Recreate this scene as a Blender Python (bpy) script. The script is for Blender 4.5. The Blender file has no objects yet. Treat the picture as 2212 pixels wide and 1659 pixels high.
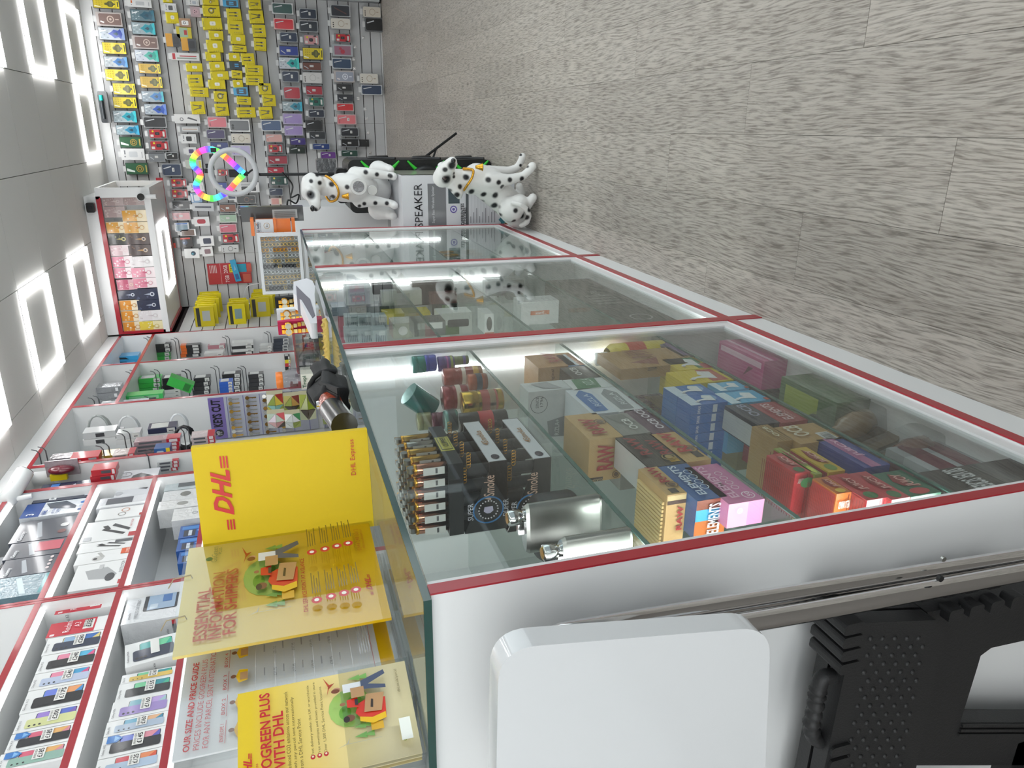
import bpy, math, random
from mathutils import Vector, Matrix
random.seed(7)
PI = math.pi
S = bpy.context.scene
COL = S.collection
# ---------------------------------------------------------------- camera
FPX = 1580.687
RT = [Vector((0.94459862, 0.31567608, -0.08990027)),   # picture-right of the upright phone
      Vector((0.01034419, -0.30239088, -0.95312788)),  # picture-down
      Vector((-0.32806469, 0.89939333, -0.28890342))]  # view direction
EYE = Vector((0, 0, 1.05))
cam_d = bpy.data.cameras.new('camera'); cam = bpy.data.objects.new('camera', cam_d); COL.objects.link(cam)
cam_d.sensor_fit = 'HORIZONTAL'; cam_d.sensor_width = 36; cam_d.lens = FPX/2212*36
cam_d.clip_start = .01; cam_d.clip_end = 60
mx = Matrix((RT[1], RT[0], -RT[2])).transposed().to_4x4(); mx.translation = EYE
cam.matrix_world = mx
S.camera = cam
# ---------------------------------------------------------------- light, exposure
S.view_settings.view_transform = 'Standard'; S.view_settings.look = 'None'
S.view_settings.gamma = 1; S.view_settings.use_curve_mapping = False
S.view_settings.exposure = -0.42
W = bpy.data.worlds.new('world'); S.world = W; W.use_nodes = True
W.node_tree.nodes['Background'].inputs[0].default_value = (.86, .92, 1, 1)
W.node_tree.nodes['Background'].inputs[1].default_value = 1.0
LED = 12.5      # strength of the ceiling light frames
STRIP = 3.0    # strength of the shelf light strips
DAY = 80.0     # watts of daylight through the shop window
def area(name, loc, size, size_y, power, rot, color=(1, 1, 1)):
    l = bpy.data.lights.new(name, 'AREA'); l.shape = 'RECTANGLE'; l.size = size; l.size_y = size_y
    l.energy = power; l.color = color
    o = bpy.data.objects.new(name, l); COL.objects.link(o); o.location = loc; o.rotation_euler = rot
    return o
area('window_daylight', (1.35, 2.6, 1.35), 5.5, 1.9, DAY, (0, math.radians(90), 0), (.93, .97, 1))
area('front_fill', (-.4, -1.25, 1.5), 2.6, 2.0, 52, (math.radians(-90), 0, 0), (.95, .98, 1))  # fill lamp added behind the camera to brighten near things, no doorway there
S.cycles.transparent_max_bounces = 24
S.cycles.max_bounces = 8
# ---------------------------------------------------------------- pixels of the photograph to points on real planes
def at(px, py, X=None, Y=None, Z=None):
    d = RT[0]*(829.5-py) + RT[1]*(px-1106) + RT[2]*FPX
    t = (X-EYE.x)/d.x if X is not None else (Y-EYE.y)/d.y if Y is not None else (Z-EYE.z)/d.z
    return EYE + d*t
def K(ox, oy, s):            # a crop of the photograph: its own pixels to photograph pixels
    return lambda x, y: (ox+x/s, oy+y/s)
# ---------------------------------------------------------------- materials
def lin(h):
    h = h.lstrip('#'); out = []
    for i in (0, 2, 4):
        c = int(h[i:i+2], 16)/255
        out.append(c/12.92 if c <= .04045 else ((c+.055)/1.055)**2.4)
    return (*out, 1)
_M = {}
def P(h, rough=.5, metal=0, coat=0, em=0, bump=0, scale=60, var=0, aniso=0):
    k = (h, rough, metal, coat, em, bump, scale, var)
    if k in _M: return _M[k]
    m = bpy.data.materials.new('paint_'+h); m.use_nodes = True
    n = m.node_tree.nodes; b = n['Principled BSDF']; L = m.node_tree.links
    b.inputs['Base Color'].default_value = lin(h); b.inputs['Roughness'].default_value = rough
    b.inputs['Metallic'].default_value = metal; b.inputs['Coat Weight'].default_value = coat
    b.inputs['Coat Roughness'].default_value = .08
    if em: b.inputs['Emission Color'].default_value = lin(h); b.inputs['Emission Strength'].default_value = em
    if bump or var:
        t = n.new('ShaderNodeTexCoord'); z = n.new('ShaderNodeTexNoise'); z.inputs['Scale'].default_value = scale
        z.inputs['Detail'].default_value = 3; L.new(t.outputs['Object'], z.inputs['Vector'])
        if bump:
            bp = n.new('ShaderNodeBump'); bp.inputs['Strength'].default_value = bump; bp.inputs['Distance'].default_value = .004
            L.new(z.outputs['Fac'], bp.inputs['Height']); L.new(bp.outputs[0], b.inputs['Normal'])
            L.new(bp.outputs[0], b.inputs['Coat Normal'])
        if var:
            mxn = n.new('ShaderNodeMix'); mxn.data_type = 'RGBA'; mxn.inputs[6].default_value = [c*(1-var) for c in lin(h)[:3]]+[1]
            mxn.inputs[7].default_value = lin(h); L.new(z.outputs['Fac'], mxn.inputs[0]); L.new(mxn.outputs[2], b.inputs['Base Color'])
    _M[k] = m
    return m
def film(h): return P(h, .3, 0, .9, 0, .9, 45)          # crinkled clear wrap over a colour
def glossy(h): return P(h, .35, 0, .6)
def matte(h): return P(h, .75)
def metal(h, r=.25): return P(h, r, 1)
def clear(name, tint, f0=.04, gloss_rough=0.0):     # thin clear sheet: straight transmission plus Schlick reflection
    m = bpy.data.materials.new(name); m.use_nodes = True; n = m.node_tree.nodes; L = m.node_tree.links; n.clear()
    o = n.new('ShaderNodeOutputMaterial'); mix = n.new('ShaderNodeMixShader'); tr = n.new('ShaderNodeBsdfTransparent'); gl = n.new('ShaderNodeBsdfGlossy')
    ge = n.new('ShaderNodeNewGeometry'); dt = n.new('ShaderNodeVectorMath'); dt.operation = 'DOT_PRODUCT'
    L.new(ge.outputs['Incoming'], dt.inputs[0]); L.new(ge.outputs['Normal'], dt.inputs[1])
    def mth(op, a, b=None):
        x = n.new('ShaderNodeMath'); x.operation = op
        for k, v in enumerate((a, b)):
            if v is None: continue
            if isinstance(v, (int, float)): x.inputs[k].default_value = v
            else: L.new(v, x.inputs[k])
        return x.outputs[0]
    c = mth('SUBTRACT', 1, mth('ABSOLUTE', dt.outputs['Value'])); p5 = mth('POWER', c, 5)
    fac = mth('ADD', f0, mth('MULTIPLY', p5, 1-f0))
    tr.inputs[0].default_value = lin(tint); gl.inputs['Roughness'].default_value = gloss_rough
    L.new(fac, mix.inputs[0]); L.new(tr.outputs[0], mix.inputs[1]); L.new(gl.outputs[0], mix.inputs[2])
    L.new(mix.outputs[0], o.inputs[0]); return m
GLASS = clear('clear_glass', 'f7faf9', .04)
ACRYL = clear('clear_acrylic', 'f8f9f9', .035)
WRAP = clear('clear_wrap', 'f1f2f2', .06, .12)
GEDGE = P('0d4038', .12, 0, .4)
GTOP = clear('tinted_glass', 'f6faf8', .04)
WHITE = P('e9eaea', .32); WHITE2 = P('dcdddc', .4); RED = P('a81226', .3, 0, .3); BLACK = P('0c0d0f', .45)
CHROME = metal('d9d9da', .06); STEEL = metal('a9aaa6', .28); GOLD = metal('d9a13c', .22); SILVER = metal('c9cbcc', .2)
# ---------------------------------------------------------------- mesh building
class G:
    def __init__(s): s.v = []; s.f = []; s.mi = []; s.sm = []; s.mats = []; s.T = Matrix()
    def add(s, vs, fs, mat, smooth=False):
        if mat not in s.mats: s.mats.append(mat)
        i = s.mats.index(mat); o = len(s.v)
        s.v += [tuple(s.T @ Vector(p)) for p in vs]
        for f in fs: s.f.append([o+k for k in f]); s.mi.append(i); s.sm.append(smooth)
        return s
    def box(s, x0, y0, z0, x1, y1, z1, mat):
        return s.add([(x0,y0,z0),(x1,y0,z0),(x1,y1,z0),(x0,y1,z0),(x0,y0,z1),(x1,y0,z1),(x1,y1,z1),(x0,y1,z1)],
                     [(0,3,2,1),(4,5,6,7),(0,1,5,4),(1,2,6,5),(2,3,7,6),(3,0,4,7)], mat)
    def prism(s, poly, y0, y1, mat, smooth=False, cap=None):     # poly of (x,z), extruded along y
        n = len(poly)
        a = sum(poly[i][0]*poly[(i+1) % n][1]-poly[(i+1) % n][0]*poly[i][1] for i in range(n))
        if a < 0: poly = poly[::-1]
        vs = [(x, y0, z) for x, z in poly]+[(x, y1, z) for x, z in poly]
        s.add(vs, [tuple(range(n))], cap or mat); s.add(vs, [tuple(range(2*n-1, n-1, -1))], mat)
        return s.add(vs, [(i, i+n, (i+1) % n+n, (i+1) % n) for i in range(n)], mat, smooth)
    def rbox(s, x0, z0, x1, z1, y0, y1, r, mat, n=5, cap=None):
        return s.prism(rr(x0, z0, x1, z1, r, n), y0, y1, mat, False, cap)
    def poly(s, pts, mat): return s.add(pts, [tuple(range(len(pts)))], mat)
    def cyl(s, p0, p1, r0, r1=None, n=16, mat=None, cap=True):
        r1 = r0 if r1 is None else r1; p0 = Vector(p0); p1 = Vector(p1); d = (p1-p0).normalized()
        u = d.orthogonal().normalized(); w = d.cross(u)
        ring = lambda p, r: [p+(u*math.cos(2*PI*i/n)+w*math.sin(2*PI*i/n))*r for i in range(n)]
        vs = ring(p0, r0)+ring(p1, r1)
        s.add(vs, [(i, (i+1) % n, (i+1) % n+n, i+n) for i in range(n)], mat, True)
        if cap: s.add(vs, [tuple(range(n-1, -1, -1)), tuple(range(n, 2*n))], mat)
        return s
    def tube(s, pts, r, n=8, mat=None, closed=False):
        pts = [Vector(p) for p in pts]; m = len(pts); vs = []; up = None
        for i, p in enumerate(pts):
            a = pts[(i-1) % m] if (closed or i > 0) else p; b = pts[(i+1) % m] if (closed or i < m-1) else p
            d = (b-a).normalized()
            if up is None: up = d.orthogonal().normalized()
            up = (up-d*up.dot(d)).normalized(); w = d.cross(up)
            rr_ = r[i] if isinstance(r, (list, tuple)) else r
            vs += [p+(up*math.cos(2*PI*k/n)+w*math.sin(2*PI*k/n))*rr_ for k in range(n)]
        fs = [(i*n+k, i*n+(k+1) % n, ((i+1) % m)*n+(k+1) % n, ((i+1) % m)*n+k) for i in range(m if closed else m-1) for k in range(n)]
        if not closed: s.add(vs, [tuple(range(n-1, -1, -1)), tuple(range((m-1)*n, m*n))], mat)
        return s.add(vs, fs, mat, True)
    def lathe(s, prof, c=(0, 0, 0), n=20, mat=None, smooth=True):
        vs = [(c[0]+r*math.cos(2*PI*k/n), c[1]+r*math.sin(2*PI*k/n), c[2]+z) for r, z in prof for k in range(n)]
        fs = [(i*n+k, i*n+(k+1) % n, (i+1)*n+(k+1) % n, (i+1)*n+k) for i in range(len(prof)-1) for k in range(n)]
        return s.add(vs, fs, mat, smooth)
    def ball(s, c, r, mat, n=12, m=8, sc=(1, 1, 1)):
        vs = [(c[0]+sc[0]*r*math.sin(PI*i/m)*math.cos(2*PI*k/n), c[1]+sc[1]*r*math.sin(PI*i/m)*math.sin(2*PI*k/n), c[2]+sc[2]*r*math.cos(PI*i/m)) for i in range(m+1) for k in range(n)]
        return s.add(vs, [(i*n+k, (i+1)*n+k, (i+1)*n+(k+1) % n, i*n+(k+1) % n) for i in range(m) for k in range(n)], mat, True)
    def mesh(s, name):
        me = bpy.data.meshes.new(name); me.from_pydata(s.v, [], s.f)
        for m in s.mats: me.materials.append(m)
        me.polygons.foreach_set('material_index', s.mi); me.polygons.foreach_set('use_smooth', s.sm); me.update()
        return me
    def obj(s, name, parent=None, loc=None, rotz=0):
        return link(name, s.mesh(name), parent, loc, rotz)
def link(name, data, parent=None, loc=None, rotz=0):
    o = bpy.data.objects.new(name, data); COL.objects.link(o)
    if parent: o.parent = parent
    if loc is not None: o.location = loc
    if rotz: o.rotation_euler = (0, 0, rotz)
    return o
def rr(x0, z0, x1, z1, r, n=5):
    out = []
    for cx, cz, a in ((x1-r, z0+r, -90), (x1-r, z1-r, 0), (x0+r, z1-r, 90), (x0+r, z0+r, 180)):
        out += [(cx+r*math.cos(math.radians(a+90*i/n)), cz+r*math.sin(math.radians(a+90*i/n))) for i in range(n+1)]
    return out
def tag(o, label=None, cat=None, group=None, kind=None):
    if label: o['label'] = label
    if cat: o['category'] = cat
    if group: o['group'] = group
    if kind: o['kind'] = kind
    return o
def empty(name, loc=(0, 0, 0), rotz=0):
    o = bpy.data.objects.new(name, None); COL.objects.link(o); o.location = loc; o.rotation_euler = (0, 0, rotz); o.empty_display_size = .05
    return o
ORD = 'zeroth first second third fourth fifth sixth seventh eighth ninth tenth eleventh twelfth thirteenth fourteenth fifteenth sixteenth seventeenth eighteenth nineteenth twentieth twenty-first twenty-second twenty-third twenty-fourth twenty-fifth'.split()
# flat print: words as text objects, sized after one depsgraph update at the end
_TX = []
_TC = {}
def words(parent, text, pos, rot, w, h, color, bold=.0, shear=0, name='lettering', rough=.4, spin=0):
    c = bpy.data.curves.new(name, 'FONT'); c.body = text; c.align_x = 'CENTER'; c.align_y = 'CENTER'; c.resolution_u = 2
    c.offset = bold; c.shear = shear; c.materials.append(P(color, rough) if isinstance(color, str) else color)
    o = link(name, c, parent); o.location = pos
    m = rot.to_matrix() if hasattr(rot, 'to_matrix') else rot
    o.rotation_euler = (m @ Matrix.Rotation(spin, 3, 'Z')).to_euler()
    _TX.append((o, w, h)); return o
FACE_ROT = {'f': Matrix.Rotation(PI/2, 3, 'X'), 'n': Matrix.Rotation(-PI/2, 3, 'Z') @ Matrix.Rotation(PI/2, 3, 'X'),
            'r': Matrix.Rotation(PI/2, 3, 'Z') @ Matrix.Rotation(PI/2, 3, 'X'), 't': Matrix.Identity(3)}
def fpt(face, u, v, w, d, h, e):   # point on a face of a box: x in -w/2..w/2, y in 0..d, z in 0..h
    if face == 'f': return (-w/2+u*w, -e, v*h)
    if face == 'n': return (-w/2-e, d-u*d, v*h)
    if face == 'r': return (w/2+e, u*d, v*h)
    return (-w/2+u*w, v*d, h+e)
def fdim(face, w, d, h): return {'f': (w, h), 'n': (d, h), 'r': (d, h), 't': (w, d)}[face]
def decal(g, face, kind, prm, color, w, d, h, i):
    e = .0004+.0003*i; fw, fh = fdim(face, w, d, h); mat = glossy(color) if isinstance(color, str) else color
    if kind == 'r':
        u0, v0, u1, v1 = prm; pts = [(u0, v0), (u1, v0), (u1, v1), (u0, v1)]
    elif kind == 'e':
        cu, cv, ru = prm[:3]; rv = prm[3] if len(prm) > 3 else ru*fw/fh; n = 16
        pts = [(cu+ru*math.cos(2*PI*k/n), cv+rv*math.sin(2*PI*k/n)) for k in range(n)]
    elif kind == 'o':      # ring
        cu, cv, ru, q = prm; rv = ru*fw/fh; n = 18
        a = [fpt(face, cu+ru*math.cos(2*PI*k/n), cv+rv*math.sin(2*PI*k/n), w, d, h, e) for k in range(n)]
        b = [fpt(face, cu+q*ru*math.cos(2*PI*k/n), cv+q*rv*math.sin(2*PI*k/n), w, d, h, e) for k in range(n)]
        g.add(a+b, [(k, (k+1) % n, (k+1) % n+n, k+n) for k in range(n)], mat); return
    elif kind == 'q':      # rounded rectangle
        u0, v0, u1, v1, r = prm; pts = [(x/fw, z/fh) for x, z in rr(u0*fw, v0*fh, u1*fw, v1*fh, r*fw, 3)]
    else: pts = prm
    g.poly([fpt(face, u, v, w, d, h, e) for u, v in pts], mat)
def pbox(name, label, cat, loc, rotz, w, d, h, body, dec=(), txt=(), group=None, tilt=0, spin=0, r=0, parent=None):
    """A printed carton: front on local -Y, base at the origin. dec: (face, kind, numbers, colour); txt: (face, words, u, v, w share, h share, colour[, spin, bold])"""
    g = G(); body = glossy(body) if isinstance(body, str) else body
    if r: g.rbox(-w/2, 0, w/2, h, 0, d, r, body)
    else: g.box(-w/2, 0, 0, w/2, d, h, body)
    for i, (face, kind, prm, color) in enumerate(dec): decal(g, face, kind, prm, color, w, d, h, i)
    o = g.obj(name, parent, loc)
    o.rotation_euler = (Matrix.Rotation(rotz, 3, 'Z') @ Matrix.Rotation(tilt, 3, 'X') @ Matrix.Rotation(spin, 3, 'Y')).to_euler()
    for t in txt:
        face, s, u, v, sw, sh, color = t[:7]; fw, fh = fdim(face, w, d, h); sp = t[7] if len(t) > 7 else 0
        words(o, s, fpt(face, u, v, w, d, h, .0045 if r else .0030), FACE_ROT[face], sw*(fh if abs(abs(sp)-PI/2) < .2 else fw), sh*(fw if abs(abs(sp)-PI/2) < .2 else fh), color, t[8] if len(t) > 8 else 0, 0, 'lettering', .4, sp)
    if label: tag(o, label, cat, group)
    return o
# ================================================================ the room
ZC = 2.36; YB = 7.15
def struct(o): o['kind'] = 'structure'; return o
def plank_mat():
    m = bpy.data.materials.new('grey_oak_vinyl'); m.use_nodes = True; n = m.node_tree.nodes; L = m.node_tree.links; b = n['Principled BSDF']
    t = n.new('ShaderNodeTexCoord'); oi = n.new('ShaderNodeObjectInfo'); ad = n.new('ShaderNodeVectorMath'); ad.operation = 'MULTIPLY_ADD'
    cb = n.new('ShaderNodeCombineXYZ'); L.new(oi.outputs['Random'], cb.inputs[0]); L.new(oi.outputs['Random'], cb.inputs[1])
    ad.inputs[1].default_value = (1, 1, 1); L.new(t.outputs['Object'], ad.inputs[0])
    sc = n.new('ShaderNodeVectorMath'); sc.operation = 'SCALE'; sc.inputs['Scale'].default_value = 37; L.new(cb.outputs[0], sc.inputs[0]); L.new(sc.outputs[0], ad.inputs[2])
    wob = n.new('ShaderNodeTexNoise'); wob.inputs['Scale'].default_value = 1; mpw = n.new('ShaderNodeMapping'); mpw.inputs['Scale'].default_value = (9, 2.2, 1)
    L.new(ad.outputs[0], mpw.inputs[0]); L.new(mpw.outputs[0], wob.inputs['Vector']); wob.inputs['Detail'].default_value = 2
    # cathedral grain: distance bands bent by slow noise
    mp = n.new('ShaderNodeMapping'); mp.inputs['Scale'].default_value = (1, .06, 1); L.new(ad.outputs[0], mp.inputs[0])
    av = n.new('ShaderNodeVectorMath'); av.operation = 'MULTIPLY_ADD'; av.inputs[1].default_value = (.055, .0, 0); L.new(wob.outputs['Color'], av.inputs[0]); L.new(mp.outputs[0], av.inputs[2])
    g1 = n.new('ShaderNodeTexNoise'); g1.inputs['Scale'].default_value = 270; g1.inputs['Detail'].default_value = 3; g1.inputs['Roughness'].default_value = .6
    L.new(av.outputs[0], g1.inputs['Vector'])
    g2 = n.new('ShaderNodeTexNoise'); g2.inputs['Scale'].default_value = 26; g2.inputs['Detail'].default_value = 4; L.new(av.outputs[0], g2.inputs['Vector'])
    r1 = n.new('ShaderNodeValToRGB'); e = r1.color_ramp.elements; e[0].position = .36; e[0].color = lin('5f5850'); e[1].position = .56; e[1].color = lin('b3aca3')
    L.new(g1.outputs['Fac'], r1.inputs[0])
    r2 = n.new('ShaderNodeValToRGB'); e = r2.color_ramp.elements; e[0].position = .3; e[0].color = lin('958d84'); e[1].position = .7; e[1].color = lin('bdb7af')
    L.new(g2.outputs['Fac'], r2.inputs[0])
    mx_ = n.new('ShaderNodeMix'); mx_.data_type = 'RGBA'; mx_.inputs[0].default_value = .3; L.new(r1.outputs[0], mx_.inputs[6]); L.new(r2.outputs[0], mx_.inputs[7])
    # knots
    kn = n.new('ShaderNodeTexVoronoi'); kn.inputs['Scale'].default_value = 1; mk = n.new('ShaderNodeMapping'); mk.inputs['Scale'].default_value = (5, 1.6, 1); L.new(ad.outputs[0], mk.inputs[0]); L.new(mk.outputs[0], kn.inputs['Vector'])
    rk = n.new('ShaderNodeValToRGB'); e = rk.color_ramp.elements; e[0].position = .015; e[0].color = (.25, .22, .2, 1); e[1].position = .05; e[1].color = (1, 1, 1, 1); L.new(kn.outputs['Distance'], rk.inputs[0])
    m2 = n.new('ShaderNodeMix'); m2.data_type = 'RGBA'; m2.blend_type = 'MULTIPLY'; m2.inputs[0].default_value = .8; L.new(mx_.outputs[2], m2.inputs[6]); L.new(rk.outputs[0], m2.inputs[7])
    hv = n.new('ShaderNodeHueSaturation'); mr = n.new('ShaderNodeMapRange'); mr.inputs[3].default_value = .9; mr.inputs[4].default_value = 1.08; L.new(oi.outputs['Random'], mr.inputs[0]); L.new(mr.outputs[0], hv.inputs['Value']); L.new(m2.outputs[2], hv.inputs['Color'])
    L.new(hv.outputs[0], b.inputs['Base Color']); b.inputs['Roughness'].default_value = .42
    bp = n.new('ShaderNodeBump'); bp.inputs['Strength'].default_value = .35; bp.inputs['Distance'].default_value = .002; L.new(g1.outputs['Fac'], bp.inputs['Height']); L.new(bp.outputs[0], b.inputs['Normal'])
    return m
OAK = plank_mat()
floor = struct(G().box(-2.0, -1.4, -.05, 1.15, 7.3, -.004, matte('6f6963')).obj('floor'))
PW, PL = .152, .92
pm = {}
for i in range(10):
    x0 = -.46+i*PW; off = (i*.37) % 1*PL
    y = -.2-off
    while y < 7.15:
        a, b_ = max(y, .35), min(y+PL, 7.15); y += PL
        if b_-a < .02: continue
        k = round(b_-a, 3)
        if k not in pm: pm[k] = G().box(0, 0, -.004, PW-.0007, k-.0007, 0, OAK).mesh('plank')
        link('plank', pm[k], floor, (x0, a, 0))
# ---- ceiling of square tiles with light frames
ceiling = struct(G().box(-2.0, -1.4, ZC+.012, 1.15, 7.3, ZC+.06, matte('8d8c8a')).obj('ceiling'))
TX, TY = .55, .5225
tile = G().box(.002, .002, 0, TX-.002, TY-.002, .012, P('e2e1dd', .8, bump=.15, scale=180)).mesh('ceiling_tile')
fr = G(); LEDM = P('ffffff', .5, em=LED)
fw_ = .045
for q in ((0, 0, TX, fw_), (0, TY-fw_, TX, TY), (0, fw_, fw_, TY-fw_), (TX-fw_, fw_, TX, TY-fw_)):
    fr.box(q[0]+.003, q[1]+.003, -.018, q[2]-.003, q[3]-.003, -.0005, LEDM)
led_mesh = fr.mesh('light_frame')
led_box = G()
for q in ((0, 0, TX, .004), (0, TY-.004, TX, TY), (0, 0, .004, TY), (TX-.004, 0, TX, TY)): led_box.box(q[0], q[1], -.003, q[2], q[3], -.0003, P('f2f2f2', .4))
led_rim = led_box.mesh('housing_rim')
nl = 0
for i in range(-1, 5):
    for j in range(-1, 16):
        x = -1.365+i*TX; y = 6.4425-j*TY
        if y < -1.3 or x+TX > 1.6: continue
        link('ceiling_tile', tile, ceiling, (x, y, ZC))
        on = (i in (0, 3) and j % 2 == 0 and not (i == 0 and j == 0)) or (i == 2 and j == 0)
        if on:
            nl += 1
            o = empty('ceiling_light', (x, y, ZC))
            row = ORD[j//2+1]
            tag(o, f"square white light frame in the {'row over the wall shelves' if i == 0 else 'row over the floor' if i == 3 else 'middle of the ceiling'}, {row} from the back wall", 'ceiling light', 'light frames in the ceiling')
            link('light_frame', led_mesh, o); link('housing_rim', led_rim, o)
# ---- walls
struct(G().box(-1.9, -1.35, 0, -1.86, 7.3, ZC, WHITE2).obj('wall_left'))
struct(G().box(-2.0, -1.4, 0, 1.15, -1.36, ZC, WHITE2).obj('wall_front'))
wb = struct(G().box(-1.9, YB+.012, 0, 1.15, YB+.06, ZC, matte('241a1c')).obj('wall_back'))
SL = P('c9cacb', .38)
GRV = P('4a1720', .4)
sm_ = {}
k = 0
while .012+.0885*k < 2.27:
    z = .012+.0885*k; k += 1
    for x0, x1 in ((-1.56, -1.09), (-1.09, .04), (.04, 1.03)):
        h = min(.0885, 2.28-z); key = (round(x1-x0, 3), round(h, 4))
        if key not in sm_: sm_[key] = G().box(.0008, 0, .0035, x1-x0-.0008, .012, h-.0035, SL).mesh('slat')
        link('slat', sm_[key], wb, (x0, YB, z))
struct(G().box(-1.56, YB-.004, 0, 1.03, YB+.012, .012, WHITE2).box(-1.56, YB-.008, 2.28, 1.03, YB+.012, ZC, WHITE).obj('trim_back'))
# side return of the slat wall behind the last shelf unit
wr = struct(G().box(-1.60, 6.16, 0, -1.572, 7.15, 1.9, matte('241a1c')).obj('wall_return'))
k = 0
while k < 21:
    G().box(0, .0, .0035, .012, .985, .085, SL).obj('slat', wr, (-1.572, 6.16, .012+.0885*k)); k += 1
# shop window along the right hand wall
w1 = struct(G().box(1.06, -1.36, 0, 1.13, 7.3, .16, WHITE2).box(1.06, -1.36, 2.25, 1.13, 7.3, ZC, WHITE2).box(1.06, 6.9, .16, 1.13, 7.3, 2.25, P('b8bcc0', .3, .7)).obj('wall_right'))
wn = struct(G().box(1.075, -1.36, .17, 1.081, 6.9, 2.25, GLASS).obj('window_1'))
ALU = P('c4c8cb', .35, .6)
wf = G()
for y in (-1.36, .3, 1.95, 3.6, 5.25, 6.86): wf.box(1.05, y, .16, 1.1, y+.05, 2.25, ALU)
wf.box(1.045, -1.36, .12, 1.1, 6.91, .18, ALU).box(1.045, -1.36, 2.2, 1.1, 6.91, 2.26, ALU)
wf.obj('window_frame', wn)
G().box(1.03, 7.06, .02, 1.06, 7.15, 2.28, ALU).obj('window_jamb', wn)
struct(G().box(1.13, -1.4, -.05, 3.2, 7.3, -.004, P('9b9894', .8)).obj('pavement'))
# ================================================================ wall shelf units along the left wall
XF, XR = -1.545, -1.83
BAYS = [(1.18, 2.51, (1.945, 1.695, 1.455, 1.2), 'nearest, full of phone boxes'), (2.51, 3.43, (1.945, 1.695, 1.455, 1.2), 'holding hair clippers and gadget boxes'),
        (3.43, 3.70, (), 'narrow, hung with blister cards'), (3.70, 4.535, (.86,), 'open, piled with cables and pouches'),
        (4.535, 5.36, (2.045, 1.0), 'blue boxes on top, green packs below'), (5.36, 6.15, (2.045, 1.0), 'in the corner, with ink cartridge packs on pegs')]
STRIPM = P('ffffff', .5, em=STRIP)
for bi, (y0, y1, shelves, desc) in enumerate(BAYS):
    u = empty('wall_shelf_unit', (0, 0, 0)); tag(u, f'white wall shelf unit edged in red, {desc}', 'shelf unit', 'red edged shelf units on the left wall')
    G().box(XR, y0, .05, XR-.015, y1, 2.28, WHITE).obj('back_panel', u)
    for ya in (y0, y1-.012):
        G().box(XR, ya, .05, XF+.002, ya+.012, 2.28, WHITE).obj('side_panel', u)
        G().box(XF+.002, ya-.001, .05, XF+.004, ya+.013, 2.28, RED).obj('edge_trim', u)
    G().box(XR, y0+.012, 2.262, XF+.002, y1-.012, 2.28, WHITE).obj('top_panel', u)
    G().box(XF+.002, y0+.013, 2.262, XF+.004, y1-.013, 2.281, RED).obj('edge_trim', u)
    for z in shelves:
        G().box(XR, y0+.012, z-.018, XF+.001, y1-.012, z, WHITE).obj('shelf', u)
        G().box(XF+.001, y0+.012, z-.019, XF+.004, y1-.012, z+.001, RED).obj('edge_trim', u)
        if bi < 2 and z > 1.25: G().box(XF-.03, y0+.02, z-.026, XF-.012, y1-.02, z-.019, STRIPM).obj('light_strip', u)
    if bi < 2: G().box(XF-.03, y0+.02, 2.252, XF-.012, y1-.02, 2.261, STRIPM).obj('light_strip', u)
    G().box(XR, y0+.001, 2.281, XF, y1-.001, ZC-.001, WHITE).obj('fascia', u)
    G().box(XR, y0+.002, 0, XF-.02, y1-.002, .05, WHITE2).obj('plinth', u)
# ================================================================ overhead cabinet on the back wall
oc = empty('overhead_cabinet'); tag(oc, 'white overhead cabinet edged in red, packed with boxed perfumes, below the ceiling', 'cabinet')
CX0, CX1, CY0, CY1, CZ0, CZ1 = -1.53, -.49, 6.14, 6.94, 1.916, 2.28
G().box(CX0, CY0+.002, CZ1+.001, CX1, CY1, ZC-.001, WHITE).obj('fascia', oc)
G().box(CX0, CY0, CZ1-.03, CX1, CY0+.02, CZ1, RED).box(CX0, CY0, CZ0+.03, CX0+.02, CY0+.02, CZ1-.03, RED).obj('edge_trim', oc)
G().box(CX0, CY0+.02, CZ1-.018, CX1, CY1, CZ1, WHITE).obj('top_panel', oc)
G().box(CX0, CY0, CZ0, CX1+.06, CY1, CZ0+.045, WHITE).obj('bottom_panel', oc)
G().box(CX0, CY1, CZ0-.002, CX1+.08, CY1+.03, CZ0+.05, RED).box(CX0-.0, CY0+.01, CZ0-.012, CX0+.025, CY1, CZ0-.001, RED).obj('edge_trim', oc)
G().box(CX0, CY0+.42, CZ0+.045, CX1, CY0+.435, CZ1-.018, WHITE).obj('back_panel', oc)
G().box(CX1-.02, CY0, CZ1-.02, CX1+.06, CY1, CZ1, WHITE).box(CX1-.01, CY0, CZ0+.045, CX1+.06, CY0+.022, CZ1-.02, WHITE).box(CX1+.02, CY1-.05, CZ0+.045, CX1+.06, CY1, CZ1-.02, WHITE).obj('side_frame', oc)
pan = G()
px0, px1, py0, py1 = -1.27, -.72, 6.3, 6.78
for q in ((px0, py0, px1, py0+.05), (px0, py1-.05, px1, py1), (px0, py0+.05, px0+.05, py1-.05), (px1-.05, py0+.05, px1, py1-.05)):
    pan.box(q[0], q[1], CZ0-.012, q[2], q[3], CZ0-.001, LEDM)
pan.obj('light_frame', oc)
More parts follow.
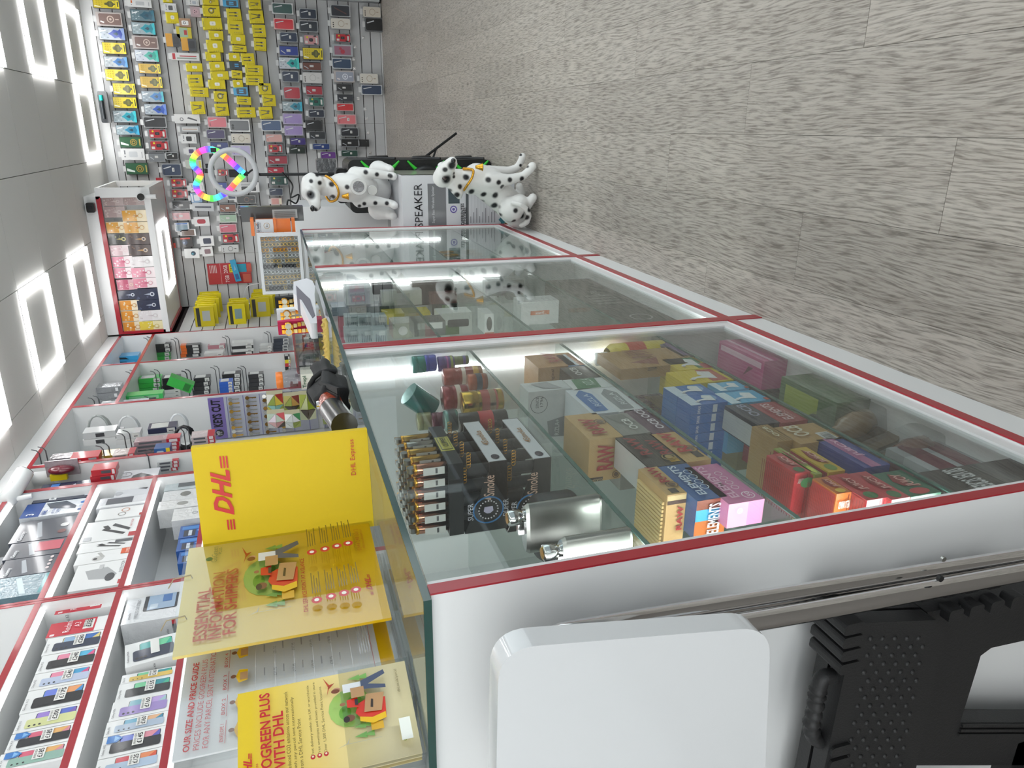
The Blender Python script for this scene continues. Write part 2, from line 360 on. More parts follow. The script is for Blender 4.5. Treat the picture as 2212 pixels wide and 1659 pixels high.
# ================================================================ glass display counters
XC, XK = -.403, -.95
ZT = .944
MODS = [(.565, 1.405, (.702, .508, .282), 'nearest, stocked with lighters and rolling papers'), (1.405, 2.315, (.74, .53, .31), 'middle, stocked with headphones and speakers'), (2.315, 3.225, (.69, .5, .31), 'farthest, stocked with jewellery and watches')]
INNER = P('d3d6d6', .35)
for y0, y1, sh, desc in MODS:
    u = empty('display_counter'); tag(u, f'white glass fronted display counter edged in red, the {desc}', 'counter', 'glass display counters in a row')
    for ya in (y0, y1-.014):
        G().box(XK, ya, 0, XC-.001, ya+.014, ZT, WHITE).obj('side_panel', u)
        G().box(XC-.001, ya-.0005, .0, XC+.001, ya+.0145, ZT+.001, RED).obj('edge_trim', u)
    G().box(XK+.001, y0+.014, .07, XK+.012, y1-.014, ZT, INNER).obj('back_panel', u)
    G().box(XK+.012, y0+.014, .075, XC-.002, y1-.014, .092, WHITE).obj('base_panel', u)
    G().box(XC-.02, y0+.014, 0, XC-.0015, y1-.014, .07, WHITE).obj('plinth', u)
    G().box(XC-.002, y0+.014, .07, XC+.0008, y1-.014, .09, RED).obj('edge_trim', u)
    f = G(); t = .026
    f.box(XC-.016, y0+.014, .09, XC-.004, y1-.014, .09+t, WHITE).box(XC-.016, y1-.014-t, .09+t, XC-.004, y1-.014, ZT-.001, WHITE).box(XC-.016, y0+.014, .09+t, XC-.004, y0+.014+.012, ZT-.001, WHITE)
    f.obj('glazing_frame', u)
    G().box(XC-.0115, y0+.027, .09+t, XC-.0075, y1-.014-t, ZT-.002, GLASS).obj('front_glass', u)
    for z in sh:
        g = G().box(XK+.013, y0+.0145, z-.006, XC-.018, y1-.0145, z, GTOP); g.box(XC-.018, y0+.0145, z-.006, XC-.0165, y1-.0145, z, P('2f5f55', .15, 0, .3)); g.obj('glass_shelf', u)
    G().box(XC-.062, y1-.024, .36, XC-.05, y1-.015, ZT-.012, P('ffffff', .5, em=9)).obj('light_strip', u)
    G().box(XC-.062, y0+.0155, .12, XC-.05, y0+.0245, ZT-.012, P('fffffe', .5, em=36)).obj('light_strip', u)  # added strip hidden by the near panel, brightens the goods' near faces
ct = G().box(XK-.02, .56, ZT+.001, XC-.003, 3.235, ZT+.0088, GTOP)
ct.box(XC-.003, .56, ZT+.001, XC-.001, 3.235, ZT+.0088, GEDGE).box(XK-.02, .558, ZT+.001, XC-.001, .56, ZT+.0088, GEDGE)
tag(ct.obj('counter_top'), 'long clear glass counter top with a dark green polished edge', 'counter top')
ZG = ZT+.009
# ================================================================ leaflets and boards on the counter, chair and stool in front
def grad(name, c0, c1, z0, z1, rough=.35):
    m = bpy.data.materials.new(name); m.use_nodes = True; n = m.node_tree.nodes; L = m.node_tree.links; b = n['Principled BSDF']
    t = n.new('ShaderNodeTexCoord'); s = n.new('ShaderNodeSeparateXYZ'); r = n.new('ShaderNodeMapRange'); mx_ = n.new('ShaderNodeMix'); mx_.data_type = 'RGBA'
    r.inputs[1].default_value = z0; r.inputs[2].default_value = z1; mx_.inputs[6].default_value = lin(c0); mx_.inputs[7].default_value = lin(c1)
    L.new(t.outputs['Object'], s.inputs[0]); L.new(s.outputs[2], r.inputs[0]); L.new(r.outputs[0], mx_.inputs[0]); L.new(mx_.outputs[2], b.inputs['Base Color'])
    b.inputs['Roughness'].default_value = rough; b.inputs['Coat Weight'].default_value = .5; b.inputs['Coat Roughness'].default_value = .05; return m
def couriers(u0, v0, su, sv):   # the printed scene of couriers with parcels: plain figures, globe, trees
    D = []
    R = lambda a, b, c, d, col: D.append(('f', 'r', (u0+a*su, v0+b*sv, u0+c*su, v0+d*sv), col))
    E_ = lambda a, b, r, q, col: D.append(('f', 'e', (u0+a*su, v0+b*sv, r*su, q*sv), col))
    Q = lambda pts, col: D.append(('f', 'p', [(u0+a*su, v0+b*sv) for a, b in pts], col))
    E_(.52, .62, .26, .36, 'a9cf6a'); E_(.46, .72, .09, .10, '6fae3e'); E_(.6, .55, .07, .12, '6fae3e')
    for a in (.08, .2, .86): Q([(a, .42), (a+.04, .62), (a+.08, .42)], '7fb65a'); Q([(a, .3), (a+.04, .5), (a+.08, .3)], '7fb65a')
    Q([(.72, .98), (.86, .92), (.98, 1.02), (.84, .95)], 'c2451f'); Q([(.8, .95), (.88, .84), (.86, .95)], 'a83a1a')
    R(.14, .14, .24, .34, 'd9a826'); R(.03, .2, .034, .75, 'b9b9b0'); Q([(.03, .75), (.0, .9), (.04, .74)], 'b9b9b0'); Q([(.03, .75), (.1, .7), (.03, .73)], 'b9b9b0')
    # courier with parcel in front
    Q([(.26, .08), (.30, .46), (.40, .56), (.52, .5), (.58, .3), (.54, .05)], 'd3301c'); Q([(.26, .08), (.22, .3), (.28, .5), (.34, .5), (.30, .3), (.34, .08)], 'e8b90e')
    E_(.345, .66, .045, .085, '7a4a33'); E_(.335, .71, .042, .05, '2b1d18')
    Q([(.36, .14), (.38, .42), (.62, .36), (.6, .06)], 'b98e62'); Q([(.42, .27), (.43, .31), (.54, .285), (.53, .25)], '3c2b20')
    # second courier
    Q([(.46, .5), (.48, .68), (.58, .68), (.6, .5)], 'd3301c'); E_(.535, .75, .022, .045, 'a06a4b'); R(.49, .5, .57, .55, '2c2430')
    # customer in white walking
    Q([(.68, .42), (.68, .72), (.8, .72), (.8, .42)], 'e7e9ee'); E_(.745, .82, .03, .06, 'c58f72'); E_(.725, .84, .03, .07, '7b3f22')
    Q([(.68, .42), (.64, .02), (.69, .02), (.74, .3), (.84, .0), (.9, .02), (.8, .42)], '46506b'); R(.58, .38, .72, .6, 'b98e62')
    return D
def lines(face, u0, u1, v, n, dv, col, th=.004): return [(face, 'r', (u0, v-i*dv, u1-(i % 3)*.03, v-i*dv+th), col) for i in range(n)]
DR = 'cf1f2e'
def dhl_logo(o, u, v, sw, sh, w, h, col='d8302f'):
    words(o, 'DHL', fpt('f', u, v, w, .002, h, .002), FACE_ROT['f'], sw*w*.62, sh*h, col, .03, .45, 'logo')
    g = G()
    for i in range(3):
        zz = (v-.42*sh+i*sh*.16)*h
        for a, b in ((-.5, -.36), (.34, .5)): g.poly([((u+a*sw)*w-w/2+i*.002*w, -.001, zz), ((u+b*sw)*w-w/2+i*.002*w, -.001, zz), ((u+b*sw)*w-w/2+i*.002*w+.003*w, -.001, zz+sh*h*.09), ((u+a*sw)*w-w/2+i*.002*w+.003*w, -.001, zz+sh*h*.09)], P(col, .4))
    g.obj('logo_stripes', o)
# yellow board
a = at(440, 1190, Z=1.182); b = at(412, 968, Z=1.182); ang = math.atan2(b.y-a.y, b.x-a.x); w = (b-a).length; c = (a+b)/2
o = pbox('courier_board', 'plain yellow courier board with red logo, upright on the glass counter', 'sign', (c.x, c.y, ZG), ang, w, .012, 1.182-ZG, P('e9c800', .55),
         txt=[('f', 'DHL Express', .74, .1, .36, .038, DR)])
dhl_logo(o, .53, .855, .72, .105, w, 1.182-ZG)
# laminated sheet of shipping information
a = at(372, 1420, Z=1.2); b = at(408, 1185, Z=1.2); ang = math.atan2(b.y-a.y, b.x-a.x); w = (b-a).length; c = (a+b)/2; h = .24
ic = []
for k, (u, vs) in enumerate(((.27, (.345, .275, .21, .15)), (.70, (.345, .275, .21, .15)))):
    for v in vs:
        ic.append(('f', 'e', (u-.06, v, .03), DR)); ic.append(('f', 'e', (u-.06, v, .014), 'fff6f0')); ic += lines('f', u, u+.2, v+.014, 4, .0125, '7b6420', .005)
o = pbox('information_sheet', 'laminated yellow information sheet for shippers tied with string, red headline', 'sign', (c.x, c.y, 1.2-h), ang, w, .004, h, grad('print_yellow', 'f3c000', 'f2dd84', .05, .24),
         dec=[('f', 'e', (.845, .885, .02), '2d7a4a')]+couriers(.2, .41, .72, .3)+ic,
         txt=[('f', 'ESSENTIAL', .30, .885, .46, .062, DR, 0, .02), ('f', 'INFORMATION', .37, .82, .6, .062, DR, 0, .02), ('f', 'FOR SHIPPERS', .385, .755, .6, .062, DR, 0, .02),
              ('f', 'GoGreen', .87, .855, .17, .03, '2d6a48'), ('f', 'PLUS', .9, .828, .07, .016, '2d6a48'), ('f', 'DHL SERVICE POINT AT A GLANCE', .42, .40, .52, .022, DR, 0, .01),
              ('f', 'CUSTOMER HELPLINE', .78, .105, .2, .013, '6b3a10'), ('f', '0344 248 0012', .80, .085, .25, .024, DR), ('f', 'dhl.co.uk/parcel', .80, .06, .22, .02, DR)])
dhl_logo(o, .32, .075, .2, .03, w, h); g = G()
for u in (.28, .66): g.tube([((u-.5)*w, .006, h-.012), ((u-.5)*w+.004, -.004, h-.008), ((u-.5)*w+.002, -.003, h+.012), ((u-.5)*w-.006, .004, h+.018)], .0008, 5, matte('b8a98c'))
g.obj('string', o)
G().box(-w/2-.004, -.0035, -.004, w/2+.004, -.003, h+.003, ACRYL).obj('laminate', o)
# price guide behind it, in a clear stand
a = at(365, 1640, Z=1.195); ang = math.radians(89); w = .262; h = 1.195-ZG-.012
c = a+Vector((math.cos(ang), math.sin(ang), 0))*w/2
dec = [('f', 'r', (0, 0, 1, .07), 'f0b90e'), ('f', 'e', (.8, .04, .012), '2d6a48')]+[('f', 'r', (.03, .1, .97, .102), DR)]
dec += [('f', 'r', (.03+.14*i, .79, .15+.14*i, .792), DR) for i in range(6)]
for i in range(6):
    u = .08+.14*i
    dec += [('f', 'p', [(u-.03, .70), (u-.04, .74), (u, .755), (u+.04, .74), (u+.035, .70)], 'e8b90e'), ('f', 'r', (u-.025, .70, u+.02, .735), ['b98e62', 'c2451f'][i % 3 == 1] if i else 'e8b90e'), ('f', 'e', (u, .765, .011), '7a4a33')]
    dec += [('f', 'r', (u-.03, .62-.09*k, u+.02, .626-.09*k), '8d8d90') for k in range(5)]
dec += [('f', 'r', (.03, .66-.09*k, .97, .6615-.09*k), 'c9c9cc') for k in range(6)]+lines('f', .3, .9, .165, 5, .012, '9a9a9e', .004)
st = empty('price_guide_stand', (c.x, c.y, ZG), ang); tag(st, 'clear upright stand holding a white price guide with red heading, behind the information sheet', 'sign stand')
sh = pbox('price_sheet', None, None, (0, .004, .010), 0, w, .002, h, P('ededf0', .4), dec,
     [('f', 'OUR SIZE AND PRICE GUIDE', .27, .945, .5, .028, DR, 0, .02), ('f', 'PRICES INCLUDE GOGREEN PLUS', .275, .905, .51, .025, 'd0646c'), ('f', 'FOR ANY PARCEL SENT INTERNATIONALLY', .345, .868, .65, .025, 'd0646c')]
     + [('f', t, .08+.14*i, .805, .09, .016, DR) for i, t in enumerate(('ENVELOPE 1', 'BOX 2', 'BOX 3', 'BOX 4', 'BOX 5', 'BOX 6'))]
     + [('f', t, .09+.14*i, .575-.09*k, .05, .014, '77777c') for i in range(5) for k, t in enumerate(('£31.95', '£47.95', '£59.95', '£78.95'))], parent=st)
G().box(-w/2-.006, -.001, .004, w/2+.006, .0015, h+.012, ACRYL).box(-w/2-.006, .008, .004, w/2+.006, .0105, h+.012, ACRYL).obj('clear_panel', st)
G().box(-w/2-.006, -.02, 0, w/2+.006, .04, .004, ACRYL).obj('base', st)
# leaflet dispenser nearest the camera
b = at(510, 1500, Z=1.132); ang = math.radians(72); w = .104; h = 1.132-ZG-.006
c = b-Vector((math.cos(ang), math.sin(ang), 0))*w/2
ld = empty('leaflet_dispenser', (c.x, c.y, ZG), ang); tag(ld, 'clear plastic pocket on the counter corner holding a stack of leaflets', 'leaflet holder')
g = G().box(-w/2-.003, .018, .002, w/2+.003, .0195, h*.86, ACRYL).box(-w/2-.003, -.002, .002, w/2+.003, -.0008, h*.44, ACRYL)
g.box(-w/2-.003, -.002, .001, -w/2-.0015, .0195, h*.44, ACRYL).box(w/2+.0015, -.002, .001, w/2+.003, .0195, h*.44, ACRYL).box(-w/2-.003, -.012, 0, w/2+.003, .05, .002, ACRYL); g.obj('pocket', ld)
lf = None
for k in range(7):
    nm = 'leaflet'
    if k == 0:
        o = pbox(nm, 'front yellow leaflet headed GOGREEN PLUS WITH DHL in a clear pocket', 'leaflet', (c.x, c.y, ZG+.0045), ang, w, .0012, h, grad('print_cream', 'f3e2b4', 'f7d412', .03, .16),
                 couriers(.2, .14, .78, .36)+[('f', 'r', (.12, .04, .34, .105), 'eef0ea'), ('f', 'r', (.2, .11, .92, .1105), 'e9d9b0')]+[('f', 'e', (.15, .60-.036*k2, .022), DR) for k2 in range(3)]
                 + [('f', 'e', (.15, .60-.036*k2, .01), 'fff0d0') for k2 in range(3)],
                 [('f', 'GOGREEN PLUS', .51, .845, .84, .06, DR, 0, .02), ('f', 'WITH DHL', .40, .775, .62, .06, DR, 0, .02), ('f', 'Reduced CO2 emissions across our network', .50, .727, .8, .021, '5c4a10'),
                  ('f', 'with any parcel sent internationally', .46, .695, .74, .021, '5c4a10'), ('f', 'from a DHL Service Point', .34, .663, .5, .021, '5c4a10'),
                  ('f', 'Fast delivery within the UK or worldwide', .56, .6, .72, .018, '5c4a10'), ('f', 'Free envelopes and boxes provided in store', .57, .564, .74, .018, '5c4a10'), ('f', 'Over 1,300 DHL Service Point locations', .54, .528, .68, .018, '5c4a10'),
                  ('f', 'dhl.co.uk/parcel', .78, .07, .26, .022, '6b5a30'), ('f', 'GOGREEN', .23, .082, .18, .02, '7f9a20', 0, .02), ('f', 'PLUS', .19, .057, .08, .014, '2d6a48'), ('f', 'Express', .17, .9, .14, .022, DR)])
        dhl_logo(o, .2, .945, .32, .045, w, h)
    else:
        o = G().box(-w/2+.001*(k % 3), 0, 0, w/2, .0012, h-.004*(k % 2), P('efe2b0' if k % 2 else 'e9d48a', .45)).obj(nm, None, Vector((c.x, c.y, ZG+.0045))+Vector((-math.sin(ang), math.cos(ang), 0))*.0022*k, ang)
        tag(o, f'{ORD[k+1]} leaflet from the front in the clear pocket stack', 'leaflet', 'spare leaflets in the clear pocket')
# ---------------------------------------------------------------- white folding chair leaning on the counter end
YC = .462
q = lambda px, py, y=YC: at(px, py, Y=y)
br_ = q(1652, 1345)
fc = empty('folding_chair', (br_.x, YC, 0)); tag(fc, 'folded white chair with bent chrome tubes leaning against the white counter end', 'chair')
cs = [q(*p) for p in ((1071, 1388), (1654, 1342), (1637, 1780), (1064, 1780))]; cs = [Vector((v.x-br_.x, v.z)) for v in cs]; pl = []
for i_ in range(4):
    p0, p1, p2 = cs[i_-1], cs[i_], cs[(i_+1) % 4]; r_ = .034 if i_ in (0, 1) else .03
    a_ = p1+(p0-p1).normalized()*r_; b_ = p1+(p2-p1).normalized()*r_
    for k in range(9): t = k/8; pl.append(tuple((1-t)**2*a_+2*t*(1-t)*p1+t*t*b_))
p = G().prism(pl, -.008, .016, P('e2e4e6', .1, 0, .6)).obj('backrest', fc)
bv = p.modifiers.new('edge', 'BEVEL'); bv.width = .009; bv.segments = 4; bv.limit_method = 'ANGLE'
for f_ in p.data.polygons: f_.use_smooth = True
def tubepath(pxs, y): return [at(a_, b_, Y=y)-Vector((br_.x, YC, 0)) for a_, b_ in pxs]
def smooth_path(pts, n=5):
    out = []
    for i in range(len(pts)-1):
        p0 = pts[max(i-1, 0)]; p1 = pts[i]; p2 = pts[i+1]; p3 = pts[min(i+2, len(pts)-1)]
        for k in range(n):
            t = k/n; out.append(.5*((2*p1)+(p2-p0)*t+(2*p0-5*p1+4*p2-p3)*t*t+(3*p1-p0-3*p2+p3)*t**3))
    return out+[pts[-1]]
for y, pxs in ((.522, [(2212, 1202), (1660, 1292), (1300, 1352), (1190, 1376), (1135, 1420), (1120, 1500), (1118, 1659)]), (.496, [(2212, 1236), (1660, 1337), (1330, 1388), (1230, 1410), (1170, 1450), (1160, 1530), (1158, 1659)])):
    pts = smooth_path([Vector(v) for v in tubepath(pxs, y)], 6); d = (pts[0]-pts[6]).normalized(); t = pts[0].z/-d.z; pts = [pts[0]+d*t]+pts
    last = pts[-1]; pts += [last+Vector((-.12, 0, 0)), last+Vector((-.2, 0, -.02)), last+Vector((-.235, 0, -.07)), Vector((last.x-.24, last.y, .0))]
    G().tube(pts, .0098, 14, CHROME).obj('frame_tube', fc)
s1 = at(2035, 1206, Y=.512)-Vector((br_.x, YC, 0)); s2 = at(2035, 1252, Y=.486)-Vector((br_.x, YC, 0))
G().cyl(s1, s1+Vector((0, -.003, 0)), .003, .003, 12, STEEL).obj('screw', fc); G().cyl(s2+Vector((0, .004, 0)), s2+Vector((0, .0005, 0)), .004, .0035, 8, BLACK).obj('rivet', fc)
# ---------------------------------------------------------------- black folded step stool
YS = .515; DKP = P('1f1f20', .5, bump=.12, scale=400)
q2 = lambda px, py: (lambda v: (v.x+.6, v.z))(at(px, py, Y=YS))
ss = empty('step_stool', (-.6, YS, 0)); tag(ss, 'black plastic folding step stool with ribbed grip handle, folded flat against the counter end', 'step stool')
top = [q2(*p) for p in ((1818, 1322), (1992, 1316), (2010, 1342), (1918, 1790), (1722, 1790))]
g = G().prism(top, -.02, .0, DKP); o = g.obj('top_half', ss); bv = o.modifiers.new('e', 'BEVEL'); bv.width = .004; bv.segments = 2
o = G().prism(top, .004, .022, DKP).obj('top_half', ss)
g = G()
for i in range(24):
    for j in range(5):
        s = (i+.5)/24; u = .26+.13*j+(.05 if i % 2 else -.01)
        ax, az = q2(1800+14*0-80*s, 1345+430*s); bx, bz = q2(1998-75*s, 1345+430*s)
        x = ax+(bx-ax)*u; z = az+(bz-az)*u; r = .0032
        g.lathe([(r, 0), (r*.85, .0012), (r*.4, .002), (.0001, .0022)], (x, z, .0), 8, DKP)
o = g.obj('grip_dimples', ss, (0, -.0202, 0)); o.rotation_euler = (PI/2, 0, 0); tag(o, None, None, None, 'stuff')
for i in range(4):
    for y0 in (1345, 1605):
        a_ = q2(1800-3*i-(25 if y0 > 1500 else 0), y0+i*28-16); g = G().rbox(a_[0]-.008, a_[1]-.020, a_[0]+.0055, a_[1]+.006, -.024, .024, .004, DKP, 3); g.obj('hinge_knuckle', ss)
# handle loop
hp = [q2(*p) for p in ((1800, 1452), (1770, 1455), (1760, 1478), (1756, 1500), (1751, 1530), (1745, 1558), (1749, 1582), (1765, 1592), (1790, 1592))]
hp = smooth_path([Vector((x, -.006, z)) for x, z in hp], 5)
G().tube(hp, [.0085+(.0016*math.sin(k*1.9) if 10 < k < 28 else 0) for k in range(len(hp))], 12, DKP).obj('handle', ss)
# leg panel with its window
L_ = lambda pts: [q2(*p) for p in pts]
g = G()
g.prism(L_([(1996, 1318), (2240, 1272), (2320, 1258), (2320, 1345), (2212, 1378), (2135, 1395), (2112, 1412), (2104, 1440), (2068, 1556), (1962, 1556), (2010, 1344)]), -.004, .02, DKP)
g.prism(L_([(1962, 1556), (2340, 1556), (2340, 1648), (1944, 1648)]), -.004, .02, DKP)
g.obj('leg_panel', ss)
g = G()
for k in range(3): g.prism(L_([(2070-k*4, 1557+k*10), (2340, 1557+k*10), (2340, 1563+k*10), (2070-k*4, 1563+k*10)]), -.007, -.004, DKP)
g.obj('rib', ss)
for k in range(5):
    x, z = q2(2000-13.5*k-4, 1385+56*k); G().rbox(x-.009, z-.006, x+.009, z+.006, -.014, -.003, .003, P('2b2b2c', .35), 3).obj('hinge_pin', ss)
for k in range(4):
    x, z = q2(2040+44*k, 1312-9*k); G().rbox(x-.008, z-.010, x+.008, z+.010, -.016, .0, .004, DKP, 3).obj('rail_block', ss)
    x, z = q2(2010+48*k, 1290-9*k); G().rbox(x-.007, z-.011, x+.007, z+.011, .002, .016, .004, DKP, 3).obj('rail_block', ss)
zb = q2(2320, 1300)[1]
g = G()
for x0, x1 in ((q2(2320, 1345)[0], q2(2320, 1258)[0]), (q2(2340, 1648)[0], q2(2340, 1556)[0])): g.box(x0, -.004, 0, x1, .02, zb+.03, DKP)
g.box(q2(2340, 1640)[0], -.004, .0, q2(2320, 1260)[0], .02, .03, DKP); g.obj('leg', ss)
# ================================================================ goods hung on the slat wall
c2 = K(200, 0, 4.148); c3 = K(540, 0, 4.61); c4 = K(180, 360, 4.148); c5 = K(380, 440, 5.53)
EMB = [(.42, .14), (.58, .14), (.58, .20), (.82, .27), (.82, .40), (.66, .46), (.60, .56), (.40, .56), (.34, .46), (.18, .40), (.18, .27), (.42, .20)]
FAN = [(.5, .08), (.9, .16), (.74, .24), (.82, .4), (.64, .5), (.5, .62), (.36, .5), (.18, .4), (.26, .24), (.1, .16)]
def st_yellow(c='d9c326', hole='15160f'):
    D = [('f', 'r', (.04, .02, .96, .98), c)]
    D += [('f', 'e', (.2+.2*i, .66+.1*j, .05), 'b89f1c') for i in range(4) for j in range(3)]
    D += [('f', 'p', [(.5+(u-.5)*1.12, .30+(v-.33)*1.1) for u, v in EMB], 'f2e21a'), ('f', 'p', EMB, '55541c'), ('f', 'r', (.3, .28, .7, .38), '6f6d2a'), ('f', 'r', (.04, .0, .96, .11), 'f5e000'), ('f', 'r', (.2, .03, .8, .075), '3a3a14'), ('f', 'p', [(.1, .72), (.2, .72), (.3, .95), (.2, .95)], 'f6f3cf')]  # last pale slanted shape is glare painted onto the sleeve
    return '23241f', D
def st_teal(a='9fb0b6', b='1791a3', c='37c3cf'):
    D = [('f', 'r', (.04, .02, .96, .98), a)]
    D += [('f', 'p', [(.2+.2*i, .62+.12*j), (.25+.2*i, .66+.12*j), (.2+.2*i, .70+.12*j), (.15+.2*i, .66+.12*j)], 'c9d6dc' if (i+j) % 2 else '7e8f99') for i in range(4) for j in range(3)]
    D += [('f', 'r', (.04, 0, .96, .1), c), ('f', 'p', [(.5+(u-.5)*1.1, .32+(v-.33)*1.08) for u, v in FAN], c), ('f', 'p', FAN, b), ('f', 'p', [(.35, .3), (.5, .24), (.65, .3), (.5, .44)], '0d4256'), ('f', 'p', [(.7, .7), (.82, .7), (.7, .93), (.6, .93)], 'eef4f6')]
    return '1c2428', D
def st_green():
    D = [('f', 'r', (.05, .02, .95, .98), '245c3a'), ('f', 'e', (.5, .36, .3), 'b59b3f'), ('f', 'o', (.5, .36, .24, .7), '2c4a2c'), ('f', 'e', (.5, .36, .1), '2c4a2c'), ('f', 'r', (.2, .05, .8, .1), 'c8b25a'), ('f', 'p', [(.2, .6), (.32, .6), (.55, .95), (.3, .95)], 'dfe9e2')]
    return '123022', D
def st_ring(bg='7d655f', ring='cdb9ac'):
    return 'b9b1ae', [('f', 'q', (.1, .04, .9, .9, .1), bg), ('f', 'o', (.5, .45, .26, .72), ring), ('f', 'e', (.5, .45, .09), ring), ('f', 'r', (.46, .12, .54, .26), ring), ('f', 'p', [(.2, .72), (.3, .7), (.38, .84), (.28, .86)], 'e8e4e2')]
def st_magsafe(bg='e6e2da', ring='b7a68f'):
    return 'a7a8a8', [('f', 'q', (.05, .03, .95, .97, .14), bg), ('f', 'o', (.5, .47, .3, .84), ring), ('f', 'r', (.46, .14, .54, .26), ring)]+[('f', 'e', (.2+.18*i, .86, .055), '3d352d') for i in range(3)]
def st_plain(c, lab=True, bg='8f9294'):
    D = [('f', 'q', (.08, .05, .92, .95, .12), c)]+[('f', 'e', (.2+.11*i, .86, .035), '26282b') for i in range(3)]
    if lab: D += [('f', 'r', (.36, .36, .66, .47), 'dcdcd8'), ('f', 'r', (.42, .40, .6, .42), '77777a')]
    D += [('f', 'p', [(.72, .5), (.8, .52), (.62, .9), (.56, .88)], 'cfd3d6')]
    return film(bg), D
def st_rugged(c, k='1c1d20'):
    return film('77797c'), [('f', 'q', (.08, .05, .92, .9, .1), c), ('f', 'q', (.34, .38, .66, .62, .1), k), ('f', 'e', (.5, .5, .1), '3b3c40'), ('f', 'r', (.16, .70, .4, .86), 'd8d4d0'), ('f', 'r', (.2, .12, .72, .22), 'd9d9d6'), ('f', 'e', (.74, .72, .1), 'd6c81e'), ('f', 'p', [(.08, .3), (.2, .36), (.2, .2), (.08, .16)], k), ('f', 'p', [(.92, .3), (.8, .36), (.8, .2), (.92, .16)], k)]
def st_flip(c, bg='7f8285'):
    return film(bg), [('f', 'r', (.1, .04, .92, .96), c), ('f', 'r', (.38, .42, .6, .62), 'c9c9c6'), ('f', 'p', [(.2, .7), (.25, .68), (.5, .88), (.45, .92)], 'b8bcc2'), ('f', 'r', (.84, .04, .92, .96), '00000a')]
def st_cable(v=0):
    D = [('f', 'r', (0, .9, 1, 1), 'f0e020')]
    if v == 0: D += [('f', 'r', (.36+.26*i, .42, .42+.26*i, .84), '2b2a20') for i in (0, 1)]+[('f', 'r', (.33+.26*i, .3, .45+.26*i, .46), '1c1c18') for i in (0, 1)]+[('f', 'r', (.355+.26*i, .22, .425+.26*i, .3), 'c9c7c0') for i in (0, 1)]
    elif v == 1: D += [('f', 'o', (.55, .5, .28, .72), '23231d'), ('f', 'r', (.7, .2, .78, .55), '23231d'), ('f', 'e', (.55, .5, .1), 'd0cfc4')]
    elif v == 2: D += [('f', 'q', (.35, .32, .7, .62, .1), 'e9e7da'), ('f', 'e', (.52, .47, .08), 'cfcdbf')]
    else: D += [('f', 'p', [(.3, .85), (.36, .85), (.5, .4), (.44, .4)], '25251f'), ('f', 'p', [(.7, .85), (.76, .85), (.66, .35), (.6, .35)], '25251f'), ('f', 'r', (.42, .25, .53, .42), '1c1c18'), ('f', 'r', (.58, .2, .69, .37), '1c1c18')]
    D += [('f', 'e', (.1, .16+.14*i, .045), 'b9a90e') for i in range(4)]
    return P('ddc900', .45), D
def st_white(pic='30343a', acc='b94a2c'):
    return P('dfe0e0', .4), [('f', 'q', (.25, .3, .75, .66, .1), pic), ('f', 'e', (.3, .84, .07), '8d8f92'), ('f', 'r', (.5, .8, .85, .86), acc), ('f', 'r', (.2, .1, .7, .13), 'a5a7aa')]
_rows = {}
def hung(kf, box, style, desc, row, name='phone_case_pack', cat='phone case', group=None, dy=0, spin=0, txt=(), d=.045):
    (x0, y0), (x1, y1) = kf(box[0], box[1]), kf(box[2], box[3])
    Y = YB-.065-dy; cx, cy = (x0+x1)/2, (y0+y1)/2
    p = at(cx, cy, Y=Y); w = abs(at(cx, y0, Y=Y).x-at(cx, y1, Y=Y).x)*.97; h = abs(at(x0, cy, Y=Y).z-at(x1, cy, Y=Y).z)*.97
    n = _rows[row] = _rows.get(row, 0)+1
    body, D = style
    o = pbox(name, f"{desc}, {ORD[n]} from photo's upper edge, {row}", cat, (p.x, Y, p.z-h/2), 0, w, d, h, body, D, txt, group or 'goods hung on the slat wall', spin=spin)
    # euro-slot hanger above
    G().box(-.022, .004, h, .022, .006, h+.022, P('d9dada', .4)).obj('hang_tab', o)
    return o
YC_, TC_ = 'yellow clear phone case', 'teal emblem phone case'
R1 = 'row nearest the ceiling'
for box, stl, ds in [((0, -5, 240, 76), st_yellow(), YC_), ((30, 108, 265, 236), st_ring(), 'brown ring phone case'), ((50, 244, 290, 362), st_teal('b9c2cc', '2f4aa8', '8ea5d8'), 'silver blue phone case'),
    ((85, 378, 300, 487), st_yellow(), YC_), ((100, 503, 315, 607), st_teal('a9b0b4', '1a66a8', '5fa3dc'), 'blue emblem phone case'), ((110, 618, 325, 727), st_yellow(), YC_), ((180, 743, 387, 852), st_yellow(), YC_), ((180, 868, 396, 972), st_yellow(), YC_),
    ((180, 988, 396, 1102), st_teal(), TC_), ((207, 1118, 420, 1212), st_teal('9fb0b6', '1b7fa5', '43b5dd'), TC_), ((240, 1224, 440, 1327), st_green(), 'green phone case with gold crest'), ((252, 1330, 470, 1436), st_white('c8cccf', '8a8c90'), 'white boxed phone holder'), ((296, 1458, 500, 1566), st_green(), 'green phone case with gold crest')]: hung(c2, box, stl, ds, R1, group='cases in the top row')
R2 = 'second row below ceiling'
